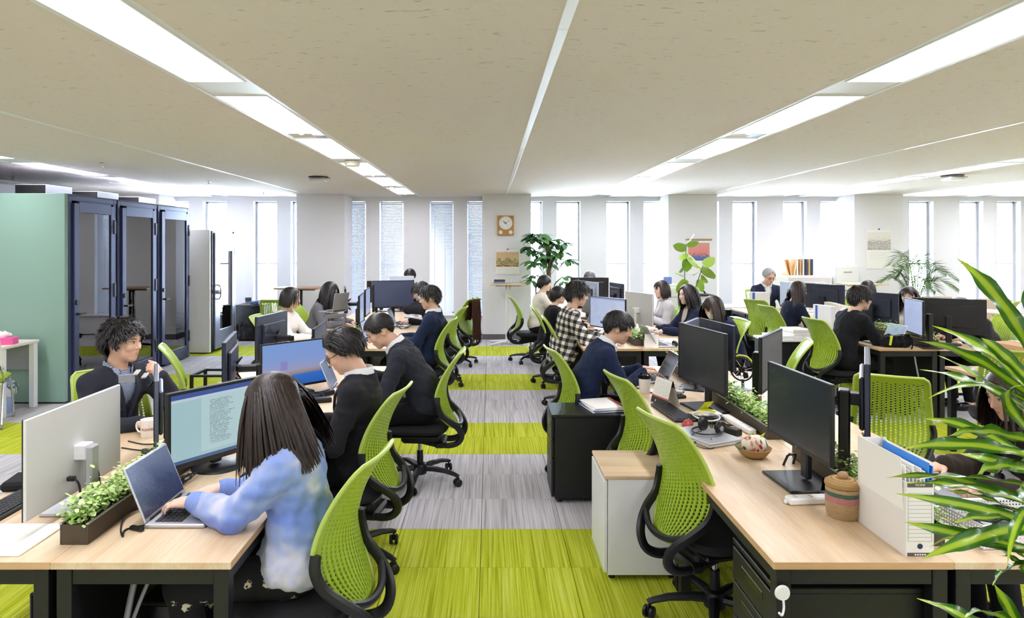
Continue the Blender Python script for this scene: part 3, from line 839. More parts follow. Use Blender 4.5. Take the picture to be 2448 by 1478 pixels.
def npv(v): return np.array((v[0], v[1], v[2]), float)
def unit(v): v = np.array(v, float); return v / (np.linalg.norm(v) + 1e-9)
def rx(a): c, s = math.cos(R(a)), math.sin(R(a)); return np.array([[1, 0, 0], [0, c, -s], [0, s, c]])
def ry(a): c, s = math.cos(R(a)), math.sin(R(a)); return np.array([[c, 0, s], [0, 1, 0], [-s, 0, c]])
def rz_(a): c, s = math.cos(R(a)), math.sin(R(a)); return np.array([[c, -s, 0], [s, c, 0], [0, 0, 1]])
def ik(S, Wp, a, b, hint):
    d = Wp - S; L = min(np.linalg.norm(d), (a + b) * .995); d = unit(d); Wp = S + d * L
    x = (a * a - b * b + L * L) / (2 * L); h = math.sqrt(max(a * a - x * x, 1e-6))
    hn = np.array(hint, float) - d * (np.array(hint, float) @ d); return S + d * x + unit(hn) * h, Wp
def face_parts(P, Hm, s, beard=False, closed=False, looks=0):
    """eyes, brows and lips in head space -> children of the person"""
    A = np.array(Hm[0]) * s; M4 = Matrix(((*A[0], Hm[1][0]), (*A[1], Hm[1][1]), (*A[2], Hm[1][2]), (0, 0, 0, 1)))
    for sg in (-1, 1):
        E = MB(M4).ball((sg * .031, .0795, .008), (.012, .009, .0045), 10, 6).build('eye', M_EYEW, P)
        MB(M4).ball((sg * .031 + looks, .0835, .0075), (.006, .0062, .005), 8, 6).build('iris', M_IRIS, E)
        MB(M4).tube(smooth_path([(sg * .0185, .0855, .0105), (sg * .031, .0875, .0135), (sg * .0445, .078, .0105)], 4), .0014, 5).build('eyelid', M_IRIS, E)
        MB(M4).tube(smooth_path([(sg * .017, .0915, .026), (sg * .031, .0905, .0305), (sg * .048, .078, .0265)], 4), [.0028] * 3 + [.0032] * 3 + [.0028, .0022, .0015], 6, flat=.6).build('eyebrow', M_BROW, P)
    MB(M4).tube(smooth_path([(-.023, .0795, -.0565), (-.010, .0915, -.0535), (0, .0935, -.055), (.010, .0915, -.0535), (.023, .0795, -.0565)], 4), [.0008] + [.0024] * 15 + [.0008], 6, flat=.8).build('upper_lip', M_LIP, P)
    MB(M4).tube(smooth_path([(-.021, .0795, -.0585), (0, .0925, -.063), (.021, .0795, -.0585)], 5), [.0008] + [.003] * 9 + [.0008], 6, flat=.8).build('lower_lip', M_LIP, P)
def head_sdf(S, Hm, s, female=False):
    Rm, C = np.array(Hm[0]), np.array(Hm[1])
    def w(p): return C + Rm @ (np.array(p) * s)
    jw = .052 if female else .057
    S.ell(w((0, -.012, .028)), (.077 * s, .097 * s, .088 * s), Rm, .02)
    S.ell(w((0, .022, -.012)), (.066 * s, .068 * s, .085 * s), Rm, .025)
    S.ell(w((0, .03, -.058)), (jw * s, .054 * s, .05 * s), Rm, .02)
    S.ell(w((0, .064, -.094)), (.026 * s, .02 * s, .018 * s), Rm, .022)          # chin
    S.ell(w((0, .070, -.056)), (.026 * s, .018 * s, .022 * s), Rm, .016)         # muzzle
    for sg in (-1, 1):
        S.ell(w((sg * .036, .066, -.022)), (.022 * s, .02 * s, .02 * s), Rm, .02)   # cheek
        S.ell(w((sg * .031, .094, .007)), (.016 * s, .0135 * s, .010 * s), Rm, .01, 'cut')  # socket
    S.cap(w((-.032, .074, .027)), w((.032, .074, .027)), .013 * s, .013 * s, .012)  # brow ridge
    S.cap(w((0, .083, .014)), w((0, .1045, -.024)), .0068 * s, .0105 * s, .006)     # nose
    for sg in (-1, 1): S.ell(w((sg * .0105, .092, -.029)), (.0075 * s, .010 * s, .0065 * s), Rm, .005)
    for sg in (-1, 1):
        Re = Rm @ rz_(sg * -18)
        S.ell(w((sg * .0755, -.012, -.008)), (.0075 * s, .019 * s, .031 * s), Re, .006)
        S.ell(w((sg * .084, -.006, -.004)), (.007 * s, .009 * s, .016 * s), Re, .004, 'cut')
def hand_sdf(S, wr, d, up, side, pose, s=1.0):
    """d finger direction, up = back of the hand, side = thumb side (+1/-1 along d x up)"""
    d = unit(d); up = unit(np.array(up) - d * (np.array(up) @ d)); x = np.cross(d, up) * side   # x points to the thumb
    curls = {'type': (14, 34, 26), 'flat': (4, 8, 6), 'mouse': (10, 26, 16), 'fist': (75, 95, 60), 'hold': (45, 55, 35), 'relax': (22, 35, 25)}[pose]
    kn = []
    for i, (off, ln, fx) in enumerate(((.027, .068, 6), (.009, .075, 2), (-.009, .069, -3), (-.026, .055, -8))):
        base = wr + d * .016 * s + x * off * .5 * s
        k_ = wr + (d * (.088 - .006 * abs(i - 1)) + x * off + up * (.004 - .0025 * abs(i - 1.4))) * s
        S.cap(base, k_, .0135 * s, .0105 * s, .012)
        p = k_; dirx = unit(d + x * math.tan(R(fx * (.4 if pose in ('fist', 'hold') else 1)))); ang = 0; r0 = .0088 - (.0012 if i == 3 else 0)
        for j, (fr, c) in enumerate(zip((.46, .30, .24), curls)):
            ang += c + (3 * math.sin(i * 2.1 + j) if pose != 'fist' else 0)
            q = p + (dirx * math.cos(R(ang)) - up * math.sin(R(ang))) * ln * fr * s
            S.cap(p, q, (r0 - .0008 * j) * s, (r0 - .0008 * (j + 1)) * s, .0035 if j else .006); p = q
    S.cap(wr - d * .02 * s, wr + d * .05 * s, .0225 * s, .02 * s, .02)
    t0 = wr + (d * .022 + x * .024) * s
    spread = .75 if pose not in ('fist', 'hold') else .35
    t1 = t0 + unit(d * .8 + x * spread - up * .25) * .042 * s; t2 = t1 + unit(d * .95 + x * (spread - .45) - up * .3) * .032 * s; t3 = t2 + unit(d * .95 + x * (spread - .75) - up * .3) * .024 * s
    S.cap(t0, t1, .0145 * s, .0105 * s, .012); S.cap(t1, t2, .0102 * s, .0092 * s, .004); S.cap(t2, t3, .0092 * s, .0072 * s, .003)

def person(name_label, loc, rz, lean=12, bend=10, head=(0, 0, 0), fwd=.0, hands=None, top=None, hair=None, female=False, skin=None, vox=.009, cvox=.012,
           shirt=None, trousers=None, scale=1.0, glasses=None, mask=False, vneck=None, sleeve=1.0, cuff=None, seat=.455, hipy=-.038, twist=0, loose=0.0, hem=None, neckfwd=.0, collar=None, wr_amp=.0028, lapel=None, tie=None, face=True):
    """seated figure; faces +y. hands = {'L':(pos,dir,up,pose,elbow hint),'R':...}; head=(pitch down, yaw left, tilt)"""
    P = thing('person', name_label, 'person', loc, rz)
    s = scale; skin = skin or M_SKIN
    hip = np.array([0, hipy, seat + .085 * s])
    R1 = rz_(twist) @ rx(-lean); R2 = rz_(twist * 1.3) @ rx(-(lean + bend))
    wst = hip + R1 @ np.array([0, 0, .17 * s]); chs = wst + R2 @ np.array([0, .0, .17 * s]); nb = chs + R2 @ np.array([0, -.01, .155 * s])
    shw = (.15 if female else .17) * s
    sh = {'R': nb + R2 @ np.array([shw, .012, -.055 * s]), 'L': nb + R2 @ np.array([-shw, .012, -.055 * s])}
    Rh = rz_(twist) @ rz_(head[1]) @ rx(-head[0]) @ ry(head[2])
    hb = nb + unit(R2 @ np.array([0, .45 + neckfwd, 1.0]) + np.array([0, 0, .35])) * .075 * s
    hs = s * (.97 if female else 1.0)
    C = hb + Rh @ np.array([0, .012, .10]) * hs
    Hm = (Rh.tolist(), C.tolist())
    ua, fa = .285 * s * (.94 if female else 1), .245 * s * (.94 if female else 1)
    arms = {}
    hands = hands or {}
    for sd, sg in (('R', 1), ('L', -1)):
        h = hands.get(sd) or ((sg * .14, .42, .76), (-.25 * sg, 1, 0), (0, 0, 1), 'type', None)
        hint = h[4] if len(h) > 4 and h[4] is not None else (sg * .6, -.3, -1)
        el, wr = ik(sh[sd], np.array(h[0], float), ua, fa, hint); arms[sd] = (el, wr, h, sg)
    kneeL = [hip + np.array([sg * .085, .0, -.005]) for sg in (-1, 1)]
    knees = [np.array([sg * .10, hipy + .43 * s, seat + .045]) for sg in (-1, 1)]
    feet = [np.array([sg * .105, hipy + .36 * s, .075]) for sg in (-1, 1)]
    pts = [C, hip] + [a[1] for a in arms.values()] + [a[0] for a in arms.values()] + knees
    lo = np.min(pts, 0) - .22; hi = np.max(pts, 0) + .22; lo[2] = -.005
    # ---- body
    bands = [(nb[2] - .03, 9.0)] + [(min(a_[1][2], a_[1][2] + .1 * unit(a_[2][1])[2]) - .06, max(a_[1][2], a_[1][2] + .2 * unit(a_[2][1])[2]) + .05) for a_ in arms.values()]
    S = SDF(lo, hi, vox, bands, .016)
    head_sdf(S, Hm, hs, female)
    S.cap(nb + R2 @ np.array([0, -.01, -.03]), C + Rh @ np.array([0, -.012, -.05]) * hs, (.05 if female else .058) * s, (.046 if female else .054) * s, .02)
    S.ell(chs + R2 @ np.array([0, 0, .02]), (.14 * s, .09 * s, .15 * s), R2, .04); S.ell(wst, (.125 * s, .085 * s, .14 * s), R1, .04); S.ell(hip, (.15 * s, .11 * s, .10 * s), None, .04)
    S.cap(sh['L'], sh['R'], .045 * s, .045 * s, .04)
    for sd, (el, wr, h, sg) in arms.items():
        S.cap(sh[sd], el, .042 * s, .036 * s, .02); S.cap(el, wr, .036 * s, .025 * s, .012)
        hand_sdf(S, wr, h[1], h[2], -sg, h[3], s * (.94 if female else 1.0))
    for kn, ft, sg in zip(knees, feet, (-1, 1)):
        S.cap(hip + np.array([sg * .085, .02, -.01]), kn, .065, .048, .03); S.cap(kn, ft, .045, .035, .02); S.cap(ft, ft + np.array([0, .12, -.04]), .032, .026, .02)
    V, F = S.mesh(); link('body', np_mesh('body', V, F, skin), P)
    # ---- top garment
    ls = loose
    def torso(S, e, arms_on=True, slv=1.0, hemz=None):
        S.ell(chs + R2 @ np.array([0, .0, .035]), ((.162 if female else .178) * s + e, .112 * s + e, .16 * s + e), R2, .05)
        if female: S.ell(chs + R2 @ np.array([0, .07, .0]), (.115 * s + e, .07 * s + e, .075 * s + e), R2, .05)
        S.ell(wst + np.array([0, .0, .0]), ((.146 if female else .158) * s + e + ls * .5, .112 * s + e + ls * .5, .15 * s + e), R1, .05)
        S.ell(hip + np.array([0, .0, .03]), (.168 * s + e + ls, .128 * s + e + ls, .11 * s + e), None, .05)
        S.cap(nb + R2 @ np.array([.05, 0, -.035]), sh['R'] + R2 @ np.array([-.012, 0, -.005]), .048 * s + e, .049 * s + e, .04)
        S.cap(nb + R2 @ np.array([-.05, 0, -.035]), sh['L'] + R2 @ np.array([.012, 0, -.005]), .048 * s + e, .049 * s + e, .04)
        if not arms_on: return
        for sd, (el, wr, h, sg) in arms.items():
            S.cap(sh[sd], el, .052 * s + e + ls * .25, .046 * s + e + ls * .3, .03)
            if slv > 0:
                w2 = el + (wr - el) * slv
                S.cap(el, el + (w2 - el) * .55, .048 * s + e + ls * .3, .043 * s + e + ls * .3, .015)
                S.cap(el + (w2 - el) * .5, w2, .043 * s + e + ls * .3, .034 * s + e * .8 + ls * .05, .012)
    S = SDF(lo, hi, cvox, [(.60, 9.0)], .018); torso(S, .010, True, sleeve)
    S.wrinkle(hash(name_label) % 1000 if False else sum(map(ord, name_label)), wr_amp, .075)
    nk = nb + R2 @ np.array([0, -.012, -.012]); nd = unit(R2 @ np.array([0, .3, 1.0]))
    if vneck:
        for q in range(7):       # v opening down the front
            z = .02 - vneck * q / 6; wv = .062 * (1 - q / 6) + .006
            S.cap(nb + R2 @ np.array([-wv * .55, .135, z]), nb + R2 @ np.array([wv * .55, .135, z]), wv * .8 + .012, wv * .8 + .012, 0.0, 'cut')
            S.cap(nb + R2 @ np.array([0, .07, z + .02]), nb + R2 @ np.array([0, .19, z]), wv * .8 + .012, wv * .8 + .012, 0.0, 'cut')
    S.cap(nk + nd * .012, nk + nd * .14, (.062 if not collar else .066) * s, .09 * s, 0.0, 'cut')
    S.plane((0, 0, hem if hem is not None else seat + .012), (0, 0, -1))
    V, F = S.mesh(); tp = link('jacket' if vneck else 'top', np_mesh('top', V, F, top), P)
    def ring(nm, mt, hgt, rad, th, gap, dz):
        n = 30; vs_ = []; fs = []
        for j in range(n + 1):
            a = R(90) + gap + (2 * math.pi - 2 * gap) * j / n
            for zz, rr in ((-.045, rad + .016 + th), (-.01, rad + .006 + th), (hgt * .75, rad + th * .9), (hgt, rad + th * .4), (hgt * .9, rad), (-.045, rad + .002)):
                front = max(0, math.sin(a)); sidew = 1 + .10 * abs(math.cos(a))
                vs_.append(tuple(nb + R2 @ np.array([math.cos(a) * rr * sidew * s, (math.sin(a) * rr * 1.05 + .006 + front * .014) * s, (zz - .030 * front + dz) * s])))
        for j in range(n):
            for q in range(5): fs.append((j * 6 + q, (j + 1) * 6 + q, (j + 1) * 6 + q + 1, j * 6 + q + 1))
        MB().add(vs_, fs).build(nm, mt, P)
    if collar:   # band round the neck: (material, height, radius, thickness)
        mt, hgt, rad, th = collar
        ring('collar', mt, hgt, rad, th, .45 if vneck or lapel else 0.0, 0)
        if vneck: ring('jacket_collar', top, hgt * .48, rad + .013, .012, .62, -.004)
    if shirt:
        S = SDF(np.min([chs, nb], 0) - .26, np.max([chs, nb], 0) + .26, cvox); torso(S, -.003, False)
        S.cap(nk + nd * .015, nk + nd * .14, .055 * s, .085 * s, 0.0, 'cut')
        V, F = S.mesh(); link('shirt', np_mesh('shirt', V, F, shirt), P)
    if lapel:
        lp = MB()
        for sg in (-1, 1):
            pl = [(.058, -.045, .02), (.072, .02, .012), (.082, .075, -.03), (.078, .118, -.085), (.05, .132, -.155), (.014, .136, -(vneck or .2) - .03)]
            pi = [(.046, -.045, .028), (.054, .02, .03), (.056, .078, -.01), (.046, .116, -.07), (.03, .128, -.13), (.008, .136, -(vneck or .2) - .02)]
            vs_ = [tuple(nb + R2 @ (np.array([sg * a, b, c]) * s + np.array([0, .02, 0]))) for a, b, c in pl] + [tuple(nb + R2 @ (np.array([sg * a, b, c]) * s + np.array([0, .022, 0]))) for a, b, c in pi]
            n = len(pl); vs2 = [tuple(np.array(v) - R2 @ np.array([0, .012, 0])) for v in vs_]
            fs = []
            for j in range(n - 1):
                fs += [(j, j + 1, n + j + 1, n + j), (2 * n + j, 3 * n + j, 3 * n + j + 1, 2 * n + j + 1), (j, 2 * n + j, 2 * n + j + 1, j + 1), (n + j, n + j + 1, 3 * n + j + 1, 3 * n + j)]
            lp.add(vs_ + vs2, fs)
        lp.build('lapels', lapel, P)
    if cuff:
        for sd, (el, wr, h, sg) in arms.items():
            d = unit(wr - el); c_ = MB().tube([tuple(wr - d * (.045 + loose * 1.6)), tuple(wr - d * .02), tuple(wr + d * .006), tuple(wr + d * .004)], [(.038 + loose * .35) * s, (.038 + loose * .3) * s, (.0355 + loose * .1) * s, .031 * s], 14)
            c_.build('cuff', cuff, P)
    # ---- trousers and shoes
    tl = np.min([hip] + knees + feet, 0) - .2; th_ = np.max([hip] + knees + feet, 0) + .2; tl[2] = .0
    S = SDF(tl, th_, .016); S.ell(hip, (.165 * s, .125 * s, .10 * s), None, .04)
    for kn, ft, sg in zip(knees, feet, (-1, 1)):
        S.cap(hip + np.array([sg * .085, .02, -.005]), kn, .085, .066, .04); S.cap(kn, ft + np.array([0, 0, .02]), .064, .052, .03)
    S.plane((0, 0, .09), (0, 0, -1)); V, F = S.mesh(); link('trousers', np_mesh('trousers', V, F, trousers or fabric('trousers_black', '#17171b')), P)
    sm = MB()
    for ft in feet:
        k_ = MB(); k_.ball((ft[0], ft[1] + .06, .045), (.045, .13, .045), 12, 8); k_.build('shoe', M_DARKGLOSS, P)
    if hair: make_hair(P, hair, Hm, hs, nb, R2, chs, s)
    A = np.array(Hm[0]) * hs; M4 = Matrix(((*A[0], C[0]), (*A[1], C[1]), (*A[2], C[2]), (0, 0, 0, 1)))
    if face: face_parts(P, Hm, hs)
    if glasses:
        g = MB(M4)
        for sg in (-1, 1):
            ring = [(sg * (.034 + .024 * math.cos(a)), .100 - .006 * abs(math.cos(a)) - .004, .002 + .019 * math.sin(a)) for a in [2 * math.pi * j / 18 for j in range(18)]]
            g.tube(ring, .0024 if glasses.name.startswith('tort') else .0013, 6, closed=True)
            g.tube([(sg * .057, .095, .008), (sg * .074, .06, .009), (sg * .083, .0, .010), (sg * .083, -.022, .004), (sg * .082, -.032, -.012)], .0026, 6)
        g.tube([(-.011, .1, .006), (0, .105, .009), (.011, .1, .006)], .0022, 6)
        G = g.build('glasses', glasses, P)
        gl = MB(M4)
        for sg in (-1, 1):
            ring = [(sg * (.034 + .0225 * math.cos(a)), .095, .002 + .0175 * math.sin(a)) for a in [2 * math.pi * j / 16 for j in range(16)]]
            gl.add(ring, [tuple(range(16)) if sg < 0 else tuple(range(16))[::-1]])
        gl.build('lens', M_PGLASS, G)
    if mask:
        k_ = MB(M4); vs_ = []; fs = []
        for i in range(9):
            u = -1 + i / 4.
            for j in range(7):
                v = -1 + j / 3.; x = u * .068
                y = .098 - .03 * u * u - .028 * abs(u) ** 3 - .008 * v * v + .008 * (1 - abs(u)); z = -.047 + v * (.045 - .012 * u * u)
                vs_.append((x, y, z))
        for i in range(8):
            for j in range(6): fs.append((i * 7 + j, (i + 1) * 7 + j, (i + 1) * 7 + j + 1, i * 7 + j + 1))
        k_.add(vs_, fs)
        for sg in (-1, 1):
            for zz in (-.02, -.075): k_.tube([(sg * .066, .045, zz), (sg * .078, .0, -.02 + (zz + .02) * .3), (sg * .08, -.02, -.0)], .0012, 5)
        k_.build('face_mask', mat('mask_white', '#f3f3f2', .85), P)
    P['_c'] = [float(x) for x in C]
    return P, Hm, hs, M4

# ------------------------------------------------------------------ hair made of locks over a scalp cap
def scalp(az, style):
    """lowest z of the hair (head space) by azimuth from the front (0..180)"""
    tab = {'short': [(0, .073), (35, .066), (55, .045), (68, .012), (80, -.012), (92, .018), (108, .012), (122, -.03), (150, -.06), (180, -.064)],
           'long': [(0, .076), (35, .066), (58, .036), (75, -.01), (92, -.02), (110, -.05), (150, -.075), (180, -.08)]}[style]
    for (a, x), (b, y) in zip(tab[:-1], tab[1:]):
        if az <= b: return x + (y - x) * (az - a) / (b - a)
    return tab[-1][1]
HC = np.array([0, -.010, .024]); HR = np.array([.0785, .0985, .0915])
def make_hair(P, H, Hm, hs, nb, R2, chs, s):
    st = H['style']; seed = H.get('seed', 1); rg = random.Random(seed); rnp = np.random.RandomState(seed)
    Rm, C = np.array(Hm[0]), np.array(Hm[1])
    kind = 'short' if st in ('short', 'fluffy', 'slick', 'crop') else 'long'
    g_l = Rm.T @ np.array([0, 0, -1.0])           # gravity in head space
    g_d = Rm.T @ unit(R2 @ np.array([0, -H.get('drape', 0.0), -1.0]))
    V = []; F = []
    # cap
    nu, nv = 48, 22; thick = {'short': .010, 'fluffy': .013, 'slick': .009, 'crop': .006}.get(st, .012)
    idx = {}
    for i in range(nu):
        az = 360 * i / nu; a2 = az if az <= 180 else 360 - az; zl = scalp(a2, kind) + H.get('recede', 0) * max(0, 1 - a2 / 70)
        low = math.asin(max(-.98, min(.98, (zl - HC[2]) / HR[2])))
        for j in range(nv + 1):
            el = low + (math.pi / 2 - low) * j / nv
            d = np.array([math.sin(R(az)) * math.cos(el), math.cos(R(az)) * math.cos(el), math.sin(el)])
            e = thick * min(1, j / 2.0) + (0.003 if j else -.004); vol = H.get('vol', 0) * max(0, d[2]) ** .7
            V.append(HC + d * (HR + e + vol)); idx[i, j] = len(V) - 1
    for i in range(nu):
        for j in range(nv): F.append((idx[i, j], idx[(i + 1) % nu, j], idx[(i + 1) % nu, j + 1], idx[i, j + 1]))
    # locks, all grown at once
    N = H.get('n', 700 if kind == 'short' else 620); L0 = H.get('len', .05); part = H.get('part', .0); volu = H.get('vol', 0)
    tc = [(Rm.T @ (q - C)) / hs for q in (nb + R2 @ np.array([0, 0, -.05]), chs)]
    W = H.get('w', .0055) * (1.0 if kind == 'short' else 1.55)
    un = lambda A: A / (np.linalg.norm(A, axis=1, keepdims=True) + 1e-9)
    i_ = np.arange(N * 3); zz = 1 - (i_ + .5) / (N * 3) * 1.75; th = i_ * math.pi * (3 - math.sqrt(5)); r_ = np.sqrt(np.maximum(0, 1 - zz * zz))
    d = np.stack([r_ * np.sin(th), r_ * np.cos(th), zz], 1); vv = (volu * np.maximum(0, d[:, 2]) ** .7)[:, None]
    p = HC + d * (HR + thick * .6 + vv); az = np.degrees(np.arctan2(np.abs(d[:, 0]), d[:, 1])); zl = np.array([scalp(q, kind) + H.get('recede', 0) * max(0, 1 - q / 70) for q in az])
    ok = p[:, 2] >= zl + (.004 if kind == 'short' else .03)
    if kind == 'long': ok &= ~((p[:, 2] < .02) & (rnp.rand(len(p)) < .45))
    sel = np.where(ok)[0]; sel = sel if len(sel) <= N else sel[np.linspace(0, len(sel) - 1, N).astype(int)]
    p = p[sel]; d = d[sel]; n_ = un(d / HR); K = len(p); sx = np.where(p[:, 0] > part, 1.0, -1.0); X_, Y_, Z_ = p.T; one = np.ones(K)
    st3 = lambda a_, b_, c_: np.stack([a_ * one, b_ * one, c_ * one], 1)
    bang = ((Y_ > .035) & (np.abs(X_) < .055) & (Z_ > .05)) if H.get('bangs') else np.zeros(K, bool)
    if st == 'slick': comb = np.where((Y_ > -.02)[:, None], st3(.9 * sx * np.minimum(1, np.abs(X_ - part) / .03), -.75, -.35), st3(.3 * sx, -.5, -1))
    elif st == 'crop': comb = np.where((Y_ > 0)[:, None], st3(.15 * sx, .5, -.4), st3(0, -.3, -1))
    elif kind == 'short':
        sw = H.get('sweep', 0); comb = p - np.array([.01 + sw * .05, -.045, .10]); comb = comb + st3(sw * .1 * (Y_ > 0), .04 * (Y_ > -.02), -.05)
    else:
        comb = st3(sx, -.25 + .5 * (Y_ > .045), -.45); comb[bang] = st3(.25 * X_ / .05, 1.0, -.25)[bang]
    comb = un(comb); di = un(comb - n_ * (comb * n_).sum(1, keepdims=True)) * 1.0
    di = un(di + n_ * {'fluffy': .38, 'short': .10, 'crop': .2, 'slick': .03}.get(st, .03) + rnp.randn(K, 3) * {'fluffy': .2, 'short': .09}.get(st, .05))
    Ln = L0 * rnp.uniform(.7, 1.15, K)
    if kind == 'long': Ln = np.maximum(.06, L0 * rnp.uniform(.72, 1.08, K) + (Z_ - .05)); Ln[bang] = H.get('banglen', .085) * rnp.uniform(.85, 1.1, K)[bang]
    if st in ('short', 'crop', 'slick'): Ln = np.where(Z_ < .03, Ln * .5, Ln)
    if H.get('front'): Ln = np.where(Y_ > .03, Ln * H['front'], Ln)
    ns = 4 if kind == 'short' else H.get('ns', 8); q = p.copy(); path = [p.copy()]; curl = H.get('curl', 0); gr = {'fluffy': H.get('grav', .2)}.get(st, .15 if kind == 'short' else .34 * 11 / ns)
    gg = np.tile(g_l, (K, 1))
    if H.get('drape'): wd_ = np.clip((.05 - Y_) / .13, 0, 1)[:, None]; gg = un(g_l * (1 - wd_) + g_d * wd_)
    kk = np.arange(K); a_, b_ = tc; ab = b_ - a_
    for j in range(ns):
        di = un(di + gg * gr + rnp.randn(K, 3) * (.05 if kind == 'short' else .018))
        if curl: di = un(di + st3(np.sin(j * 1.3 + kk), np.cos(j * 1.1 + kk * .7), 0) * curl)
        q = q + di * (Ln / ns)[:, None]
        le = np.linalg.norm((q - HC) / (HR + thick * 1.12 + volu * .8), axis=1, keepdims=True); q = np.where(le < 1, HC + (q - HC) / np.maximum(le, 1e-4), q)
        if kind == 'long':
            if H.get('back'): pull = H['back']; q = q + st3(-q[:, 0] * .05 * pull, -.012 * pull * (q[:, 1] + .04 > -.02), 0) * (j / ns)
            ff = (q[:, 1] > .045) & (q[:, 2] < .05) & (np.abs(q[:, 0]) < .066) & ~bang
            q[ff, 0] = np.where(np.abs(q[ff, 0]) > 1e-3, np.sign(q[ff, 0]), sx[ff]) * (.066 + .012 * rnp.rand(ff.sum()))
            tt = np.clip(((q - a_) @ ab) / (ab @ ab), 0, 1)[:, None]; cc = a_ + ab * tt; dv = q - cc; dl = np.linalg.norm(dv * np.array([.72, 1, 1]), axis=1, keepdims=True)
            q = np.where((dl < .125) & (q[:, 2:3] < -.1), cc + dv / np.maximum(dl, 1e-4) * .125, q)
        path.append(q.copy())
    pn = ns + 1; w0 = W * rnp.uniform(.7, 1.25, K); L3 = np.zeros((K, pn, 3, 3)); base = len(V)
    for j, c in enumerate(path):
        t_ = un(path[min(j + 1, pn - 1)] - path[max(j - 1, 0)]); nn = (c - HC) / HR ** 2; nn = un(nn - t_ * (nn * t_).sum(1, keepdims=True)); bb = np.cross(t_, nn)
        f = j / (pn - 1); w_ = (w0 * (1.0 - .86 * f ** 2.2) * (.75 + .25 * min(1, f * 4)))[:, None]; h_ = w_ * (.5 if kind == 'short' else .2) + .0008
        L3[:, j, 0] = c + bb * w_ - nn * h_ * .3; L3[:, j, 1] = c + nn * h_; L3[:, j, 2] = c - bb * w_ - nn * h_ * .3
    V = np.concatenate([np.array(V), L3.reshape(-1, 3)]); ki, ji, ci = np.meshgrid(np.arange(K), np.arange(ns), np.arange(2), indexing='ij'); o_ = base + (ki * pn + ji) * 3 + ci
    F = np.concatenate([np.array(F), np.stack([o_, o_ + 1, o_ + 4, o_ + 3], -1).reshape(-1, 4)])
    Vw = (V * hs) @ Rm.T + C
    o = link('hair', np_mesh('hair', Vw, F, HAIR[H.get('col', 'black')]), P)
    if H.get('tail'):
        m = MB(); A = Rm * hs; M4 = Matrix(((*A[0], C[0]), (*A[1], C[1]), (*A[2], C[2]), (0, 0, 0, 1)))
        for j in range(40):
            a = rg.uniform(0, 6.28); rr = rg.uniform(0, .018); x, z = math.cos(a) * rr, math.sin(a) * rr; ln = rg.uniform(.85, 1.1) * H['tail']
            pts = smooth_path([(x * .5, -.10, .0 + z * .4), (x * 1.2, -.13, -.03 + z), (x * 1.6, -.135, -.03 - ln * .5), (x * .9, -.12 + z * .4, -.03 - ln)], 4)
            m.tube(pts, [.008] * 9 + [.007, .006, .004, .001], 5)
        m.v = [tuple(M4 @ Vector(v)) for v in m.v]
        m.build('ponytail', HAIR[H.get('col', 'black')], P)
        b = MB(M4); b.tube([(.018 * math.cos(a), -.112, -.012 + .018 * math.sin(a)) for a in [6.283 * j / 12 for j in range(12)]], .006, 6, closed=True); b.build('hair_tie', M_BLACKP, P)
    return o
# ------------------------------------------------------------------ the people in the office
SUITB = fabric('suit_black', '#222227'); SUITC = fabric('suit_charcoal', '#2e303a'); NAVY = fabric('suit_navy', '#1d2946'); NAVY2 = fabric('jacket_navy', '#1f2740')
SHIRT = fabric('shirt_white', '#eef0f4', 1200, .06); CREAM = fabric('jacket_cream', '#e3ddd1', 900, .1); GREYJ = fabric('jacket_grey', '#c4c2c6', 900, .12)
WHITEK = fabric('knit_white', '#efece6', 600, .1); GREYK = fabric('knit_grey', '#77767c', 500, .2); BLACKK = fabric('knit_black', '#18191e', 700, .25); BROWNK = fabric('knit_brown', '#30271f', 420, .3)
BEIGE = fabric('blouse_beige', '#e4d8c6', 1200, .06); DARKN = fabric('jacket_dark', '#1b2035')
m, t, p = newmat('knit_tie_dye')
_o = t.coord(); _w = t.noise(_o, 3.0, 3, .6, 1)
_a = t.node('ShaderNodeVectorMath', operation='ADD'); t.l.new(t.mapping(_o, (2.2, 2.2, 5.0), (.3, .2, .35), (R(25), R(-20), 0)), _a.inputs[0])
_s = t.node('ShaderNodeVectorMath', operation='SCALE'); t.l.new(_w, _s.inputs[0]); _s.inputs['Scale'].default_value = 1.6; t.l.new(_s.outputs[0], _a.inputs[1])
_n = t.noise(_a.outputs[0], 1.0, 2, .5); _f = t.noise(_o, 900, 2)
_c = t.ramp(_n, [(.32, '#5064c4'), (.42, '#6484da'), (.50, '#7899e4'), (.57, '#9fb4e6'), (.65, '#e6e4ea')])
_c = t.mix(t.math('MULTIPLY', _f, .3), _c, lin('#9aa6d8')); t.l.new(_c, p.inputs['Base Color']); p.inputs['Roughness'].default_value = .95; p.inputs['Sheen Weight'].default_value = .4
t.l.new(t.bump(t.math('ADD', _f, t.math('MULTIPLY', t.noise(_o, 16, 4), 2.0)), .35, .008), p.inputs['Normal']); TIEDYE = m
m, t, p = newmat('knit_rib_blue')
_wv = t.node('ShaderNodeTexWave', wave_type='BANDS', bands_direction='Y'); t.l.new(t.coord(), _wv.inputs[0]); _wv.inputs['Scale'].default_value = 70
t.l.new(t.ramp(_wv.outputs[1], [(.2, '#6d8be0'), (.8, '#a9c0f2')]), p.inputs['Base Color']); p.inputs['Roughness'].default_value = .95
t.l.new(t.bump(_wv.outputs[1], .6, .004), p.inputs['Normal']); RIB = m
m, t, p = newmat('shirt_checked')
_s = t.sep(t.coord()); _q = .074
_h = t.math('LESS_THAN', t.math('FRACT', t.math('DIVIDE', t.math('ADD', _s[2], t.math('MULTIPLY', _s[1], .25)), _q)), .5)
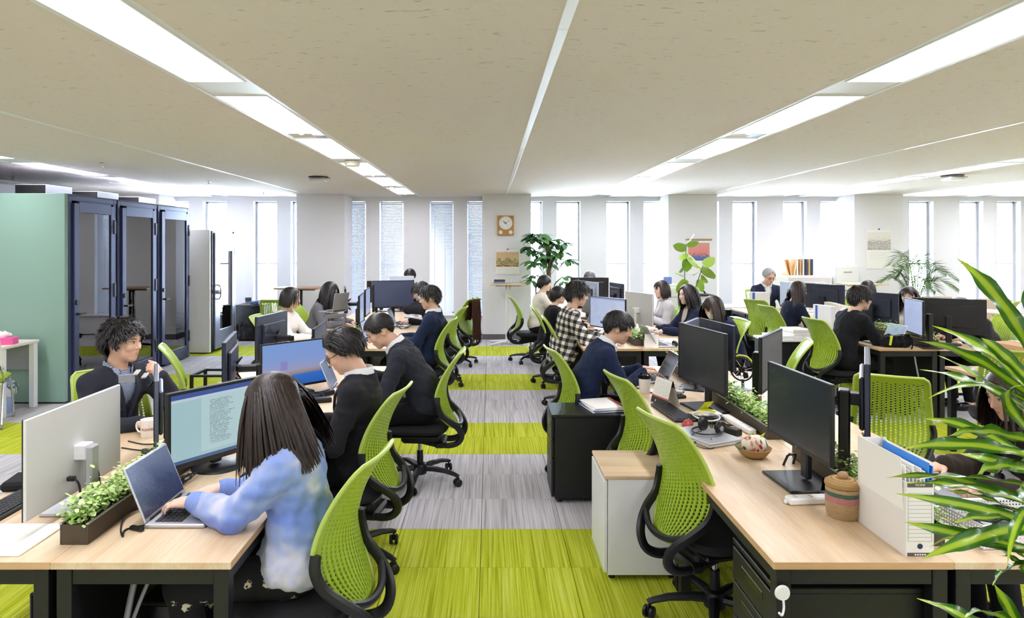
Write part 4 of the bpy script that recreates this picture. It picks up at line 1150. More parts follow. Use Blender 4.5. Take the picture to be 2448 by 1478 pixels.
_u = t.math('LESS_THAN', t.math('FRACT', t.math('DIVIDE', t.math('ADD', t.math('MULTIPLY', _s[0], .55), t.math('SUBTRACT', _s[1], t.math('MULTIPLY', _s[2], .2))), _q)), .5)
t.l.new(t.ramp(t.math('MULTIPLY', t.math('ADD', _h, _u), .5), [(0, '#e9e4da'), (.3, '#77746f'), (.8, '#1c1b1d')], 'CONSTANT'), p.inputs['Base Color']); p.inputs['Roughness'].default_value = .9
t.l.new(t.bump(t.noise(t.coord(), 14, 4), .3, .02), p.inputs['Normal']); CHECK = m
m, t, p = newmat('trousers_floral')
_v = t.node('ShaderNodeTexVoronoi'); t.l.new(t.coord(), _v.inputs['Vector']); _v.inputs['Scale'].default_value = 11
_d = t.math('ADD', _v.outputs['Distance'], t.math('MULTIPLY', t.noise(t.coord(), 90, 2), .45))
t.l.new(t.ramp(_d, [(.0, '#d9d2b0'), (.36, '#cfc8ae'), (.40, '#0e0e12')]), p.inputs['Base Color']); p.inputs['Roughness'].default_value = .9; FLORAL = m
m, t, p = newmat('shirt_blue_check')
_s = t.sep(t.coord()); _q = .009
_h = t.math('LESS_THAN', t.math('FRACT', t.math('DIVIDE', _s[2], _q)), .35); _u = t.math('LESS_THAN', t.math('FRACT', t.math('DIVIDE', t.math('ADD', _s[0], _s[1]), _q)), .35)
t.l.new(t.mix(t.math('MAXIMUM', _h, _u), lin('#b9c3d6'), lin('#5b6d92')), p.inputs['Base Color']); p.inputs['Roughness'].default_value = .9; BLUECHK = m
TORT = mat('tortoise_frame', '#5a4a2a', .25); WIRE = mat('wire_frame', '#4a4c52', .3, metal=.8)
UPH = (0, 0, 1)
def H2(r, l): return {'R': r, 'L': l}
D_ = lambda x, y=.38, z=.775, d=None, pose='type', h=None: ((x, y, z), d or (-.12 if x > 0 else .12, 1, -.12), UPH, pose, h)
NV, NC = .0052, .0085        # voxel sizes for people close to the camera
MV, MC = .0085, .0125
FV, FC = .0105, .015
# left island, aisle side
P1 = person('woman in a blue and white fuzzy sweater typing on a laptop', (-.72, 2.64, 0), 90, lean=-4, bend=12, head=(24, 6, 0), hands=H2(D_(.10, .37, .785, (-.1, 1, -.1)), D_(-.03, .42, .785, (.05, 1, -.1))), top=TIEDYE, trousers=FLORAL, hair=dict(style='long', col='brown', len=.33, n=1700, w=.0055, seed=5, vol=.012, part=-.01, drape=.28), female=True, skin=M_SKINP, vox=NV, cvox=NC, scale=.95, cuff=RIB, sleeve=.84, hipy=.02, loose=.026, collar=(fabric('knit_lilac', '#d6daec'), .012, .068, .012), hem=.40, wr_amp=.004)
P2 = person('man with glasses in a black suit looking down', (-.80, 3.80, 0), 88, lean=-15, bend=17, head=(30, 8, 0), neckfwd=.25, hands=H2(((.05, .24, .77), (-.6, .8, 0), UPH, 'relax'), ((-.07, .20, .775), (.6, .8, 0), UPH, 'relax')), top=SUITB, shirt=SHIRT, vneck=.2, lapel=SUITB, collar=(SHIRT, .062, .066, .008), cuff=SHIRT, hair=dict(style='slick', len=.085, seed=3, n=1100, w=.005, part=-.035, vol=.008), glasses=TORT, vox=NV, cvox=NC)
P3 = person('man in a charcoal suit bowed over his desk', (-.52, 5.08, 0), 94, lean=9, bend=24, head=(34, 10, 0), neckfwd=.3, hands=H2(((.12, .36, .775), (-.2, 1, 0), UPH, 'relax'), ((-.13, .46, .765), (.1, 1, -.05), UPH, 'mouse')), top=SUITC, shirt=SHIRT, vneck=.2, lapel=SUITC, collar=(SHIRT, .062, .067, .008), cuff=SHIRT, hair=dict(style='crop', len=.026, seed=4, n=1100, w=.004, vol=.004), vox=NV, cvox=NC, scale=1.04)
P4 = person('man in a navy suit sitting back at the left island', (-.69, 7.25, 0), 84, lean=-12, bend=9, head=(12, 12, 0), hands=H2(D_(.1, .28, .76, None, 'relax'), D_(-.1, .28, .76, None, 'relax')), top=NAVY, shirt=SHIRT, vneck=.2, collar=(SHIRT, .062, .067, .008), hair=dict(style='fluffy', len=.05, seed=6, vol=.010, curl=.18), vox=MV, cvox=MC)
P5 = person('man in black holding a phone to his ear', (-.64, 8.55, 0), 78, lean=12, bend=14, head=(28, 5, 10), hands=H2(D_(.14, .42, .775), ((-.075, .16, 1.04), (.1, -.25, 1), (-1, .1, 0), 'hold', (-.8, .4, -1))), top=SUITB, shirt=SHIRT, vneck=.2, hair=dict(style='short', len=.05, seed=7, vol=.012), vox=MV, cvox=MC, scale=1.02)
P6 = person('man in a dark cardigan facing the room behind a monitor', (-1.32, 11.4, 0), 180, lean=4, bend=10, head=(22, 0, 0), top=fabric('cardigan', '#232c44'), shirt=BLACKK, vneck=.22, hair=dict(style='crop', len=.03, seed=8, vol=.006), vox=FV, cvox=FC, scale=1.06, glasses=WIRE)
# left island, booth side
P7 = person('young man with tousled hair resting a fist on his mouth', (-2.25, 4.05, 0), -116, lean=4, bend=8, head=(4, 20, 0), hands=H2(((.08, .34, .765), (.15, 1, -.05), UPH, 'mouse'), ((-.115, .27, .985), (.5, -.25, .85), (-.25, 1, .1), 'fist', (-.6, .1, -1))), top=SUITC, shirt=BLUECHK, vneck=.24, lapel=SUITC, collar=(BLUECHK, .056, .066, .008), cuff=BLUECHK, hair=dict(style='fluffy', len=.05, seed=21, n=1200, w=.005, vol=.020, sweep=-.4, front=.8, grav=.11), vox=NV, cvox=NC, skin=M_SKIN)
P8 = person('woman with black bobbed hair in a white sweater', (-2.3, 7.5, 0), -100, lean=8, bend=6, head=(6, 8, 0), top=WHITEK, hair=dict(style='long', len=.15, seed=9, n=700, w=.007, vol=.004, part=-.02), female=True, vox=MV, cvox=MC, scale=.98)
P9 = person('woman in a grey sweater behind a laptop on a stand', (-2.22, 8.7, 0), -100, lean=10, bend=10, head=(24, -4, 0), top=GREYK, hair=dict(style='long', len=.30, seed=10, n=700, w=.007, vol=.004), female=True, skin=M_SKINP, vox=MV, cvox=MC, scale=1.0, loose=.02, wr_amp=.004)
# middle island, aisle side
P10 = person('man in a navy suit typing, leaning to his laptop', (.74, 5.22, 0), -88, lean=11, bend=20, head=(20, -8, 0), neckfwd=.2, hands=H2(D_(.06, .43, .79, (-.1, 1, .05)), D_(-.11, .44, .79, (.1, 1, .05))), top=NAVY, shirt=SHIRT, vneck=.2, lapel=NAVY, collar=(SHIRT, .062, .067, .008), cuff=SHIRT, hair=dict(style='short', len=.045, seed=11, n=1000, w=.005, vol=.010), vox=NV, cvox=NC)
P11 = person('man in a black and white checked shirt', (.83, 7.3, 0), -92, lean=2, bend=12, head=(10, -4, 0), neckfwd=.15, hands=H2(((.1, .40, .83), (-.3, .8, .5), (0, -.4, 1), 'fist'), D_(-.12, .42, .78)), top=CHECK, hair=dict(style='fluffy', len=.065, seed=12, n=800, vol=.014), vox=MV, cvox=MC, scale=1.06, loose=.035, collar=(CHECK, .03, .066, .01), hem=.42, wr_amp=.005)
P12 = person('short haired person with glasses in a black top', (.76, 8.5, 0), -92, lean=5, bend=12, head=(6, 0, 0), top=BLACKK, hair=dict(style='long', len=.075, seed=13, n=800, w=.006, vol=.008, back=.5), glasses=WIRE, skin=M_SKINP, vox=FV, cvox=FC, scale=.92, female=True)
P13 = person('woman with a ponytail in a cream jacket', (.74, 10.15, 0), -84, lean=6, bend=6, head=(6, 0, 0), top=CREAM, shirt=SHIRT, vneck=.16, hair=dict(style='long', recede=.004, len=.09, seed=14, n=700, back=2.0, tail=.17, vol=.008), female=True, skin=M_SKINP, vox=FV, cvox=FC, scale=.98, hem=.40)
P14 = person('grey haired manager mostly hidden by a wide monitor', (1.68, 11.45, 0), 180, lean=4, bend=8, head=(14, 0, 0), top=SUITB, shirt=SHIRT, vneck=.2, hair=dict(style='crop', len=.035, seed=15, vol=.006, col='grey', recede=.01), vox=FV, cvox=FC, scale=1.0)
# middle island, right side
P15 = person('woman in a light grey jacket with bobbed brown hair', (2.36, 9.0, 0), 92, lean=6, bend=4, head=(8, 4, 0), top=GREYJ, shirt=SHIRT, vneck=.15, hair=dict(style='long', col='brown', len=.19, seed=16, bangs=True, n=700, w=.007), female=True, skin=M_SKINP, vox=FV, cvox=FC, scale=.97, hands=H2(((.08, .27, .80), (-.9, .3, 0), UPH, 'relax'), ((-.08, .24, .80), (.9, .3, 0), UPH, 'relax')))
P16 = person('woman in a navy jacket with long tied back hair', (2.42, 7.95, 0), 98, lean=8, bend=6, head=(4, 14, 0), top=NAVY2, shirt=BEIGE, vneck=.2, hair=dict(style='long', len=.36, seed=17, n=700, back=1.6, part=.02), female=True, skin=M_SKINP, vox=MV, cvox=MC, scale=.99, hands=H2(D_(.08, .43, .775), D_(-.1, .42, .775)))
P17 = person('woman wearing a white face mask looking down', (2.5, 7.0, 0), 100, lean=10, bend=14, head=(32, 10, 0), top=NAVY2, hair=dict(style='long', col='brown', len=.27, seed=18, bangs=True, n=800, w=.007), female=True, mask=True, vox=MV, cvox=MC, scale=.97)
P18 = person('person in a dark brown sweater half hidden by the foreground plant', (2.52, 2.98, 0), 92, lean=14, bend=14, head=(20, 0, 0), top=BROWNK, hair=dict(style='long', col='brown', len=.25, seed=19, n=600, w=.007), female=True, vox=.006, cvox=.009, scale=.97, loose=.02, hands=H2(D_(.10, .46, .775, None, 'mouse'), D_(-.16, .46, .775)), wr_amp=.004, cuff=BROWNK)
# right island
P19 = person('man in a black sweater working on a small laptop', (3.74, 7.2, 0), -84, lean=6, bend=16, head=(6, -6, 0), neckfwd=.35, hands=H2(D_(.06, .50, .78, None, 'mouse'), D_(-.1, .42, .78)), top=BLACKK, hair=dict(style='fluffy', len=.05, seed=20, vol=.010), vox=MV, cvox=MC, scale=1.04, hipy=.0)
P20 = person('woman with long brown hair in a dark jacket, hand at her chin', (3.86, 8.75, 0), -84, lean=8, bend=10, head=(8, -4, 0), top=DARKN, hair=dict(style='long', col='brown', len=.33, seed=22, bangs=True, n=800, w=.007, back=.6), female=True, skin=M_SKINP, vox=MV, cvox=MC, scale=.99, hands=H2(D_(.14, .35, .775), ((-.06, .23, .93), (.1, -.2, 1), (-.2, 1, 0), 'hold', (-.5, .3, -1))))
P21 = person('elderly man with white hair and glasses in a dark suit', (4.6, 11.3, 0), 178, lean=2, bend=10, head=(26, 12, 0), top=fabric('suit_slate', '#2a3146'), shirt=SHIRT, vneck=.24, lapel=fabric('suit_slate', '#2a3146'), collar=(SHIRT, .06, .067, .008), hair=dict(style='crop', len=.028, seed=23, col='white', vol=.002, recede=.024), glasses=WIRE, vox=MV, cvox=MC, scale=1.08)
P22 = person('person with dark fringe mostly hidden behind a black monitor', (5.22, 9.15, 0), 95, lean=10, bend=6, head=(16, 30, 0), top=WHITEK, hair=dict(style='long', len=.18, seed=24, n=600, w=.007), female=True, skin=M_SKINP, vox=FV, cvox=FC, scale=.98)
P23 = person('woman with long brown hair peeking past a lit monitor', (5.1, 8.05, 0), 98, lean=10, bend=10, head=(6, 40, 0), top=WHITEK, hair=dict(style='long', col='brown', len=.30, seed=25, bangs=True, n=700, w=.007), female=True, skin=M_SKINP, vox=MV, cvox=MC, scale=.97)
P24 = person('person in dark grey bowing low with a white hair clip', (5.42, 7.38, 0), 100, lean=18, bend=20, head=(46, 10, 0), top=fabric('knit_charcoal', '#2b2b31'), hair=dict(style='long', len=.12, seed=26, n=700, w=.007, back=1.5), female=True, vox=FV, cvox=FC, scale=1.0)
_M = P24[3]
o = MB(_M).tube(smooth_path([(.05, -.075, .055), (.075, -.06, .03), (.08, -.05, .0)], 4), .008, 8).build('hair_clip', mat('clip_cream', '#e9dfc6', .4), P24[0])
ph = MB(P5[3]); ph.box((-.088, .0, -.02), (.012, .07, .145), .004); ph = ph.build('mobile_phone', M_SILVER); ph.matrix_world = Matrix.Translation((-.64, 8.55, 0)) @ rot('Z', 78)
tag(ph, 'silver phone held to the ear of the man in black', 'phone')
# ------------------------------------------------------------------ printed / lit surfaces
SCR = .5
def screen_mat(name, fn):
    m, t, p = newmat(name); uv = t.sep(t.coord('UV'))
    c = fn(t, uv[0], uv[1])
    p.inputs['Base Color'].default_value = (.02, .02, .025, 1); p.inputs['Roughness'].default_value = .25
    t.l.new(c, p.inputs['Emission Color']); p.inputs['Emission Strength'].default_value = SCR
    return m
def rect(t, u, v, a, b, c, d):
    f = t.math('MULTIPLY', t.math('GREATER_THAN', u, a), t.math('LESS_THAN', u, b))
    return t.math('MULTIPLY', f, t.math('MULTIPLY', t.math('GREATER_THAN', v, c), t.math('LESS_THAN', v, d)))
def text_rows(t, u, v, rows, dens, cut=.5):
    r = t.math('MULTIPLY', v, rows); inrow = t.math('LESS_THAN', t.math('FRACT', r), .45)
    cv = t.node('ShaderNodeCombineXYZ'); t.set(cv.inputs[0], t.math('MULTIPLY', u, dens)); t.set(cv.inputs[1], t.math('MULTIPLY', t.math('FLOOR', r), 3.7))
    cw = t.node('ShaderNodeCombineXYZ'); t.set(cw.inputs[0], t.math('MULTIPLY', t.math('FLOOR', r), 5.3))
    ln = t.noise(cw.outputs[0], 1.0, 0); endm = t.math('LESS_THAN', u, t.math('MULTIPLY_ADD', ln, .55, .25))
    return t.math('MULTIPLY', t.math('MULTIPLY', inrow, t.math('GREATER_THAN', t.noise(cv.outputs[0], 1.0, 1), cut)), endm)
def s_doc(t, u, v):
    c = t.mix(rect(t, u, v, .28, .74, .10, .90), lin('#a9cdd3'), lin('#bcd8dc'))
    tx = t.math('MULTIPLY', text_rows(t, t.math('MULTIPLY', t.math('SUBTRACT', u, .36), 2.6), v, 40, 60, .45), rect(t, u, v, .36, .70, .18, .84))
    c = t.mix(t.math('MULTIPLY', tx, .7), c, lin('#4f6a74')); c = t.mix(rect(t, u, v, 0, 1, .93, 1), c, lin('#3a56a0')); c = t.mix(rect(t, u, v, 0, 1, 0, .05), c, lin('#44608c'))
    return t.mix(rect(t, u, v, 0, 1, .89, .93), c, lin('#c7d7e6'))
def s_wall(t, u, v):
    c = t.ramp(t.math('SUBTRACT', v, t.math('MULTIPLY', u, .05)), [(0, '#1f63c0'), (.2, '#2a6fd0'), (.26, '#a3907f'), (.34, '#9fa3c8'), (.6, '#86a2df'), (1, '#7ea3e2')])
    return t.mix(rect(t, u, v, .26, .36, .38, .58), c, lin('#8e8bcf'))
def s_code(t, u, v):
    c = t.ramp(t.math('ADD', v, t.math('MULTIPLY', u, .4)), [(0, '#12203f'), (.8, '#1c3264')])
    return t.mix(t.math('MULTIPLY', text_rows(t, u, v, 30, 60, .58), .4), c, lin('#4a6aa6'))
def s_list(t, u, v):
    c = t.mix(rect(t, u, v, .5, .98, .05, .92), lin('#c3d0ee'), lin('#ccd7f2'))
    tx = text_rows(t, t.math('FRACT', t.math('MULTIPLY', u, 2.0)), v, 26, 26, .5)
    c = t.mix(t.math('MULTIPLY', tx, .35), c, lin('#6f7fa8')); c = t.mix(rect(t, u, v, .30, .46, .12, .2), c, lin('#3a4d9a')); return t.mix(rect(t, u, v, 0, 1, .95, 1), c, lin('#8ea2cf'))
def s_pale(t, u, v): return t.mix(t.math('MULTIPLY', text_rows(t, u, v, 22, 22, .5), .3), lin('#aebfe6'), lin('#7d8fc0'))
def s_laptop(t, u, v): return t.ramp(t.math('ADD', t.noise(t.coord('UV'), 2.2, 2), t.math('MULTIPLY', u, .1)), [(.35, '#35507f'), (.5, '#4d7f72'), (.65, '#4a6b9a')])
S_DOC, S_WALL, S_CODE, S_LIST, S_PALE, S_LAP = [screen_mat('screen_' + n, f) for n, f in (('document', s_doc), ('wallpaper', s_wall), ('code', s_code), ('list', s_list), ('pale', s_pale), ('meadow', s_laptop))]
M_OFF = mat('screen_off', '#1d2536', .28, spec=.5); M_OFFG = mat('screen_off_matte', '#33343b', .35, spec=.5)
M_BLKMON = mat('monitor_black', '#1b1c21', .4); M_GREYMON = mat('monitor_grey', '#5d6475', .4); M_NAVYMON = mat('monitor_slate', '#2c3142', .38)
M_WHITEMON = mat('monitor_white', '#dddcdb', .45)
TXT = {}
def text_mesh(body, size, ext=.0006, align='CENTER'):
    if (body, size) in TXT: return TXT[body, size]
    cu = bpy.data.curves.new('txt', 'FONT'); cu.body = body; cu.size = size; cu.extrude = ext; cu.align_x = align; cu.align_y = 'CENTER'; cu.resolution_u = 2
    o = bpy.data.objects.new('txt', cu); COL.objects.link(o); dg = bpy.context.evaluated_depsgraph_get(); me = o.evaluated_get(dg).to_mesh()
    V = [tuple(v.co) for v in me.vertices]; F = [tuple(p_.vertices) for p_ in me.polygons]
    bpy.data.objects.remove(o); bpy.data.curves.remove(cu); TXT[body, size] = (V, F); return V, F
def lettering(parent, body, size, M, mt, bend=None):
    V, F = text_mesh(body, size)
    if bend: V = [((bend + z) * math.sin(x / bend), -(bend + z) * math.cos(x / bend), y) for x, y, z in V]
    return MB().add(V, F, 0, M).build('lettering', mt, parent)

def monitor(label, x, y, face, w=.54, h=.325, zb=.83, back=None, scr=None, stand='flat', depth=.02, z0=DZ, tilt=0, standmat=None, soff=(0, 0), logo=None, base=(.24, .2), bz=.009, group=None, name='computer_monitor', backlogo=None):
    """screen looks along world angle `face`"""
    Tm = thing(name, label, 'monitor', (x, y, z0), face + 90, group)
    back = back or M_BLKMON; sm = standmat or M_BLKMON; b = zb - z0
    A = T(0, 0, b + h / 2) @ rot('X', -tilt)
    hs = MB(); hs.box((0, 0, 0), (w, depth, h), .003, M=A); (hs.box((0, depth * .5 + .008, 0), (w * .72, .022, h * .62), .008, M=A) if depth > .015 else hs.box((0, depth * .5 + .02, -.02), (.06, .05, .06), .004, M=A))
    Hh = hs.build('housing', back, Tm)
    bzl = MB()
    for sx in (-1, 1): bzl.box((sx * (w / 2 - bz / 2), -depth / 2 - .001, 0), (bz, .003, h), M=A)
    bzl.box((0, -depth / 2 - .001, h / 2 - bz / 2), (w - 2 * bz, .003, bz), M=A); bzl.box((0, -depth / 2 - .001, -h / 2 + bz * .9), (w - 2 * bz, .003, bz * 1.8), M=A)
    bzl.build('bezel', M_BLKMON, Hh)
    q = MB(A); e = -depth / 2 - .0012; q.quad((-w / 2 + bz, e, -h / 2 + bz * 1.8), (w / 2 - bz, e, -h / 2 + bz * 1.8), (w / 2 - bz, e, h / 2 - bz), (-w / 2 + bz, e, h / 2 - bz)); q.build('screen', scr or M_OFF, Tm)
    if logo: lettering(Tm, logo, .011, A @ T(0, -depth / 2 - .003, -h / 2 + bz * .9) @ rot('X', 90), M_SILVER)
    if backlogo: lettering(Tm, backlogo, .035, A @ T(w * .12, depth / 2 + .0195, h * .24) @ rot('Z', 180) @ rot('X', 90), M_SILVER)
    ox, oy = soff
    if stand == 'flat' or stand == 'round':
        MB().box((ox, (.045 if depth > .015 else .06) + oy, (b + h * .55) / 2 + .004), (.055, .028, b + h * .45), .006).build('stand_pole', sm, Tm)
        if stand == 'flat': MB().box((ox, .03 + oy, .006), (base[0], base[1], .012), .004).build('stand_base', sm, Tm)
        else: MB().lathe([(.0, .016), (.05, .015), (.11, .010), (.118, .004), (.118, 0)], 28, (ox, .03 + oy, 0)).build('stand_base', sm, Tm)
    elif stand == 'arm':
        MB().cyl((ox, .17 + oy, 0), (ox, .17 + oy, b + h * .5), .018, n=12).build('stand_pole', sm, Tm)
        MB().box((ox, .17 + oy, .01), (.09, .09, .02), .004).build('clamp', sm, Tm)
        MB().box((ox * .5, .1 + oy * .5, b + h * .45), (.05, .13, .045), .01).build('arm', sm, Tm)
        for sz in (-1, 1): MB().tube([(.05, .04, b + h * .45 + sz * .05), (.02, .07, b + h * .45 + sz * .07), (0, .04, b + h * .45 + sz * .03)], .006, 6).build('arm_bracket', sm, Tm)
    elif stand == 'post':
        MB().box((ox, .085 + oy, (b + h * .62) / 2), (.075, .045, b + h * .62), .006).build('stand_pole', sm, Tm)
        MB().box((ox * .7, .045 + oy, b + h * .5), (.06, .07, .05), .006).build('arm', sm, Tm)
        MB().box((ox, .075 + oy, .006), (base[0], base[1], .012), .004).build('stand_base', sm, Tm)
    return Tm
key_cache = {}
def keys_mesh(cols, rows, w, d, mt):
    k = (cols, rows, w, d, mt.name)
    if k not in key_cache:
        m = MB(); cw, rd = w / cols, d / rows
        for r in range(rows):
            c = 0
            while c < cols:
                n = 5 if (r == 0 and c == 3) else 1
                m.box((-w / 2 + (c + n / 2) * cw, -d / 2 + (r + .5) * rd, 0), (cw * n - .003, rd - .003, .005), .0012); c += n
        key_cache[k] = m.mesh('keys', mt)
    return key_cache[k]
M_KEY = mat('key_black', '#222327', .5); M_KEYW = mat('key_white', '#dfe3ee', .5)
def laptop(label, x, y, face, w=.32, d=.22, tilt=108, z0=DZ, body=None, lid=None, scr=None, keym=None, closed=False, h=None):
    """user sits on the `face` side"""
    Tm = thing('laptop', label, 'laptop', (x, y, z0), face + 90); body = body or M_SILVER; lid = lid or body; h = h or d * .98
    B_ = MB().box((0, 0, .009), (w, d, .016), .004).build('base', body, Tm)
    if closed:
        MB().box((0, 0, .022), (w, d, .009), .004).build('lid', lid, Tm)
        for i in range(4): MB().box((-w * .35 + i * .055, -d / 2 - .0005, .009), (.016, .002, .006)).build('port', M_BLACKP, B_)
        return Tm
    k = link('keys', keys_mesh(14, 5, w * .88, d * .46, keym or M_KEY), B_, (0, d * .14, .018)); k['kind'] = 'stuff'
    MB().box((0, -d * .28, .0172), (w * .32, d * .3, .001)).build('touchpad', M_GREYP, B_)
    for i in range(3): MB().box((w / 2 + .0003, -d * .2 + i * .045, .009), (.002, .014, .005)).build('port', M_BLACKP, B_)
    A = T(0, d / 2 - .004, .018) @ rot('X', -(tilt - 90))
    L = MB().box((0, .0, h / 2), (w, .007, h), .003, M=A).build('lid', lid, Tm)
    q = MB(A); q.quad((-w / 2 + .008, -.0042, .014), (w / 2 - .008, -.0042, .014), (w / 2 - .008, -.0042, h - .008), (-w / 2 + .008, -.0042, h - .008)); q.build('display', scr or M_OFF, L)
    MB().box((0, 0, .004), (w * .8, .012, .01), .003, M=A).build('hinge', M_BLACKP, Tm)
    return Tm
def keyboard(label, x, y, face, w=.43, d=.13, mt=None):
    Tm = thing('keyboard', label, 'keyboard', (x, y, DZ), face + 90)
    MB().box((0, 0, .009), (w, d, .016), .004).build('case', mt or M_BLACKP, Tm)
    o = link('keys', keys_mesh(20, 6, w * .95, d * .85, M_KEY if not mt else M_KEYW), Tm, (0, 0, .0185)); o['kind'] = 'stuff'
    for sx in (-1, 1): MB().box((sx * w * .42, d * .4, .0035), (.03, .012, .007)).build('foot', M_BLACKP, Tm)
    return Tm
def mouse(label, x, y, rz, mt=None, z0=DZ):
    Tm = thing('computer_mouse', label, 'mouse', (x, y, z0), rz)
    m = MB(); m.ball((0, 0, .008), (.031, .052, .030), 16, 10); m.v = [(a, b, max(c, .001)) for a, b, c in m.v]; m.build('shell', mt or M_DARKGLOSS, Tm)
    MB().cyl((-.004, .03, .028), (.004, .03, .028), .009, n=10).build('wheel', M_GREYP, Tm)
    return Tm
def cable(label, pts, r=.0032, mt=None, name='cable'):
    o = MB().tube(smooth_path(pts, 6), r, 6).build(name, mt or M_CABLE); return tag(o, label, 'cable')
def tangle(seed, cx, cy, rx_, ry_, n=14, z=DZ):
    rg = random.Random(seed); return [(cx + rg.uniform(-1, 1) * rx_, cy + rg.uniform(-1, 1) * ry_, z + .005 + .022 * rg.random()) for _ in range(n)]
def headset(label, x, y, rz, z0=DZ):
    Tm = thing('headset', label, 'headset', (x, y, z0), rz)
    band = [(.075 * math.cos(a), .095 * math.sin(a), .012 + .0 * a) for a in [R(200) - R(220) * i / 16 for i in range(17)]]
    MB().tube(band, .006, 8, flat=.7).build('headband', M_BLACKP, Tm)
    for sx in (-1, 1):
        E = MB(); E.tube([(sx * .062, -.04, .03), (sx * .048, -.04, .032), (sx * .038, -.04, .033)], [.036, .038, .03], 18); E.build('ear_cup', M_BLACKP, Tm)
        MB().tube([(sx * .062, -.04, .03), (sx * .066, -.04, .031)], [.02, .012], 14).build('cap_plate', M_GREYP, Tm)
    MB().tube(smooth_path([(-.06, -.045, .03), (-.07, -.10, .03), (-.04, -.14, .02)], 5), .0025, 6).build('microphone_boom', M_BLACKP, Tm)
    return Tm

# ------------------------------------------------------------------ leafy desk planters
def leafmat(name, lo, mid, hi):
    m, t, p = newmat(name); inf = t.node('ShaderNodeNewGeometry')
    r = t.math('ADD', t.math('MULTIPLY', inf.outputs['Random Per Island'], .8), t.math('MULTIPLY', t.noise(t.coord(), 30, 2), .2))
    t.l.new(t.ramp(r, [(.15, lo), (.5, mid), (.9, hi)]), p.inputs['Base Color']); p.inputs['Roughness'].default_value = .5
    p.inputs['Transmission Weight'].default_value = 0.0
    return m
M_LEAF = leafmat('planter_leaf', '#84ad48', '#b6d878', '#e0efb4'); M_SOIL = mat('planter_box', '#4b4030', .55)
def sprig_mesh(seed, length, n):
    rg = random.Random(seed); m = MB()
    for i in range(n):
        x = rg.uniform(-.048, .048); y = rg.uniform(-length / 2, length / 2); z = .07 + abs(rg.gauss(.035, .028)); s_ = rg.uniform(.008, .019)
        a = rg.uniform(0, 6.28); tl = rg.uniform(-.6, .9); M = T(x * (1 + 3 * max(0, z - .09)), y, z) @ Matrix.Rotation(a, 4, 'Z') @ Matrix.Rotation(tl, 4, 'X')
        m.add([(0, 0, 0), (s_ * .55, s_ * .5, s_ * .12), (s_ * .45, s_ * 1.15, .0), (0, s_ * 1.5, -s_ * .15), (-s_ * .45, s_ * 1.15, 0), (-s_ * .55, s_ * .5, s_ * .12), (0, s_ * .75, -s_ * .1)],
              [(0, 1, 6), (1, 2, 6), (2, 3, 6), (3, 4, 6), (4, 5, 6), (5, 0, 6)], 0, M)
    return m
def stems_mesh(seed, length, n):
    rg = random.Random(seed + 9); m = MB()
    for i in range(n):
        x = rg.uniform(-.03, .03); y = rg.uniform(-length / 2, length / 2)
        m.tube([(x, y, .05), (x + rg.uniform(-.02, .02), y + rg.uniform(-.02, .02), .09), (x + rg.uniform(-.03, .03), y + rg.uniform(-.03, .03), .13)], [.002, .0015, .0008], 4, cap=False)
    return m
def planter(label, x, y, length, seed, dens=1500, z0=DZ, rz=0):
    Tm = thing('desk_planter', label, 'planter', (x, y, z0), rz, 'green planters between the desks'); b = MB()
    for sx in (-1, 1): b.box((sx * .046, 0, .036), (.006, length, .07), .001)
    for sy in (-1, 1): b.box((0, sy * (length / 2 - .003), .036), (.086, .006, .07), .001)
    b.box((0, 0, .004), (.086, length - .012, .006)); b.build('trough', M_SOIL, Tm)
    for sx in (-1, 1): MB().box((sx * .047, 0, .0735), (.010, length, .005), .001).build('rim', M_SILVER, Tm)
    MB().box((0, 0, .05), (.084, length - .014, .01)).build('soil', mat('soil', '#3b3326', .95), Tm)
    o = sprig_mesh(seed, length, int(dens * length)).build('leaves', M_LEAF, Tm, sharp=80); o['kind'] = 'stuff'
    o = stems_mesh(seed, length, int(90 * length)).build('stems', mat('stem_green', '#6d8a3a', .6), Tm); o['kind'] = 'stuff'
    return Tm
planter('long planter of pale green leaves beside the blue sweater woman', -1.46, 2.94, 1.12, 1, 1900)
planter('small planter of green leaves at the start of the far left island', -1.46, 7.2, .5, 2, 1300)
planter('planter with green leaves left of the large grey monitor', -1.42, 8.55, .7, 3, 1300)
planter('planter of bright leaves behind the power strip on the middle island', 1.545, 4.13, .95, 4, 1800)
planter('planter near the file box, mostly hidden by the front monitor', 1.545, 2.86, .98, 5, 1500)
planter('dense green planter between the checked shirt man and the women', 1.545, 7.75, 1.5, 6, 1500)
planter('planter by the laptop man on the far middle island', 1.56, 5.45, .6, 7, 1300)
planter('planter among the monitors of the right island', 4.53, 7.55, 1.3, 8, 1300)

# ------------------------------------------------------------------ left island, front block
monitor('large monitor with white back and silver stand on the left desk', -1.655, 2.72, 180, .62, .365, .785, M_WHITEMON, stand='flat', standmat=M_SILVER, base=(.2, .24), depth=.012)
pl = thing('power_plug', 'black power plugs in the back of the white monitor', 'plug', (-1.628, 2.62, .83))
for i, yy in enumerate((0, .13)):
    q = MB().box((.012, yy, .04 + .035 * i), (.03, .02, .018), .003).build('plug', M_BLACKP, pl)
    MB().tube(smooth_path([(.024, yy, .04 + .035 * i), (.04, yy, .02), (.035, yy + .02, -.03), (.03, yy + .03, -.09)], 5), .0045, 6).build('lead', M_CABLE, q)
monitor('slim grey monitor seen edge on behind the white backed monitor', -1.66, 3.38, 206, .5, .34, .80, M_GREYMON, stand='flat')
c = thing('monitor_clamp', 'beige metal clamp with black claws above the edge on monitor', 'clamp', (-1.68, 3.22, 1.143), 20)
M_CLAMP = mat('clamp_grey', '#a9a59e', .45)
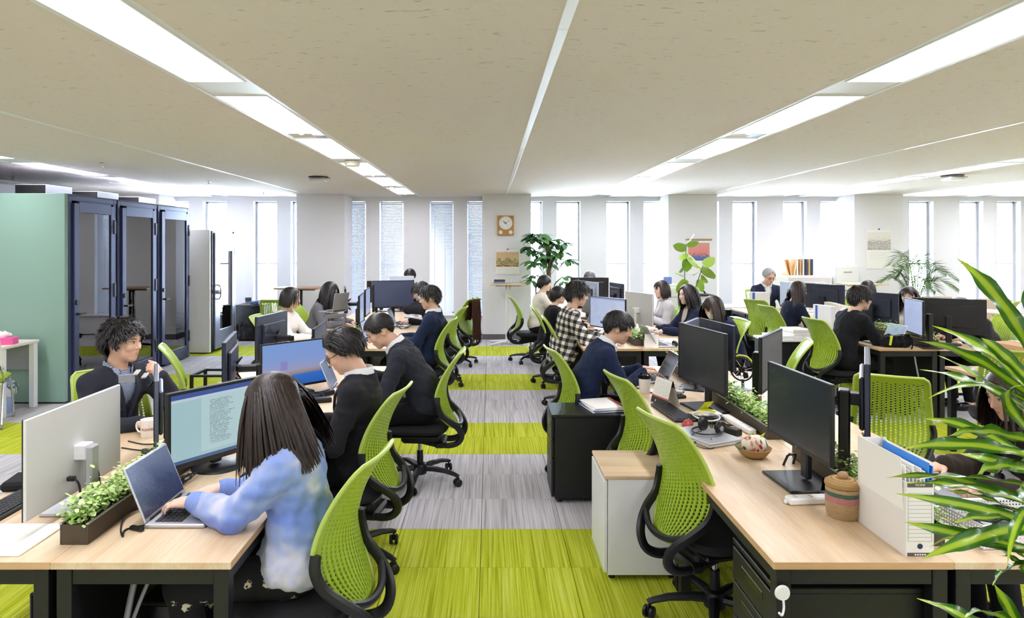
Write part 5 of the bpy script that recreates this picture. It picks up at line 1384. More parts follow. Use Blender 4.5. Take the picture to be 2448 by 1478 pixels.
MB().box((0, .03, .018), (.022, .12, .008), .002).build('upper_bar', M_CLAMP, c); MB().box((.035, .035, .0), (.022, .11, .008), .002).build('lower_bar', M_CLAMP, c)
MB().box((-.035, -.02, .0), (.07, .008, .04), .002).build('bracket', M_GREYP, c)
for i in range(3): MB().tube(smooth_path([(.045 + .01 * i, .07 - .022 * i, .0), (.058 + .008 * i, .055 - .022 * i, -.02), (.04 + .008 * i, .045 - .022 * i, -.05)], 4), .005, 6, flat=.5).build('claw', M_BLACKP, c)
monitor('black monitor showing a document in front of the blue sweater woman', -1.265, 3.2, -33, .555, .345, .775, scr=S_DOC, stand='round', depth=.03, bz=.013)
laptop('dark screened silver laptop under the hands of the blue sweater woman', -1.17, 2.68, 0, .33, .225, 112, scr=S_CODE, lid=M_SILVER)
mouse('black glossy mouse beside the round monitor base', -1.07, 3.02, 60)
keyboard('black keyboard at the left edge behind the white monitor', -1.93, 2.72, 180)
o = MB().box((0, 0, .003), (.42, .26, .006), .002).build('plastic_sheet', mat('glossy_sheet', '#f4f3e6', .12, spec=.6), None, (-1.80, 2.42, DZ), 0); tag(o, 'glossy white sheet on the front left desk corner', 'sheet')
o = MB().box((0, 0, .02), (.3, .16, .04), .012).build('laptop_sleeve', M_SEAT, None, (-1.95, 2.98, DZ), 12); tag(o, 'black padded case at the far left desk', 'case')
mg = thing('coffee_mug', 'white mug with brown lettering beside the pensive man', 'mug', (-1.87, 3.72, DZ), -6)
MB().lathe([(.0, .004), (.038, .0), (.0405, .004), (.0425, .095), (.041, .096), (.0385, .09), (.036, .01), (0, .008)], 28).build('cup', mat('mug_white', '#f2efe9', .25), mg)
MB().tube(smooth_path([(-.040, 0, .078), (-.066, 0, .075), (-.072, 0, .05), (-.06, 0, .026), (-.039, 0, .022)], 5), .005, 8).build('handle', MATS['mug_white'], mg)
lettering(mg, 'POMPEI', .019, T(0, 0, .045) @ rot('Z', 22), mat('mug_print', '#b0683f', .5), .0425)
mouse('dark mouse under the hand of the pensive man', -2.0, 3.9, -110)
o = MB().box((0, 0, .002), (.21, .29, .004)).build('paper_sheets', M_PAPER, None, (-1.62, 3.55, DZ), 30); tag(o, 'white papers by the planter near the lettered mug', 'paper')
monitor('black monitor on an arm, back turned, nearest of the pair beyond the pensive man', -1.60, 4.18, 194, .54, .36, .845, M_NAVYMON, stand='arm')
monitor('black monitor with blue wallpaper left of the man with glasses', -1.37, 4.80, -44, .54, .325, .765, scr=S_WALL, stand='flat', soff=(0, .02))
monitor('dark monitor on an arm, back turned, far corner of the front left block', -1.78, 5.55, 172, .54, .36, .845, M_NAVYMON, stand='arm')
monitor('grey blue unlit monitor beside the wallpaper monitor', -1.36, 5.42, 4, .54, .34, .79, scr=mat('screen_slate', '#4a5570', .35), stand='flat')
laptop('silver laptop with pale keys in front of the charcoal suit man', -1.02, 4.93, 4, .31, .22, 112, keym=M_KEYW, scr=screen_mat('screen_dim', s_code))
mouse('black mouse under the hand of the charcoal suit man', -1.02, 4.72, 90)
for i, (x, y, a) in enumerate(((-1.12, 4.52, 20), (-1.22, 4.62, -15), (-1.14, 4.72, 60))):
    o = MB().box((0, 0, .016), (.13, .06, .032), .006).build('power_adapter', M_BLACKP, None, (x, y, DZ), a); tag(o, 'black power adapter brick, %s of three below the wallpaper monitor' % ('nearest', 'leftmost', 'farthest')[i], 'adapter', 'adapter bricks')
cable('tangle of black cables under the wallpaper monitor', tangle(3, -1.2, 4.66, .1, .12, 18))
cable('black cables coiled by the document monitor base', tangle(4, -1.37, 3.0, .05, .12, 16))
cable('black cable lying from the laptop to the planter trough', [(-1.27, 2.55, .724), (-1.34, 2.5, .724), (-1.32, 2.44, .724), (-1.37, 2.52, .724), (-1.40, 2.62, .735), (-1.36, 2.72, .73), (-1.33, 2.83, .726), (-1.38, 2.9, .73)])
o = MB().box((0, 0, 0), (.02, .06, .014), .004).build('cable_plug', M_BLACKP, None, (-1.30, 2.50, .729), 70); tag(o, 'black cable connector by the laptop', 'connector')
cable('thin dark cable from the mug across the left desk', [(-1.93, 3.62, .724), (-1.80, 3.56, .724), (-1.68, 3.62, .724), (-1.6, 3.66, .724), (-1.72, 3.46, .724), (-1.9, 3.5, .724)])
cable('white cable arching over the planter', [(-1.55, 3.35, .73), (-1.55, 3.25, .83), (-1.53, 3.16, .85), (-1.52, 3.06, .80)], .004, M_CABLEW)
cable('black cable looping behind the document monitor', [(-1.22, 3.35, .76), (-1.1, 3.42, .73), (-1.02, 3.40, .75), (-1.03, 3.36, .8), (-1.06, 3.3, .86)])
rk = thing('bag_rack', 'black metal rail frame at the desk end behind the pensive man', 'rack', (-2.22, 5.5, 0), 0)
for sx in (-1, 1):
    for sy in (-1, 1): MB().box((sx * .14, sy * .13, .36), (.022, .022, .72)).build('post', M_BLACK, rk)
for sy in (-1, 1): MB().box((0, sy * .13, .729), (.302, .022, .018)).build('rail', M_BLACK, rk)
for sx in (-1, 1): MB().box((sx * .14, 0, .729), (.022, .238, .018)).build('rail', M_BLACK, rk)
# under the left desks
def tower(label, x, y, rz=0):
    Tm = thing('computer_tower', label, 'computer', (x, y, 0), rz)
    MB().box((0, 0, .215), (.19, .42, .40), .006).build('case', M_BLACKP, Tm); MB().box((0, -.212, .215), (.17, .006, .38), .002).build('front_panel', M_DARKGLOSS, Tm)
    for sx in (-1, 1):
        for sy in (-1, 1): MB().box((sx * .07, sy * .17, .0075), (.03, .03, .015)).build('foot', M_BLACKP, Tm)
tower('black computer tower under the blue sweater woman\'s desk', -1.24, 2.78)
tower('black computer tower under the white monitor desk', -1.7, 2.85)
cable('grey cable bundle hanging below the left front desk', [(-1.28, 2.5, .66), (-1.30, 2.46, .5), (-1.33, 2.44, .3), (-1.36, 2.42, .12), (-1.37, 2.45, .01)], .011, M_GREYP)
cable('second grey cable joining the bundle below the left front desk', [(-1.2, 2.5, .66), (-1.26, 2.46, .5), (-1.31, 2.45, .36)], .007, M_GREYP)

# ------------------------------------------------------------------ left island, rear block
monitor('large grey blue monitor on a black stand, centre of the far left island', -1.27, 8.95, -72, .56, .36, .93, M_NAVYMON, mat('screen_slate2', '#48506a', .4), stand='flat', tilt=3)
monitor('black monitor with its side to us left of the large grey blue monitor', -1.56, 9.1, 190, .52, .36, .88, M_BLKMON, stand='flat')
monitor('pale backed monitor half hiding the man facing the room', -1.37, 10.6, 86, .38, .34, .93, mat('monitor_pale', '#c9d2e4', .4), stand='flat', tilt=0)
monitor('second monitor on the end desk of the man facing the room', -1.68, 10.62, 80, .5, .34, .85, stand='flat')
monitor('dark monitor seen edge on between the grey sweater woman and the lit screens', -1.80, 8.45, 193, .54, .38, .85, M_NAVYMON, stand='arm')
monitor('pale lit screen on the far left island, nearest of two', -1.47, 7.75, 6, .54, .34, .86, scr=S_PALE, stand='flat')
monitor('pale lit screen on the far left island, farther of two', -1.52, 8.42, 4, .5, .33, .89, scr=S_PALE, stand='flat')
laptop('small pale lit laptop before the navy man', -1.25, 7.45, 0, .3, .2, 105, scr=S_PALE, body=M_BLACKP)
st = thing('laptop_stand', 'grey ladder shaped laptop stand before the grey sweater woman', 'laptop stand', (-1.83, 7.95, DZ), 40)
for i, (a, b) in enumerate(((.0, .05), (.11, .15), (.2, .25))): MB().box((0, 0, (a + b) / 2), (.25, .006, b - a), .002, M=rot('X', 18)).build('slat', M_GREYP, st)
for sx in (-1, 1): MB().box((sx * .115, 0, .125), (.03, .007, .25), .002, M=rot('X', 18)).build('upright', M_GREYP, st)
MB().box((0, -.09, .005), (.25, .2, .01), .003).build('foot_plate', M_GREYP, st)
laptop('silver laptop with raised lid on the grey stand', -1.86, 8.06, 155, .28, .2, 100, z0=DZ + .245, body=M_SILVER, h=.215)
laptop('silver laptop of the man on the phone', -1.12, 8.75, 0, .31, .22, 110)
laptop('silver laptop lying before the scarf chair', -1.1, 9.75, 0, .31, .22, 110, closed=True)
o = MB().box((0, 0, .03), (.13, .09, .06), .003).build('blue_box', mat('box_blue', '#2a7fd6', .5), None, (-1.62, 6.98, DZ), 10); tag(o, 'small blue carton on the front edge of the far left island', 'box')
def tissue(label, x, y, rz, mt, z0=DZ, s=1.0):
    Tm = thing('tissue_box', label, 'tissue box', (x, y, z0), rz)
    MB().box((0, 0, .035 * s), (.24 * s, .12 * s, .07 * s), .003).build('box', mt, Tm)
    m = MB(); n = 9; vs_ = []; fs = []
    for i in range(4):
        for j in range(n):
            a = 6.283 * j / n; r = (.03, .05, .045, .012)[i] * (1 + .3 * math.sin(j * 2.3 + i)) * s
            vs_.append((r * math.cos(a) * 1.4, r * math.sin(a) * .7, (.069 + .022 * i) * s + .006 * math.sin(j * 1.7)))
    for i in range(3):
        for j in range(n): fs.append((i * n + j, i * n + (j + 1) % n, (i + 1) * n + (j + 1) % n, (i + 1) * n + j))
    m.add(vs_, fs); m.build('tissue', mat('tissue_white', '#f6f5f3', .9), Tm)
tissue('white tissue box beside the man on the phone', -.98, 9.15, 80, M_WHITEP, s=1.1)
def bottle(label, x, y, mt, z0=DZ):
    Tm = thing('drink_bottle', label, 'bottle', (x, y, z0)); MB().lathe([(.03, 0), (.033, .004), (.033, .12), (.028, .15), (.013, .19), (.013, .2)], 18).build('body', mt, Tm)
    MB().lathe([(.0335, .04), (.0337, .041), (.0337, .1), (.0335, .101)], 18).build('label_band', M_PAPER, Tm); MB().cyl((0, 0, .198), (0, 0, .22), .0155, n=14).build('cap', M_BLACKP, Tm)
bottle('tea bottle with dark cap near the large grey blue monitor', -1.62, 9.55, mat('tea', '#5f4a1c', .15))
cable('thin cables spread over the desk of the man on the phone', tangle(8, -1.12, 8.5, .12, .2, 16))
cable('black cable loops under the large grey blue monitor', tangle(9, -1.2, 8.9, .1, .2, 16))
# scarf on the empty chair
sc = thing('scarf', 'brown and black fringed scarf draped over the empty chair back', 'scarf', (-.48, 9.95, 0), 60)
M_SCARF = fabric('scarf_brown', '#4a3126', 300, .5)
m = MB(); vs_ = []; fs = []; nx, ny = 10, 18
for i in range(nx + 1):
    u = -.15 + .24 * i / nx
    for j in range(ny + 1):
        s_ = j / ny * .95 - .33
        vtop = backpt(u / .2, 1.0)
        z = .995 - abs(s_) * .97 + .004; y = vtop[1] + (.018 if s_ < 0 else -.02) - .02 * max(0, s_) - (.018 * math.cos(i * 2.1) if abs(s_) > .05 else 0)
        if s_ < 0: y += abs(s_) * .28
        vs_.append((u * (1 - .2 * abs(s_)) + .008 * math.sin(j + i), y, z - .015 * math.sin(i * 1.3)))
for i in range(nx):
    for j in range(ny): fs.append((i * (ny + 1) + j, i * (ny + 1) + j + 1, (i + 1) * (ny + 1) + j + 1, (i + 1) * (ny + 1) + j))
m.add(vs_, fs); o = m.build('cloth', M_SCARF, sc); md = o.modifiers.new('thick', 'SOLIDIFY'); md.thickness = .006
for i in range(0, nx + 1):
    e = vs_[i * (ny + 1) + ny]
    MB().tube([e, (e[0] + .003, e[1] - .003, e[2] - .04), (e[0], e[1], e[2] - .085)], [.004, .004, .002], 5).build('fringe', M_SCARF, sc)

# ------------------------------------------------------------------ middle island, front block
monitor('dark monitor nearest the camera with a wide flat base, middle island', 1.36, 2.98, 183, .54, .335, .88, stand='flat', soff=(-.02, 0), base=(.27, .25), logo='LG', bz=.008, scr=M_OFF)
monitor('wide dark monitor with glossy filter beyond the keyboard', 1.36, 4.34, 190, .62, .375, .865, scr=M_OFFG, stand='flat', logo='LG', base=(.3, .22))
monitor('grey monitor back standing behind the wide dark monitor', 1.47, 4.98, 150, .54, .34, .87, M_GREYMON, stand='flat')
monitor('dark monitor back with silver upper half near the masked woman', 1.74, 5.2, 8, .56, .34, .84, M_NAVYMON, stand='flat')
monitor('matte grey unlit monitor beside the small fan', 1.81, 4.36, -35, .56, .345, .86, scr=mat('screen_matte', '#55555c', .5), stand='post')
monitor('monitor seen edge on, on a thick black post by the file box', 1.66, 2.98, -29, .54, .36, .93, M_NAVYMON, stand='post', soff=(-.12, 0))
keyboard('black keyboard before the wide dark monitor', 1.14, 4.22, 186)
mouse('red and black mouse at the end of the keyboard', 1.15, 3.93, -30, mat('mouse_red', '#b0433a', .35))
laptop('closed silver laptop under the black headset', 1.17, 3.68, 205, .32, .23, closed=True)
headset('black headset lying on the closed silver laptop', 1.19, 3.70, 130, DZ + .027)
cable('thin headset wire looping off the closed laptop', [(1.16, 3.70, .755), (1.10, 3.66, .75), (1.06, 3.58, .73), (1.10, 3.49, .725), (1.16, 3.50, .725), (1.17, 3.58, .752)], .0022)
def strip(label, x, y, rz, L=.3, n=4):
    Tm = thing('power_strip', label, 'power strip', (x, y, DZ), rz)
    MB().box((0, 0, .015), (.05, L, .028), .006).build('body', M_WHITEP, Tm)
    for i in range(n):
        for sx in (-1, 1): MB().box((sx * .007, -L / 2 + L * (i + .5) / n, .0292), (.0025, .012, .001)).build('slot', M_BLACKP, Tm)
    MB().box((0, L / 2 + .006, .01), (.016, .014, .012), .003).build('end_tab', M_WHITEP, Tm)
strip('white power strip along the planter behind the headset', 1.44, 3.92, 6, .34)
strip('white power strip in front of the monitor base', 1.31, 2.765, 96, .2, 3)
o = MB().box((0, 0, .018), (.055, .15, .036), .005).build('power_adapter', M_BLACKP, None, (1.33, 3.78, DZ), 35); tag(o, 'black power adapter beside the headset', 'adapter')
cable('tangle of black cables between keyboard and planter', tangle(12, 1.32, 3.98, .08, .14, 24))
cable('coiled white cable on top of the black tangle', [(1.28 + .075 * math.cos(a * .9), 4.0 + .10 * math.sin(a * .9), .76 + .004 * math.sin(a * 2)) for a in range(18)], .0036, M_CABLEW)
for i, (x, y, w_, d_, z_, h_, mt, a, lab) in enumerate(((1.31, 4.1, .2, .15, 0, .02, M_BLACKP, 20, 'black tablet case under the sticky notes'), (1.34, 4.13, .12, .1, .02, .012, M_PAPER, 10, 'white note block under the yellow notes'), (1.27, 4.12, .08, .08, .02, .01, mat('note_cream', '#efe3c2', .8), 30, 'cream note pad on the tablet case'))):
    o = MB().box((0, 0, h_ / 2), (w_, d_, h_), .002).build('note_pad' if i else 'tablet_case', mt, None, (x, y, DZ + z_), a); tag(o, lab, 'notes')
sn = thing('sticky_notes', 'yellow green sticky notes with a lifted sheet', 'sticky notes', (1.33, 4.14, DZ + .032), 25); M_STK = mat('sticky_yellow', '#e3e43c', .7)
MB().box((0, 0, .004), (.075, .075, .008)).build('pad', M_STK, sn); m = MB(); m.add([(-.037, .037, .009), (.037, .037, .009), (.037, .01, .03), (-.037, .01, .03), (.037, -.02, .065), (-.037, -.02, .065)], [(0, 1, 2, 3), (3, 2, 4, 5)]); m.build('lifted_sheet', M_STK, sn)
dc = thing('desk_calendar', 'standing desk calendar with red stripe and black foot', 'calendar', (1.16, 4.48, DZ), -72)
M_CALP, t, p = newmat('calendar_page'); _uv = t.sep(t.coord('UV')); _g = t.math('MULTIPLY', t.math('GREATER_THAN', t.noise(t.mapping(t.coord('UV'), (30, 24, 1)), 1, 1), .56), rect(t, _uv[0], _uv[1], .08, .92, .34, .9))
_c = t.mix(t.math('MULTIPLY', _g, .35), lin('#f0eeec'), lin('#8a8a8e')); _c = t.mix(rect(t, _uv[0], _uv[1], 0, 1, .24, .30), _c, lin('#c8584c')); _c = t.mix(rect(t, _uv[0], _uv[1], 0, 1, 0, .24), _c, lin('#302c2c')); t.l.new(_c, p.inputs['Base Color']); p.inputs['Roughness'].default_value = .6
for sg in (1, -1):
    m = MB(rot('Z', 0 if sg > 0 else 180)); m.quad((-.095, -.05, 0), (.095, -.05, 0), (.095, -.004, .165), (-.095, -.004, .165)); m.v += [(x_, y_ + .002 * sg, z_) for x_, y_, z_ in m.v]; m.f.append((7, 6, 5, 4)); m.mi.append(0); m.build('page', M_CALP, dc)
lettering(dc, 'a', .03, T(-.04, -.0465, .02) @ rot('X', 74), M_WHITEP)
cp = thing('tumbler', 'white insulated cup with black lid and handle', 'cup', (1.10, 4.80, DZ), 0)
MB().lathe([(.0, .002), (.034, 0), (.036, .004), (.043, .105), (.041, .108), (0, .108)], 24).build('body', mat('cup_white', '#ece9e4', .35), cp)
MB().lathe([(.044, .104), (.0455, .11), (.044, .128), (.036, .134), (.034, .127), (0, .127)], 24).build('lid', M_DARKGLOSS, cp)
MB().tube(smooth_path([(-.042, 0, .098), (-.07, 0, .095), (-.074, 0, .06), (-.06, 0, .035), (-.04, 0, .032)], 5), .0055, 8).build('handle', M_BLACKP, cp)
o = MB().lathe([(.0, .001), (.05, 0), (.062, .004), (.064, .008), (.05, .006), (0, .006)], 24).build('saucer', M_WHITEP, None, (1.19, 4.84, DZ)); tag(o, 'white coaster right of the insulated cup', 'coaster')
laptop('silver laptop under the hands of the navy suit man', 1.24, 5.27, 180, .32, .22, 118, scr=mat('screen_black', '#101014', .12))
o = MB().box((0, 0, .01), (.18, .13, .02), .003).build('device_box', M_BLACKP, None, (1.24, 4.66, DZ), 20); tag(o, 'flat black box beside the cup, a white toy on it', 'box')
ty = thing('soft_toy', 'small white soft toy lying on the flat black box', 'toy', (1.24, 4.66, DZ + .02), 30)
MB().ball((0, 0, .025), (.055, .034, .025)).build('body', WHITEK, ty); MB().ball((-.06, 0, .032), (.03, .028, .027)).build('head', WHITEK, ty)
for i, (a, b) in enumerate(((.05, .025), (.055, -.02))): q = MB().tube([(.02, b * .6, .025), (a, b, .02), (a + .03, b * 1.3, .014)], [.018, .015, .014], 10).build('leg', WHITEK, ty); MB().ball((a + .038, b * 1.35, .016), .016).build('paw', mat('toy_blue', '#8fa6cf', .9), q)
cable('white and black cables behind the navy suit man\'s laptop', tangle(14, 1.36, 4.95, .05, .12, 14), .0035, M_CABLEW)
# fan
fn = thing('desk_fan', 'black and white fan with a lime top on the middle island', 'fan', (1.84, 4.92, DZ), -40); fn.scale = (.74, .74, .74)
MB().lathe([(.09, 0), (.09, .012), (.03, .02), (0, .02)], 24).build('foot', mat('fan_blue', '#a8b8d8', .4), fn); MB().cyl((0, 0, .01), (0, 0, .1), .014, n=10).build('neck', M_BLACKP, fn)
for k in range(3): MB().tube([((.03 + .025 * k) * math.cos(a), -.03, .2 + (.03 + .035 * k) * math.sin(a)) if k < 2 else (.11 * math.cos(a), -.03, .2 + .11 * math.sin(a)) for a in [6.283 * j / 28 for j in range(28)]], .004 if k < 2 else .009, 6, closed=True).build('guard_ring', M_BLACKP, fn)
for k in range(20): a = 6.283 * k / 20; MB().tube([(.03 * math.cos(a), -.034, .2 + .03 * math.sin(a)), (.108 * math.cos(a + .25), -.032, .2 + .108 * math.sin(a + .25))], .0022, 5).build('guard_wire', M_BLACKP if k % 3 else M_WHITEP, fn)
for k in range(5):
    a = 6.283 * k / 5; m = MB(T(0, -.01, .2) @ rot('Y', 72 * k)); m.add([(0, 0, .02), (.03, -.008, .05), (.04, -.01, .085), (.0, .004, .098), (-.02, .006, .06)], [(0, 1, 2, 3, 4)]); m.build('blade', M_DARKGLOSS, fn)
MB().tube([(0, .05, .2), (0, -.03, .2), (0, -.038, .2)], [.03, .032, .026], 16).build('motor', M_BLACKP, fn)
MB().tube(smooth_path([(-.11, -.02, .26), (-.05, -.02, .325), (.05, -.02, .325), (.11, -.02, .26)], 5), .009, 8).build('top_handle', mat('fan_lime', '#cfdc3c', .4), fn)
# bowl with ornament
M_STRAW, t, p = newmat('straw_weave'); _wv = t.node('ShaderNodeTexWave', wave_type='BANDS', bands_direction='Z'); t.l.new(t.coord(), _wv.inputs[0]); _wv.inputs['Scale'].default_value = 130; _wv.inputs['Distortion'].default_value = 1.5
t.l.new(t.ramp(_wv.outputs[1], [(.1, '#9c7645'), (.6, '#cda66d')]), p.inputs['Base Color']); t.l.new(t.bump(_wv.outputs[1], .6, .003), p.inputs['Normal']); p.inputs['Roughness'].default_value = .8
bw = thing('woven_bowl', 'small straw bowl with a dark green rim on the middle island', 'bowl', (1.31, 3.36, DZ))
MB().lathe([(.0, .003), (.035, 0), (.06, .012), (.083, .045), (.086, .05), (.082, .051), (.058, .018), (0, .01)], 30).build('bowl', M_STRAW, bw)
MB().tube([(.0845 * math.cos(a), .0845 * math.sin(a), .051) for a in [R(100) + R(110) * i / 12 for i in range(13)]], .004, 6).build('green_rim', mat('rim_green', '#3b6a58', .7), bw)
M_ORN, t, p = newmat('ornament_cloth'); _v = t.node('ShaderNodeTexVoronoi'); t.l.new(t.mapping(t.coord(), (90, 45, 45)), _v.inputs['Vector']); _v.inputs['Scale'].default_value = 1
t.l.new(t.ramp(t.sep(_v.outputs['Color'])[0], [(.0, '#e9d9c0'), (.35, '#d98f86'), (.5, '#f1e7d8'), (.65, '#3d6b63'), (.75, '#efe2cf'), (.9, '#b2303f')], 'CONSTANT'), p.inputs['Base Color']); p.inputs['Roughness'].default_value = .85
on = thing('woven_ornament', 'patterned pink and cream cloth ball sitting in the straw bowl', 'ornament', (1.315, 3.36, DZ + .012), 10)
MB().ball((0, 0, .052), (.066, .058, .046), 20, 12).build('ball', M_ORN, on)
for i, (x, y) in enumerate(((-.03, 0), (.0, .01), (.04, -.005), (.02, -.02))): MB().tube([(x, y, .09), (x + .006, y, .1), (x + .014, y, .108)], [.004, .003, .001], 5).build('tassel', mat('tassel_lime', '#bdc93a', .8), on)
ps = thing('phone_stand', 'small black angled stand beside the straw bowl', 'stand', (1.44, 3.23, DZ), 20)
for sx in (-1, 1): MB().tube([(sx * .03, .02, 0), (sx * .024, 0, .05), (sx * .012, -.004, .056)], .006, 6).build('leg', M_BLACKP, ps)
MB().box((0, -.003, .056), (.03, .02, .008), .002).build('top_plate', M_BLACKP, ps)
# lidded basket
M_SEA, t, p = newmat('seagrass_weave'); _cc = t.coord(); _z = t.sep(_cc)[2]
_wv = t.node('ShaderNodeTexWave', wave_type='BANDS', bands_direction='Z'); t.l.new(_cc, _wv.inputs[0]); _wv.inputs['Scale'].default_value = 75; _wv.inputs['Distortion'].default_value = 2
_b = t.ramp(_z, [(0, '#d2b184'), (.062, '#d98f96'), (.083, '#45796a'), (.1, '#d8ba8e')], 'CONSTANT')
t.l.new(t.mix(t.math('MULTIPLY', _wv.outputs[1], .35), _b, lin('#8a6a42')), p.inputs['Base Color']); t.l.new(t.bump(_wv.outputs[1], .7, .004), p.inputs['Normal']); p.inputs['Roughness'].default_value = .85
lb = thing('lidded_basket', 'round woven basket with lid, pink and green bands', 'basket', (1.375, 2.635, DZ))
MB().lathe([(.0, .002), (.054, 0), (.060, .01), (.064, .06), (.063, .115), (.058, .118), (0, .118)], 32).build('basket', M_SEA, lb)
L = MB().lathe([(.064, .0), (.067, .006), (.065, .016), (.05, .026), (.02, .03), (0, .03)], 32, (0, 0, .118)).build('lid', M_STRAW, lb); MB().ball((0, 0, .158), (.02, .02, .015), 14, 8).build('knob', mat('knob_straw', '#bd9a70', .9, bump=(200, .8, .004)), L)
# file box
M_FBOX = mat('file_box', '#e7e4df', .6)
fb = thing('file_box', 'white cardboard file box full of documents on the desk corner', 'file box', (1.455, 2.44, DZ))
def wallpoly(x): return [(x, -.15, 0), (x, .15, 0), (x, .15, .32), (x, .135, .325), (x, .0, .255), (x, -.09, .235), (x, -.115, .252), (x, -.15, .252)]
for sx in (-1, 1):
    a = wallpoly(sx * .047); b = wallpoly(sx * .044); m = MB(); n = len(a); m.add(a + b, [tuple(range(n)) if sx < 0 else tuple(range(n))[::-1], tuple(range(n, 2 * n))[::-1] if sx < 0 else tuple(range(n, 2 * n))] + [((i + 1) % n, i, n + i, n + (i + 1) % n) if sx < 0 else (i, (i + 1) % n, n + (i + 1) % n, n + i) for i in range(n)]); m.build('side_wall', M_FBOX, fb)
Fp = MB().box((0, -.1485, .126), (.088, .003, .252)).build('front_wall', M_FBOX, fb); MB().box((0, .1485, .16), (.088, .003, .32)).build('back_wall', M_FBOX, fb); MB().box((0, 0, .0015), (.088, .294, .003)).build('bottom', M_FBOX, fb)
M_DKBAND = mat('label_dark', '#57534c', .6); M_LINE = mat('label_line', '#9fa29a', .7)
MB().box((0, -.1505, .243), (.086, .0012, .015)).build('label_band', M_DKBAND, Fp); MB().box((0, -.1505, .008), (.086, .0012, .012)).build('label_band', M_DKBAND, Fp)
for i in range(13): MB().box((0, -.1503, .215 - i * .0135), (.08, .0008, .0009)).build('ruled_line', M_LINE, Fp)
for sx in (-1, 1): MB().box((sx * .04, -.1503, .134), (.0009, .0008, .163)).build('ruled_line', M_LINE, Fp)
MB().cyl((0, -.1495, .036), (0, -.1512, .036), .009, n=18).build('finger_hole', mat('hole_navy', '#1f2850', .4), Fp)
lettering(Fp, 'FILE BOX', .008, T(0, -.1512, .243) @ rot('X', 90), M_PAPER)
for i in range(5): MB().box((-.016 + .008 * i, -.1513, .008), (.005, .0006, .005)).build('print_mark', M_PAPER, Fp)
for i in range(9):
    mt = [M_PAPER, mat('doc_grey', '#d8d5d0', .8), mat('folder_blue', '#2f86dd', .35), M_PAPER][(0, 0, 1, 0, 1, 0, 0, 2, 2)[i]]
    h_ = (.33, .30, .285, .30, .275, .29, .28, .31, .30)[i]; m = MB(rot('X', 0)); m.box((-.038 + .0092 * i, .0, .004 + h_ / 2), (.004 if i != 0 else .002, .27, h_), .0006, M=T(0, 0, 0) @ rot('Y', -3 + .8 * i)); m.build('document', mt, fb)
# pedestal drawers under desks and beside them
def pedestal(label, x, y, rz, w=.4, d=.56, h=.6, mt=None, n=3, group=None, topmat=None, face=None, pull=True):
    """drawer fronts look along -y"""
    Tm = thing('drawer_unit', label, 'drawers', (x, y, 0), rz); mt = mt or M_BLACKP
    MB().box((0, .008, .03 + (h - .05) / 2), (w, d - .016, h - .05), .003).build('body', mt, Tm); MB().box((0, 0, h - .01), (w + .006, d + .006, .02), .003).build('top_panel', topmat or mt, Tm)
    fr = [.5, .25, .25][:n] if n == 3 else [1 / n] * n; z = .04; H_ = h - .065
    for i, f in enumerate(fr):
        hh = H_ * f - .006; D = MB().box((0, -d / 2 + .004, z + hh / 2), (w - .01, .018, hh), .003).build('drawer', face or mt, Tm)
        if pull: MB().box((0, -d / 2 - .0055, z + hh - .05), (w * .5, .004, .03), .002).build('handle', mat('handle_dark', '#0b0b0d', .3), D); z += H_ * f
    for sx in (-1, 1):
        for sy in (-1, 1): MB().cyl((sx * w * .4, sy * d * .4, .0), (sx * w * .4, sy * d * .4, .032), .016, n=10).build('caster', M_BLACKP, Tm)
    return Tm
pedestal('black drawer unit standing in the aisle beside the navy suit man', .70, 4.82, -90, .36, .54, .605)
pedestal('white cabinet on casters with oak top in the aisle', .81, 3.79, -90, .44, .40, .555, mt=mat('cabinet_white', '#ececee', .4), n=1, topmat=M_OAK, pull=False)
pedestal('black drawer unit under the front desk corner of the middle island', 1.26, 2.52, -90, .40, .56, .60)
pedestal('black drawer unit under the desk of the man with glasses', -1.2, 3.9, 90, .40, .5, .60)
pedestal('black drawer unit behind the masked woman', 3.95, 10.35, 0, .4, .5, .64)
pp = thing('paper_pile', 'stack of printed papers and files on the black drawer unit', 'papers', (.80, 4.84, .606), 12)
for i in range(5): MB().box((.004 * i, .003 * i, .004 + .006 * i), (.24, .3, .0055), .001, M=rot('Z', 4 * math.sin(i * 2))).build('sheet', M_PAPER if i != 1 else mat('file_blue', '#4a6ea8', .6), pp)
MB().box((.11, .0, .036), (.02, .28, .003)).build('red_file_edge', mat('file_red', '#a0402e', .6), pp)
# right side of the front middle block
laptop('grey laptop under the hands of the brown sweater person', 1.84, 2.83, 0, .33, .23, 112, body=mat('laptop_grey', '#8b8d93', .4, metal=.4))
bk = thing('mesh_basket', 'white perforated plastic basket holding cables', 'basket', (1.87, 2.46, DZ), 4); mw = M_WHITEP
def perf(w, h, nx, nz):
    m = MB(); cw, chh = w / nx, h / nz
    for i in range(nx):
        for k in range(nz):
            x0, z0 = -w / 2 + i * cw, k * chh; a = .22
            o_ = [(x0, 0, z0), (x0 + cw, 0, z0), (x0 + cw, 0, z0 + chh), (x0, 0, z0 + chh)]; n_ = [(x0 + cw * (a if q in (0, 3) else 1 - a), 0, z0 + chh * (a if q in (0, 1) else 1 - a)) for q in range(4)]
            m.add(o_ + n_, [(q, (q + 1) % 4, 4 + (q + 1) % 4, 4 + q) for q in range(4)])
    return m
for (w_, px_, py_, rz__) in ((.36, 0, -.115, 0), (.36, 0, .115, 0), (.23, -.18, 0, 90), (.23, .18, 0, 90)):
    g = perf(w_, .075, int(w_ / .0125), 6).build('mesh_side', mw, bk, (px_, py_, .008), rz__); g.modifiers.new('thick', 'SOLIDIFY').thickness = .003; g.modifiers['thick'].offset = 0
MB().box((0, 0, .004), (.35, .22, .006), .002).build('bottom', mw, bk)
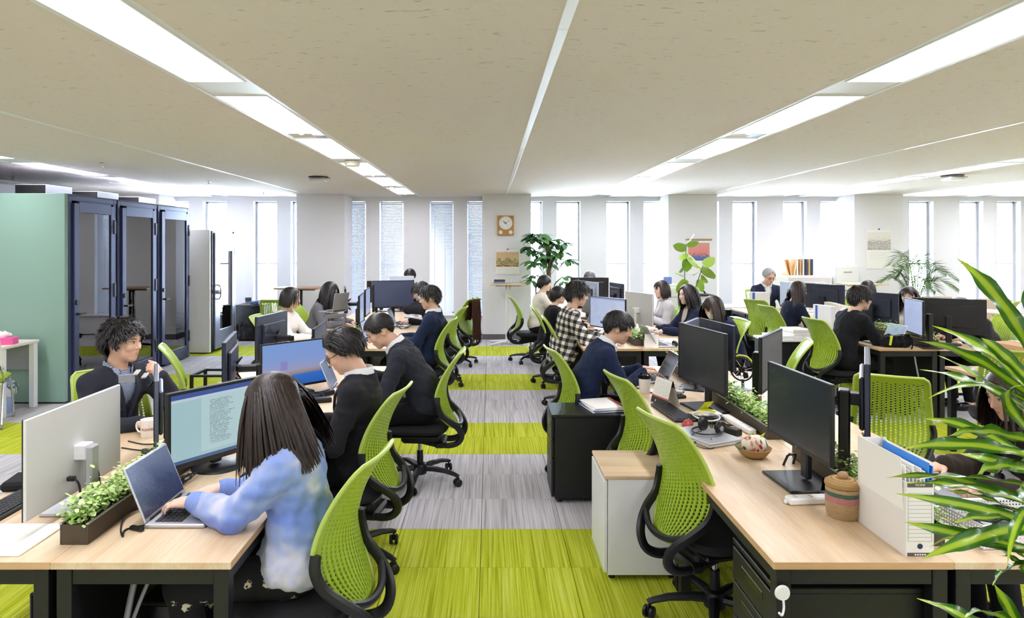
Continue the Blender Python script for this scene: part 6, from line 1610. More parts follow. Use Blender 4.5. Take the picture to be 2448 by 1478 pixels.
MB().tube([(-.182, -.117, .086), (.182, -.117, .086), (.182, .117, .086), (-.182, .117, .086)], .006, 6, closed=True).build('rim', mw, bk)
headset('black headset lying in the white basket', 1.83, 2.47, 60, DZ + .008)
cable('black cables piled in the white basket', [(1.87 + .12 * math.cos(a * 1.1), 2.46 + .07 * math.sin(a * 1.3), .775 + .03 * math.sin(a * .9) ** 2) for a in range(20)], .003)
o = MB().lathe([(.0, .0), (.03, 0), (.045, .06), (.043, .062), (.028, .006), (0, .006)], 18).build('paper_cup', mat('cup_tan', '#e6c9a0', .6), None, (1.95, 2.45, DZ + .05)); o.rotation_euler = (R(70), 0, R(40)); tag(o, 'tan paper cup lying in the white basket', 'cup')
# hook on the desk leg
hk = thing('desk_hook', 'white magnetic hook on the front desk leg', 'hook', (.972, 2.253, .62), 0)
MB().tube([(0, -.004, 0), (0, -.012, 0)], [.026, .022], 20).build('disc', M_WHITEP, hk); MB().tube(smooth_path([(0, -.012, -.02), (0, -.016, -.045), (-.012, -.03, -.06), (-.024, -.035, -.05)], 5), .004, 8).build('hook_wire', M_WHITEP, hk)

# ------------------------------------------------------------------ middle island, rear block
monitor('lit white page monitor before the checked shirt man', 1.28, 7.32, 214, .54, .335, .86, scr=S_LIST, stand='flat', bz=.006)
monitor('white all in one computer, back turned, before the navy jacket woman', 1.70, 7.72, 22, .55, .36, .86, M_WHITEMON, stand='flat', standmat=M_WHITEMON, depth=.014)
laptop('silver laptop opened toward the masked woman', 1.80, 7.05, 4, .32, .22, 118)
dc2 = thing('desk_calendar', 'white folded desk calendar at the front of the rear middle island', 'calendar', (1.66, 6.93, DZ), -20)
for sg in (1, -1):
    m = MB(rot('Z', 0 if sg > 0 else 180)); m.quad((-.07, -.045, 0), (.07, -.045, 0), (.07, -.003, .13), (-.07, -.003, .13)); m.v += [(x_, y_ + .002 * sg, z_) for x_, y_, z_ in m.v]; m.f.append((7, 6, 5, 4)); m.mi.append(0); m.build('page', M_PAPER, dc2)
headset('black headphones beside the folded calendar', 1.93, 6.98, 20)
laptop('tablet style laptop of the short haired person in black', 1.18, 8.62, 190, .28, .2, 112)
mouse('black trackball near the checked shirt man', 1.16, 7.85, 0)
laptop('silver laptop of the navy jacket woman', 1.93, 8.02, 5, .3, .21, 110)
o = MB().box((0, 0, .035), (.12, .09, .07), .004).build('wooden_box', mat('walnut', '#5a3c2a', .5), None, (1.75, 7.42, DZ), 12); tag(o, 'small brown wooden box before the navy jacket woman', 'box')
for i in range(3):
    o = MB().box((0, 0, .003), (.21, .297, .006), .001).build('paper_sheets', M_PAPER, None, ((1.98, 7.35, DZ), (1.1, 6.98, DZ), (1.95, 8.75, DZ))[i], (12, 5, -10)[i]); tag(o, ('papers in front of the masked woman', 'papers at the front corner by the checked shirt man', 'papers before the light grey jacket woman')[i], 'paper')
o = MB().box((0, 0, .02), (.035, .09, .04), .005).build('stapler', M_WHITEP, None, (1.36, 7.02, DZ), 30); tag(o, 'white stapler at the front of the rear middle island', 'stapler')
monitor('wide black monitor back hiding the grey haired manager', 1.56, 10.55, 90, .6, .36, .89, stand='flat', tilt=2)
monitor('pale monitor back left of the wide black monitor', 1.42, 9.55, 20, .46, .34, .9, mat('monitor_pale2', '#b9c6df', .4), stand='flat')
monitor('dark monitor with a pale edge right of the wide black monitor', 1.80, 9.6, 12, .5, .32, .9, M_NAVYMON, stand='flat')
monitor('black monitor beside the cream jacket woman', 1.30, 9.0, 186, .5, .34, .85, stand='flat')
ph_ = thing('pen_holder', 'red pen cup with a feather and flower near the rear window', 'pen holder', (2.05, 10.7, DZ))
MB().lathe([(.0, .002), (.035, 0), (.04, .1), (.037, .1), (.032, .006), (0, .006)], 16).build('cup', mat('cup_red', '#c4483c', .4), ph_)
for i in range(5): MB().cyl((.012 * math.cos(i * 2.1), .012 * math.sin(i * 2.1), .02), (.04 * math.cos(i * 1.3), .03 * math.sin(i * 1.9), .2 + .03 * i), .004, n=6).build('pen', [M_BLACKP, mat('pen_blue', '#2b3f8c', .4), mat('pen_yellow', '#e6d23a', .4)][i % 3], ph_)
m = MB()
for i in range(9): a = R(60 + i * 8); m.tube([(-.03, 0, .1), (-.03 + .12 * math.cos(a) * .6, 0, .1 + .12 * math.sin(a)), (-.05 + .2 * math.cos(a), 0, .1 + .22 * math.sin(a))], [.002, .002, .001], 4)
m.build('feather', M_GREYP, ph_)

# ------------------------------------------------------------------ right island
monitor('dark slate monitor back with a logo between the laptop man and the peeking woman', 4.52, 7.95, 28, .56, .345, .86, M_NAVYMON, stand='post', backlogo='LG')
monitor('pale lit monitor in portrait line before the black sweater man', 4.40, 7.02, 167, .5, .36, .84, scr=S_PALE, stand='post', soff=(.1, .02))
monitor('large black monitor back on a round foot, right island front', 4.82, 7.12, 62, .66, .37, .83, M_BLKMON, stand='round')
monitor('black monitor back behind the black sweater man', 4.6, 9.3, 32, .56, .34, .88, M_NAVYMON, stand='flat')
monitor('pale monitor back beside the elderly man', 4.35, 9.75, 20, .44, .34, .88, mat('monitor_pale3', '#c2cee6', .4), stand='flat')
monitor('silver monitor back between pale and black monitors, right island', 4.55, 9.95, 36, .46, .33, .88, mat('monitor_silver', '#b7bcc6', .4), stand='flat')
monitor('wide white monitor back in front of the elderly man', 4.98, 10.55, 84, .62, .37, .88, M_WHITEMON, stand='flat', standmat=M_WHITEMON)
laptop('white laptop with a green and blue screen, black sweater man', 4.13, 7.14, 182, .31, .21, 115, scr=S_LAP, body=M_WHITEP, keym=M_KEYW)
tissue('white tissue box in a basket by the black sweater man', 4.17, 7.68, 75, M_WHITEP, DZ + .01, 1.1)
wb_ = thing('mesh_tray', 'white perforated tray under the tissue box', 'tray', (4.17, 7.68, DZ), 75)
for (w_, px_, py_, rz__) in ((.34, 0, -.1, 0), (.34, 0, .1, 0), (.2, -.17, 0, 90), (.2, .17, 0, 90)):
    g = perf(w_, .055, int(w_ / .014), 4).build('mesh_side', mw, wb_, (px_, py_, .004), rz__); g.modifiers.new('thick', 'SOLIDIFY').thickness = .003
MB().box((0, 0, .004), (.33, .19, .006)).build('bottom', mw, wb_)
bg = thing('shoulder_bag', 'black bag with straps and a yellow tag on the desk edge', 'bag', (4.16, 6.93, DZ), -12); M_BAG = fabric('bag_black', '#1a1a1e', 500, .3)
S = SDF((-.2, -.12, -.01), (.2, .12, .16), .008); S.ell((0, 0, .05), (.16, .075, .06), None, .02); S.cap((-.1, -.02, .05), (.12, .02, .07), .05, .04, .03); S.wrinkle(5, .005, .06); S.plane((0, 0, .002), (0, 0, -1)); V_, F_ = S.mesh(); link('bag_body', np_mesh('bag_body', V_, F_, M_BAG), bg)
for i in range(3): MB().tube(smooth_path([(-.13 + .07 * i, -.05, .06), (-.05 + .05 * i, -.07, .12), (.06 + .02 * i, -.04, .13), (.12, -.08, .05), (.1, -.12, .0)], 5), .009, 6, flat=.35).build('strap', M_BAG, bg)
MB().box((-.085, -.065, .06), (.022, .03, .1), .004, M=rot('Y', 10)).build('yellow_tag', mat('tag_yellow', '#d9dc3a', .5), bg)
for i in range(5):
    Tm = thing('magazine_file', 'white magazine file with papers, %s of five beside the long haired woman' % ('first', 'second', 'third', 'fourth', 'last')[i], 'file', (4.2 + .02 * i, 8.02 + .12 * i, DZ), -90, 'white magazine files')
    m = MB(); m.prism([(-.125, 0), (.125, 0), (.125, .31), (.05, .31), (-.125, .2)], -.045, .045, M=rot('X', 90) @ rot('Y', 0)); m.build('holder', M_WHITEP, Tm)
    for j in range(4): MB().box((.0, -.028 + .018 * j, .17), (.2, .008, .3), .001).build('papers', M_PAPER if j % 2 else mat('doc_tan', '#ded3bf', .8), Tm)
for i, (x, y, lab) in enumerate(((4.0, 8.1, 'white binder standing before the long haired woman'), (4.1, 10.3, 'white binder with a blue spine before the elderly man'))):
    Tm = thing('ring_binder', lab, 'binder', (x, y, DZ), -75 if i == 0 else -5); MB().box((0, 0, .16), (.3, .06, .32), .003).build('cover', M_WHITEP, Tm); MB().box((-.09, -.031, .16), (.035, .002, .31)).build('spine_label', mat('spine_blue', '#3f5fae', .5), Tm)
o = MB().box((0, 0, .02), (.24, .32, .04), .003).build('paper_tray', M_WHITEP, None, (3.36, 7.9, .68), 0)
tag(o, 'white tray of papers on the dark side table behind the black sweater man', 'tray')
sd = thing('side_table', 'low dark side table behind the black sweater man', 'table', (3.44, 7.92, 0))
MB().box((0, 0, .668), (.56, .42, .024), .003).build('table_top', M_WHITEP, sd); MB().box((0, 0, .33), (.53, .39, .64), .004).build('cabinet_body', M_BLACKP, sd)
for sx in (-1, 1): MB().box((sx * .13, -.198, .33), (.25, .008, .6), .002).build('cabinet_door', M_BLACK, sd)
pb = thing('paper_stack', 'stack of paper reams on the side table', 'papers', (3.58, 7.93, .68), 5)
for i in range(3): MB().box((.01 * (i % 2), 0, .02 + .035 * i), (.22, .3, .034), .003).build('ream', M_PAPER, pb)
cb = thing('cardboard_box', 'brown cardboard carton behind the empty chair on the right island', 'box', (4.30, 5.42, DZ), 8); M_CARD = mat('cardboard', '#c79d74', .8, bump=(60, .1, .004))
MB().box((0, 0, .13), (.42, .3, .26), .004).build('carton', M_CARD, cb); MB().box((0, 0, .262), (.05, .302, .002)).build('tape', mat('tape_tan', '#b98f63', .4), cb)
MB().box((.0, -.1508, .13), (.418, .0012, .004)).build('seam', mat('seam_brown', '#9b774f', .8), cb)
bt = thing('tote_bag', 'black bag with pale lettering under the right island desk', 'bag', (4.32, 7.05, 0), 8); S = SDF((-.22, -.14, -.01), (.22, .14, .5), .012); S.ell((0, 0, .2), (.18, .1, .22), None, .02); S.wrinkle(8, .006, .1); S.plane((0, 0, .004), (0, 0, -1)); V_, F_ = S.mesh(); link('bag_body', np_mesh('tote', V_, F_, M_BAG), bt)
lettering(bt, 'BEAMS', .07, T(.02, -.105, .2) @ rot('Y', 75) @ rot('X', 90), M_GREYP)
cable('grey cable pair hanging from the right island desk', [(4.3, 6.86, .66), (4.31, 6.83, .5), (4.34, 6.8, .3), (4.40, 6.78, .1), (4.42, 6.8, .01)], .008, M_GREYP)
# ------------------------------------------------------------------ things on the pillars
ck = thing('wall_clock', 'square wooden wall clock with white dial and two small dials', 'clock', (.30, 12.528, 2.11), 0)
MB().box((0, -.02, 0), (.30, .04, .365), .004).build('case', mat('clock_wood', '#b8853f', .4, vary=(12, .15)), ck)
def disc(x, z, r, y, mt, nm, par, n=32): return MB().tube([(x, y, z), (x, y - .004, z)], [r, r * .99], n).build(nm, mt, par)
M_DIAL = mat('dial_white', '#f3f2ee', .5)
D = disc(0, .045, .122, -.04, M_DIAL, 'dial', ck); disc(-.092, -.125, .035, -.04, M_DIAL, 'thermometer_dial', ck, 20); disc(.092, -.125, .035, -.04, M_DIAL, 'humidity_dial', ck, 20)
for h in range(12):
    a = R(90 - 30 * (h + 1)); lettering(D, str(h + 1), .024, T(.098 * math.cos(a), -.0445, .045 + .098 * math.sin(a)) @ rot('X', 90), M_BLACKP)
for ang, L, w_, nm in ((R(90 - 30 * 10.15), .058, .008, 'hour_hand'), (R(90 - 6 * 8.6), .09, .005, 'minute_hand'), (R(90 - 6 * 25), .095, .002, 'second_hand')):
    MB().box((L / 2 - .01, 0, 0), (L + .02, .0015, w_), M=T(0, -.0475, .045) @ Matrix.Rotation(-ang, 4, 'Y')).build(nm, M_BLACKP, ck)
for x in (-.092, .092): MB().box((0, 0, .008), (.002, .0015, .03), M=T(x, -.046, -.125) @ rot('Y', 40)).build('needle', M_BLACKP, ck)
def picture(name, stops, scale, vgrad):
    m, t, p = newmat(name); uv = t.coord('UV'); s_ = t.sep(uv); n = t.noise(t.mapping(uv, scale), 1, 5, .6)
    t.l.new(t.ramp(t.math('ADD', t.math('MULTIPLY', n, .6), t.math('MULTIPLY', s_[1], vgrad)), stops), p.inputs['Base Color']); p.inputs['Roughness'].default_value = .6; return m
M_HILLS = picture('print_hills', [(.30, '#7a5a3a'), (.36, '#d9b483'), (.44, '#3d7a3a'), (.47, '#e0bf90'), (.6, '#d8b88c'), (.82, '#e7cda4')], (5, 7, 1), .35)
M_AUTUMN = picture('print_autumn', [(.22, '#2f4f9a'), (.42, '#50609a'), (.5, '#b07468'), (.58, '#d9776c'), (.75, '#c98a80')], (9, 9, 1), .6)
M_GREYTOWN = picture('print_town', [(.25, '#77716c'), (.38, '#d4cfc8'), (.46, '#8f8a86'), (.52, '#e4e0d9'), (.8, '#efe9df')], (14, 16, 1), .4)
def calendar(label, x, z, w, h, pic, pich, bar=None, pz=.04):
    Tm = thing('wall_calendar', label, 'calendar', (x, 12.527, z), 0)
    S_ = MB().box((0, -.003, -h / 2), (w, .006, h), .001).build('sheet', M_PAPER, Tm)
    q = MB(); a = .012; q.quad((-w / 2 + a, -.0066, -pz - pich), (w / 2 - a, -.0066, -pz - pich), (w / 2 - a, -.0066, -pz), (-w / 2 + a, -.0066, -pz)); q.build('print', pic, Tm)
    MB().cyl((0, -.002, .012), (0, -.014, .012), .012, n=12).build('pin', M_BLACKP, Tm)
    for i in range(5): MB().box((0, -.0065, -pz - pich - .05 - i * .03), (w * .8, .0008, .0016)).build('ruled_line', M_LINE, Tm)
    if bar: MB().box((0, -.01, .02), (w * 1.16, .02, .028), .004).build('hanger_bar', bar, Tm)
    return Tm
calendar('wall calendar with a tan hill landscape under the clock', .335, 1.66, .44, .45, M_HILLS, .27)
calendar('wall calendar with red autumn leaves over blue water on a wooden bar', 3.87, 1.83, .42, .62, M_AUTUMN, .33, mat('hanger_tan', '#a8906c', .5))
calendar('wall calendar with a pale grey town picture', 7.2, 2.03, .46, .72, M_GREYTOWN, .33)
# standing table by the clock pillar
def high_table(label, x, y, w, d, z, legmat, rz=0, topm=None, foot=.5):
    Tm = thing('standing_table', label, 'table', (x, y, 0), rz)
    MB().box((0, 0, z - .0125), (w, d, .025), .003).build('table_top', topm or M_OAK, Tm)
    for sx in (-1, 1): MB().box((sx * .03, 0, z / 2), (.035, .05, z - .06), .004).build('column', legmat, Tm)
    MB().box((0, 0, z - .04), (w * .7, .05, .03), .003).build('top_bracket', legmat, Tm)
    for a in (35, 145, 215, 325):
        c_, s_ = math.cos(R(a)), math.sin(R(a)); MB().tube([(c_ * .03, s_ * .03, .06), (c_ * foot * .5, s_ * foot * .5, .045), (c_ * foot, s_ * foot, .022)], [.026, .022, .016], 8).build('foot', legmat, Tm)
    return Tm
high_table('white legged standing table with oak top before the clock pillar', .33, 11.95, .63, .45, 1.075, M_WHITE, 0, None, .38)
bs = thing('book_stack', 'small stack of dark and blue books on the standing table', 'books', (.17, 11.92, 1.075), 3)
for i in range(3): MB().box((.004 * i, 0, .012 + .022 * i), (.19, .14, .02), .002).build('book', [mat('book_blue', '#8fa2c4', .6), mat('book_grey', '#6b7180', .6), mat('book_dark', '#3a3d47', .6)][i], bs)
o = MB()
for i in range(7): o.box((-.09 + .03 * i, 0, .035), (.003, .12, .07))
o.box((0, 0, .003), (.19, .13, .006))
o = o.build('wire_rack', M_WHITE, None, (.48, 11.92, 1.075)); o['kind'] = 'thing'; tag(o, 'white wire rack beside the books on the standing table', 'rack')
high_table('dark legged standing table with thin top behind the grey sweater woman', -3.25, 11.6, .75, .5, 1.03, M_BLACK, 0, mat('thin_top', '#a98466', .5), .3)
high_table('oak standing table in front of the palm', 6.45, 11.75, .7, .45, 1.09, M_WHITE, 0, None, .35)
# ------------------------------------------------------------------ left edge: table, chair, bin, tissue
tb = thing('work_table', 'white legged table with oak edge against the mint panel', 'table', (-5.47, 7.13, 0))
MB().box((0, 0, .715), (1.1, .56, .03), .003).build('table_top', wood('table_pale', '#e6ddd0', '#efe8dc', '#f3eee6'), tb)
for sx in (-1, 1):
    for sy in (-1, 1): MB().box((sx * .51, sy * .24, .35), (.06, .06, .70), .004).build('leg', M_WHITE, tb)
MB().box((0, .24, .55), (.96, .012, .28)).build('back_panel', M_GREYP, tb)
tissue('pink tissue box on the table at the left edge', -5.06, 7.05, 10, mat('tissue_pink', '#ee5fa0', .5), .73)
bn = thing('waste_bin', 'blue waste bin with a plastic liner under the left table', 'bin', (-5.14, 7.12, 0)); M_BIN = mat('bin_blue', '#9db4de', .5)
MB().lathe([(0, .005), (.10, 0), (.105, .01), (.135, .30), (.13, .30), (.1, .014), (0, .014)], 24).build('bucket', M_BIN, bn)
m = MB(); n = 20; vs_ = []; fs = []
for i, (r, z) in enumerate(((.128, .26), (.138, .305), (.15, .29), (.155, .24), (.148, .19))):
    for j in range(n): a = 6.283 * j / n; q = r * (1 + .07 * math.sin(j * 2.7 + i)); vs_.append((q * math.cos(a), q * math.sin(a), z + .012 * math.sin(j * 1.9)))
for i in range(4):
    for j in range(n): fs.append((i * n + j, i * n + (j + 1) % n, (i + 1) * n + (j + 1) % n, (i + 1) * n + j))
m.add(vs_, fs); m.build('liner', M_PGLASS, bn)
vc = thing('visitor_chair', 'white shell chair with lime seat on metal legs at the left edge', 'chair', (-4.98, 6.62, 0), 25)
m = MB(); vs_ = []; fs = []
for i in range(9):
    u = -1 + i / 4
    for j in range(7):
        v = j / 6; vs_.append((u * (.235 - .03 * v), -.20 - .06 * v + .05 * u * u, .55 + .30 * v + .02 * (1 - u * u)))
for i in range(8):
    for j in range(6): fs.append((i * 7 + j, (i + 1) * 7 + j, (i + 1) * 7 + j + 1, i * 7 + j + 1))
m.add(vs_, fs); o = m.build('backrest', M_WHITEP, vc); o.modifiers.new('thick', 'SOLIDIFY').thickness = .012
MB().box((0, .02, .45), (.44, .42, .05), .022).build('seat', M_LIME, vc); MB().box((0, .02, .418), (.42, .4, .015), .006).build('seat_pan', M_WHITEP, vc)
for sx in (-1, 1):
    MB().tube(smooth_path([(sx * .2, -.22, .60), (sx * .225, -.2, .5), (sx * .225, -.1, .43), (sx * .225, .12, .43), (sx * .225, .24, .2), (sx * .225, .27, .045)], 5), .011, 8).build('frame_tube', M_CHROME, vc)
    MB().tube([(sx * .2, -.05, .42), (sx * .225, -.27, .045)], .011, 8).build('rear_leg', M_CHROME, vc)
    for sy in (-.27, .27): MB().cyl((sx * .225 - .012, sy, .024), (sx * .225 + .012, sy, .024), .024, n=14).build('caster', M_GREYP, vc)
pedestal('black drawer cabinet with devices on top by the phone booth', -4.36, 12.55, 90, .5, .5, .66, n=4, mt=M_BLACKP)
dv_ = thing('cable_box', 'blue device with white cables on the black drawer cabinet', 'device', (-4.3, 12.5, .66)); MB().box((0, 0, .03), (.16, .2, .06), .006).build('body', mat('device_blue', '#3f557f', .4), dv_)
MB().tube([(.05 + .06 * math.cos(a * .8), .07 * math.sin(a), .07 + .01 * math.sin(a * 2)) for a in range(14)], .006, 6).build('cable_coil', M_CABLEW, dv_)
laptop('small device with tilted screen on the black drawer cabinet', -4.47, 12.6, -60, .12, .1, 110, z0=.66, body=M_GREYP)
put_chair(-3.08, 9.9, 5, 'empty lime chair with its back to us beyond the woman in white')
put_chair(7.1, 9.6, 40, 'lime chair far right behind the foreground plant')
put_chair(5.55, 8.9, 95, 'lime chair between the peeking woman and the bowed person')
put_chair(5.0, 9.95, 120, 'lime chair behind the hidden person in white')
# ------------------------------------------------------------------ back right: cabinets, files, tables
def cabinet(label, x, y, w, d, h, nd, mt=None):
    Tm = thing('storage_cabinet', label, 'cabinet', (x, y, 0)); mt = mt or M_WHITEP
    MB().box((0, .01, h / 2), (w, d - .02, h), .004).build('body', mt, Tm)
    for i in range(nd):
        z = .04 + (h - .06) * i / nd; hh = (h - .06) / nd - .01; D = MB().box((0, -d / 2 + .003, z + hh / 2), (w - .02, .016, hh), .003).build('drawer', mt, Tm); MB().box((0, -d / 2 - .009, z + hh * .72), (w * .35, .012, .016), .003).build('handle', M_GREYP, D)
cabinet('white cabinet carrying the upright files behind the elderly man', 5.72, 12.6, 1.1, .42, 1.19, 3)
cabinet('tall white drawer cabinet left of the grey calendar pillar', 6.5, 12.55, .42, .5, 1.38, 4)
for i in range(9):
    c_ = ['#dfb98a', '#d9a871', '#e9cfa6', '#f0efec', '#cf9a5f', '#d8d8da', '#2f3a52', '#c9a06a', '#34405a'][i]
    o = MB().box((0, 0, .15), (.028, .24, .30), .002).build('document_file', mat('file_c%d' % i, c_, .7), None, (5.5 + .055 * i, 12.58, 1.191)); o.rotation_euler = (0, R((-14, -10, 8, 0, 0, 0, 2, -3, 0)[i]) if i < 3 else 0, 0)
    tag(o, 'upright %s document file, number %d from the left on the white cabinet' % (['tan', 'ochre', 'cream', 'white', 'brown', 'grey', 'navy', 'light brown', 'dark blue'][i], i + 1), 'file', 'files on the white cabinet')
wt = thing('white_table', 'white table with a printer between the right and middle islands', 'table', (3.75, 11.5, 0)); MB().box((0, 0, .71), (1.5, .6, .028), .003).build('table_top', M_WHITE, wt)
for sx in (-1, 1):
    for sy in (-1, 1): MB().box((sx * .7, sy * .25, .35), (.04, .04, .69)).build('leg', M_WHITE, wt)
MB().box((0, .2, .38), (1.3, .012, .5)).build('back_panel', mat('panel_navy', '#2b3450', .6), wt)
pr = thing('printer', 'white and black printer with raised lid on the white table', 'printer', (3.55, 11.5, .724)); MB().box((0, 0, .09), (.4, .36, .18), .02).build('body', M_WHITEP, pr); MB().box((0, -.05, .19), (.38, .3, .02), .006).build('lid', M_BLACKP, pr); MB().tube(smooth_path([(-.15, .1, .19), (-.1, .12, .28), (.05, .12, .3), (.15, .1, .2)], 5), .015, 8).build('arched_handle', M_BLACKP, pr); MB().box((0, -.22, .03), (.3, .1, .012), .003).build('paper_tray', mat('tray_blue', '#3a4a72', .4), pr)
wd = thing('drawer_tower', 'white desktop drawer tower behind the light grey jacket woman', 'drawers', (2.95, 11.4, 0)); MB().box((0, .01, .55), (.36, .4, 1.1), .004).build('body', M_WHITEP, wd)
for i in range(6): D = MB().box((0, -.2, .12 + .17 * i), (.33, .016, .15), .003).build('drawer', M_WHITEP, wd); MB().box((0, -.21, .12 + .17 * i), (.1, .01, .03), .003).build('label_slot', M_BLACKP, D)
o = MB().box((0, 0, .06), (.14, .12, .12), .01).build('blue_box', mat('box_periwinkle', '#6f7fc4', .5), None, (2.98, 11.38, 1.1)); tag(o, 'periwinkle box on top of the white drawer tower', 'box')
for i, (x, y) in enumerate(((7.9, 10.6), (8.6, 10.2))):
    Tm = thing('cafe_table', 'small beige round table at the far right, %s one' % ('nearer the palm', 'outermost')[i], 'table', (x, y, 0), 0, 'round tables at the far right'); MB().lathe([(0, .72), (.35, .72), (.35, .695), (0, .695)][::-1], 28).build('table_top', M_OAK, Tm); MB().cyl((0, 0, .02), (0, 0, .7), .03, n=12).build('column', M_WHITE, Tm); MB().lathe([(.24, 0), (.22, .015), (.03, .03), (0, .03)], 24).build('foot', M_WHITE, Tm)
    Tm = thing('cafe_chair', 'beige lounge chair beside the %s round table' % ('nearer', 'outermost')[i], 'chair', (x - .3, y + .75, 0), 170, 'lounge chairs'); MB().box((0, 0, .42), (.5, .48, .08), .03).build('seat', fabric('lounge_beige', '#cbb9a3'), Tm); MB().box((0, -.23, .66), (.5, .06, .42), .025).build('backrest', fabric('lounge_beige', '#cbb9a3'), Tm)
    for sx in (-1, 1):
        for sy in (-1, 1): MB().cyl((sx * .2, sy * .18, 0), (sx * .2, sy * .18, .4), .014, n=8).build('leg', M_GREYP, Tm)
# ------------------------------------------------------------------ plants
def pot(Tm, r, h, mt):
    MB().lathe([(0, .004), (r * .72, 0), (r * .76, .01), (r, h), (r * .93, h), (r * .9, h - .04), (0, h - .04)], 24).build('pot', mt, Tm); MB().lathe([(0, 0), (r * .89, 0)], 20, (0, 0, h - .038)).build('soil', mat('soil', '#3b3326', .95), Tm)
def glossleaf(name, lo, hi, rough=.3):
    m, t, p = newmat(name); inf = t.node('ShaderNodeObjectInfo'); t.l.new(t.mix(t.math('ADD', t.math('MULTIPLY', inf.outputs['Random'], .7), t.math('MULTIPLY', t.noise(t.coord(), 9, 2), .3)), lin(lo), lin(hi)), p.inputs['Base Color']); p.inputs['Roughness'].default_value = rough; return m
M_PACH = glossleaf('money_tree_leaf', '#2c5a30', '#5d8f4a'); M_UMB = glossleaf('fig_leaf', '#7fa83a', '#b4cf57', .4); M_PALM = glossleaf('palm_leaf', '#355f3c', '#7a9a52', .4); M_BARK = mat('bark', '#6b5840', .85, bump=(40, .4, .01)); M_PSTEM = mat('plant_stem', '#6f8a3c', .6)
def leaf_mesh(name, L, W, mt, droop=.25, n=6, fold=.12, tipw=.02, wave=0.0, base=.25):
    m = MB(); vs_ = []; fs = []
    for i in range(n + 1):
        f = i / n; w_ = W * (math.sin(math.pi * min(1, f ** .8 * (1 - base) + base * .35 + 0 * f)) if f < 1 else 0) + tipw * W * (1 - f); y = L * f; z = -droop * L * f * f + L * .12 * f
        for k in (-1, -.5, 0, .5, 1): vs_.append((k * w_, y - .0 * abs(k), z + fold * abs(k) * w_ + wave * W * math.sin(f * 14 + k * 2.5) * abs(k)))
    for i in range(n):
        for k in range(4): fs.append((i * 5 + k, i * 5 + k + 1, (i + 1) * 5 + k + 1, (i + 1) * 5 + k))
    m.add(vs_, fs); return m.mesh(name, mt, 80)
def put_leaf(me, Tm, p_, d_, roll=0, s=1.0, name='leaf', par=None):
    d_ = Vector(d_).normalized(); q = d_.to_track_quat('Y', 'Z').to_euler(); o = link(name, me, par or Tm, p_); o.rotation_euler = (q.to_matrix() @ Matrix.Rotation(roll, 3, 'Y')).to_euler(); o.scale = (s, s, s); return o
rg = random.Random(11)
mt_ = thing('money_tree', 'tall leafy money tree in front of the window beside the clock pillar', 'plant', (1.05, 12.0, 0)); pot(mt_, .17, .34, M_WHITEP)
lf = [leaf_mesh('leaf', .25, .048, M_PACH, .3), leaf_mesh('leaf', .21, .044, M_PACH, .45), leaf_mesh('leaf', .27, .052, M_PACH, .2)]
for i in range(4): a = i * 1.7; MB().tube(smooth_path([(.02 * math.cos(a), .02 * math.sin(a), .3), (.03 * math.cos(a + 2), .03 * math.sin(a + 2), .7), (.03 * math.cos(a + 4), .03 * math.sin(a + 4), 1.1), (.08 * math.cos(a), .08 * math.sin(a), 1.55)], 5), [.022] * 8 + [.018] * 8, 8).build('trunk', M_BARK, mt_)
for i in range(36):
    a = rg.uniform(0, 6.28); r = .36 * math.sqrt(rg.random()) * (1.0 if i < 30 else .6); z = 1.5 + .58 * rg.random() - .25 * (r / .38) * rg.random()
    if i >= 32: z = 1.1 + .12 * rg.random(); r = .3; a = (2.9, 3.4, .3, 5.5)[i - 32]
    c_ = Vector((r * math.cos(a), r * math.sin(a) * .8, z)); MB().tube(smooth_path([(.03 * math.cos(a), .03 * math.sin(a), z - .25 - .1 * rg.random()), (c_.x * .6, c_.y * .6, z - .08), tuple(c_)], 4), .004, 5).build('stalk', M_PSTEM, mt_)
    k = rg.choice((5, 6, 6, 7)); off = rg.uniform(0, 6)
    for j in range(k):
        b = off + 6.283 * j / k; put_leaf(rg.choice(lf), mt_, c_, (math.cos(b) + .5 * math.cos(a), math.sin(b) + .5 * math.sin(a), -.25 + rg.uniform(-.3, .25)), rg.uniform(-.4, .4), rg.uniform(.75, 1.1))
fg = thing('fiddle_fig', 'slender plant with large round pale green leaves before the autumn calendar', 'plant', (3.2, 11.0, 0)); pot(fg, .15, .3, M_WHITEP)
def roundleaf(L, W, mt):
    m = MB(); n = 16; vs_ = [(0, L * .42, -.01)]; fs = []
    for j in range(n):
        a = 6.283 * j / n; r = 1 - .22 * max(0, math.cos(a)) ** 6; vs_.append((W * math.sin(a) * r, L * .45 - L * .55 * math.cos(a) * (r if abs(a - math.pi) > .3 else 1.12), -.06 * L * abs(math.sin(a))))
    for j in range(n): fs.append((0, 1 + j, 1 + (j + 1) % n))
    m.add(vs_, fs); return m.mesh('leaf', mt, 80)
rl = roundleaf(.23, .105, M_UMB); stems_ = [[(0, 0, .28), (.0, 0, .8), (-.03, 0, 1.3), (.0, .0, 1.78)], [(0, 0, .28), (.08, 0, .8), (.16, 0, 1.1), (.27, 0, 1.42)]]
for s_ in stems_: MB().tube(smooth_path(s_, 6), .007, 6).build('stem', M_BARK, fg)
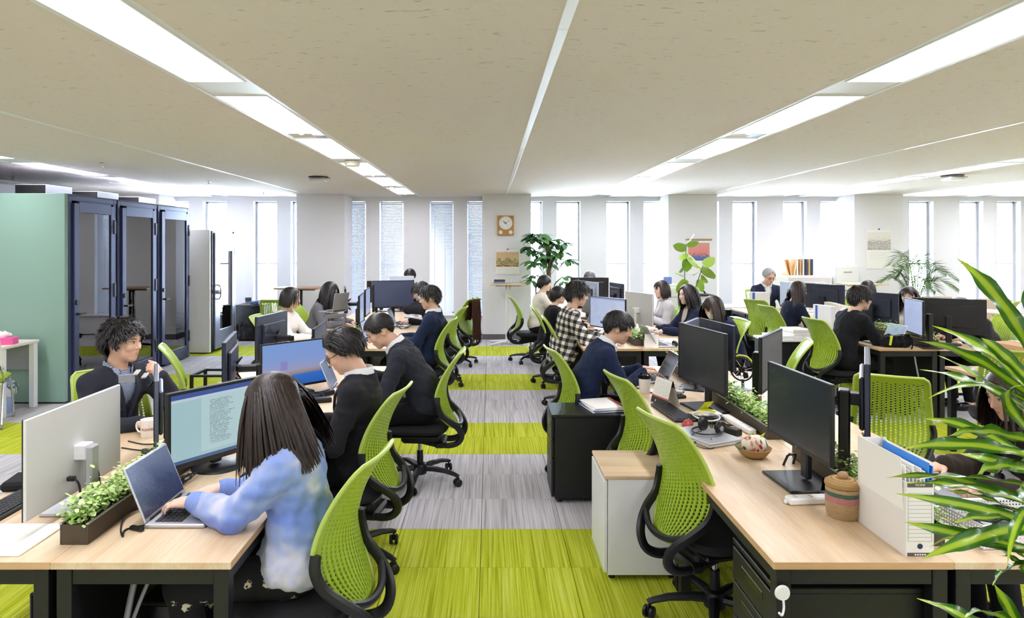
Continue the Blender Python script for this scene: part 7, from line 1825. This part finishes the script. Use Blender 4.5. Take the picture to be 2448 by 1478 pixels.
for i, (x, z, dx, dz, sc_) in enumerate(((0, 1.78, .2, .4, .9), (0, 1.76, .9, .15, .8), (-.01, 1.7, -.9, .2, .9), (-.01, 1.62, -.6, -.6, .7), (0, 1.6, .6, -.6, 1.3), (-.01, 1.55, .1, -1, 1.0), (-.02, 1.42, -.8, -.7, .7), (-.03, 1.25, -.9, .3, .8), (-.03, 1.2, -.4, -.8, 1.1), (-.02, 1.15, .5, -.7, .8), (.27, 1.42, .8, .6, .9), (.26, 1.40, .7, -.7, 1.2), (.25, 1.36, -.6, -.3, .9), (.2, 1.2, .2, -.9, .9), (.22, 1.25, 1.0, -.8, .7), (.15, 1.08, -.4, -.8, .8), (.12, 1.0, .4, -1, .8))):
    put_leaf(rl, fg, (x, -.02 * (i % 3), z), (dx, -.35 + .3 * (i % 3), dz), (.5, -.7, .9, -.2)[i % 4], sc_)
pm = thing('palm_plant', 'feathery palm in front of the window beside the grey calendar', 'plant', (7.3, 11.6, 0)); pot(pm, .2, .34, M_WHITEP)
lp_ = MB(); lp_.add([(0, 0, 0), (.009, .09, -.004), (0, .24, -.03), (-.009, .09, -.004)], [(0, 1, 2), (0, 2, 3)]); lpm = lp_.mesh('leaflet', M_PALM, 80)
for i in range(13):
    a = 6.283 * i / 13 + rg.uniform(-.2, .2); L_ = rg.uniform(.85, 1.15); up = rg.uniform(.75, 1.25); out = rg.uniform(.45, .75)
    P_ = smooth_path([(0, 0, .3), (.06 * math.cos(a), .06 * math.sin(a), .3 + up * .6), (out * .45 * math.cos(a), out * .4 * math.sin(a), .35 + up * 1.05), (out * math.cos(a), out * .8 * math.sin(a), .25 + up * 1.0)], 7)
    F_ = MB().tube(P_, [.008 - .0065 * j / len(P_) for j in range(len(P_))], 5).build('frond', M_PSTEM, pm)
    for j in range(8, len(P_)):
        t_ = (P_[j] - P_[j - 1]).normalized(); sd_ = t_.cross(Vector((0, 0, 1))).normalized()
        for sg in (-1, 1):
            for e in (0, .5): put_leaf(lpm, pm, tuple(P_[j] - (P_[j] - P_[j - 1]) * e), tuple(t_ * .75 + sd_ * sg * .8 + Vector((0, 0, .05 - .1 * e))), 0, .55 + .5 * math.sin(math.pi * (j - 7) / (len(P_) - 6)), 'leaflet', F_)
# foreground dracaena
M_DRAC, t, p = newmat('dracaena_leaf'); _s = t.sep(t.coord('Object')); _a = t.math('ABSOLUTE', t.math('DIVIDE', _s[0], .021)); _n = t.noise(t.mapping(t.coord(), (160, 8, 8)), 1, 2)
t.l.new(t.ramp(t.math('ADD', _a, t.math('MULTIPLY', t.math('SUBTRACT', _n, .5), .35)), [(.0, '#b3cc34'), (.30, '#9fbf2c'), (.46, '#447f1c'), (1.0, '#2f6014')]), p.inputs['Base Color']); p.inputs['Roughness'].default_value = .28; p.inputs['Coat Weight'].default_value = .2
dr = thing('corn_plant', 'foreground corn plant with yellow striped leaves at the right edge', 'plant', (1.235, 1.52, 0)); pot(dr, .16, .32, mat('pot_dark', '#3a3632', .5)); MB().tube(smooth_path([(0, 0, .28), (.015, 0, .6), (-.005, 0, 1.0), (.01, 0, 1.56)], 6), [.022] * 10 + [.018] * 9, 10).build('trunk', M_BARK, dr)
def strap_leaf(L, W, droop, wave, tw):
    m = MB(); vs_ = []; fs = []; n = 18
    for i in range(n + 1):
        f = i / n; w_ = W * (.30 + .70 * math.sin(math.pi * min(1, .10 + f * .80)) ** .9)
        if f > .72: w_ *= max(.012, (1 - f) / .28) ** .75
        y = L * (f - .15 * droop * f ** 3); z = L * (.22 * f - droop * f * f); tt = tw * f
        for k in (-1, -.5, 0, .5, 1): vs_.append((k * w_ * math.cos(tt), y, z + .25 * abs(k) * w_ + k * w_ * math.sin(tt) + wave * w_ * math.sin(f * 19 + k * 1.5) * abs(k)))
    for i in range(n):
        for k in range(4): fs.append((i * 5 + k, i * 5 + k + 1, (i + 1) * 5 + k + 1, (i + 1) * 5 + k))
    m.add(vs_, fs); return m.mesh('leaf', M_DRAC, 80)
sl_ = [strap_leaf(.38, .023, .45, .28, .35), strap_leaf(.33, .025, .30, .32, -.4), strap_leaf(.42, .021, .7, .25, .5), strap_leaf(.29, .025, .2, .18, .2)]
# (height on trunk, direction x y z, leaf kind, size, roll)
DR = [(1.30, -.80, .25, .62, 0, .95, .9), (1.27, -.85, .45, .42, 1, .90, -.5), (1.20, -1, -.15, .20, 1, .92, .6), (1.17, -1, .35, .12, 0, .85, -.7), (1.14, -.95, -.35, .15, 1, .85, 1.0), (1.10, -1, .1, .02, 3, 1.1, .35), (1.06, -.9, .5, .1, 1, .95, -.4), (1.02, -1, -.25, .1, 3, 1.0, .2), (.99, -.95, .3, -.05, 0, .8, .9), (.96, -1, 0, .12, 3, .9, -.3), (.93, -.85, -.45, .1, 1, .8, .5),
      (1.42, -.12, -.1, 1.2, 1, 1.2, 1.3), (1.38, -.3, .4, 1.0, 0, 1.0, -.8), (1.36, .3, -.2, 1.0, 1, 1.0, .6), (1.34, .6, .3, .6, 1, 1.0, 0), (1.28, .9, -.2, .4, 0, .9, .4), (1.25, -.55, .7, .55, 3, 1.0, .2), (1.24, -.6, -.6, .55, 1, .85, .9), (1.2, .9, .2, .2, 2, .9, 0), (1.05, .8, -.3, .1, 1, .9, 0), (1.15, -.4, .9, .3, 3, .9, .5), (1.1, -.35, -.9, .3, 1, .8, .2),
      (.86, -.8, -.2, .6, 0, .9, .7), (.83, -.9, .3, .45, 1, .9, -.6), (.80, -.6, -.5, .5, 1, .9, 1.0), (.76, -.9, .15, .35, 0, .95, .3), (.72, -.95, -.2, .30, 2, 1.0, -.7), (.69, -.7, .45, .5, 1, 1.0, .8), (.66, -.9, .1, .35, 3, 1.1, -.2), (.62, -.85, -.3, .4, 2, 1.05, .5), (.60, -.6, .4, .5, 1, 1.0, .9), (.56, -.8, -.1, .5, 0, 1.0, -.4), (.84, .8, .1, .3, 1, 1.0, 0), (.75, .7, -.3, .3, 0, 1.0, 0), (.9, -.5, .8, .3, 3, .9, .4), (.9, -.4, -.85, .3, 2, .9, .6), (.78, -.3, .2, 1.0, 1, .8, 1.2), (.7, -.25, -.3, 1.0, 0, .8, -1.0)]
_rg = random.Random(77); DR += [(z_ + _rg.uniform(-.05, .05), dx + _rg.uniform(-.3, .3), dy + _rg.uniform(-.6, .6), dz + _rg.uniform(-.2, .3), (k_ + 1) % 4, s2 * _rg.uniform(.7, .95), ro_ + _rg.uniform(-1, 1)) for z_, dx, dy, dz, k_, s2, ro_ in DR if dx < -.3]
for i, (z, dx, dy, dz, k, s_, ro) in enumerate(DR): put_leaf(sl_[k], dr, (.014 * dx, .014 * dy, z + (.13 if z > .88 else .02)), (dx, dy, dz), ro, s_ * (.80 if z > .88 else .85))
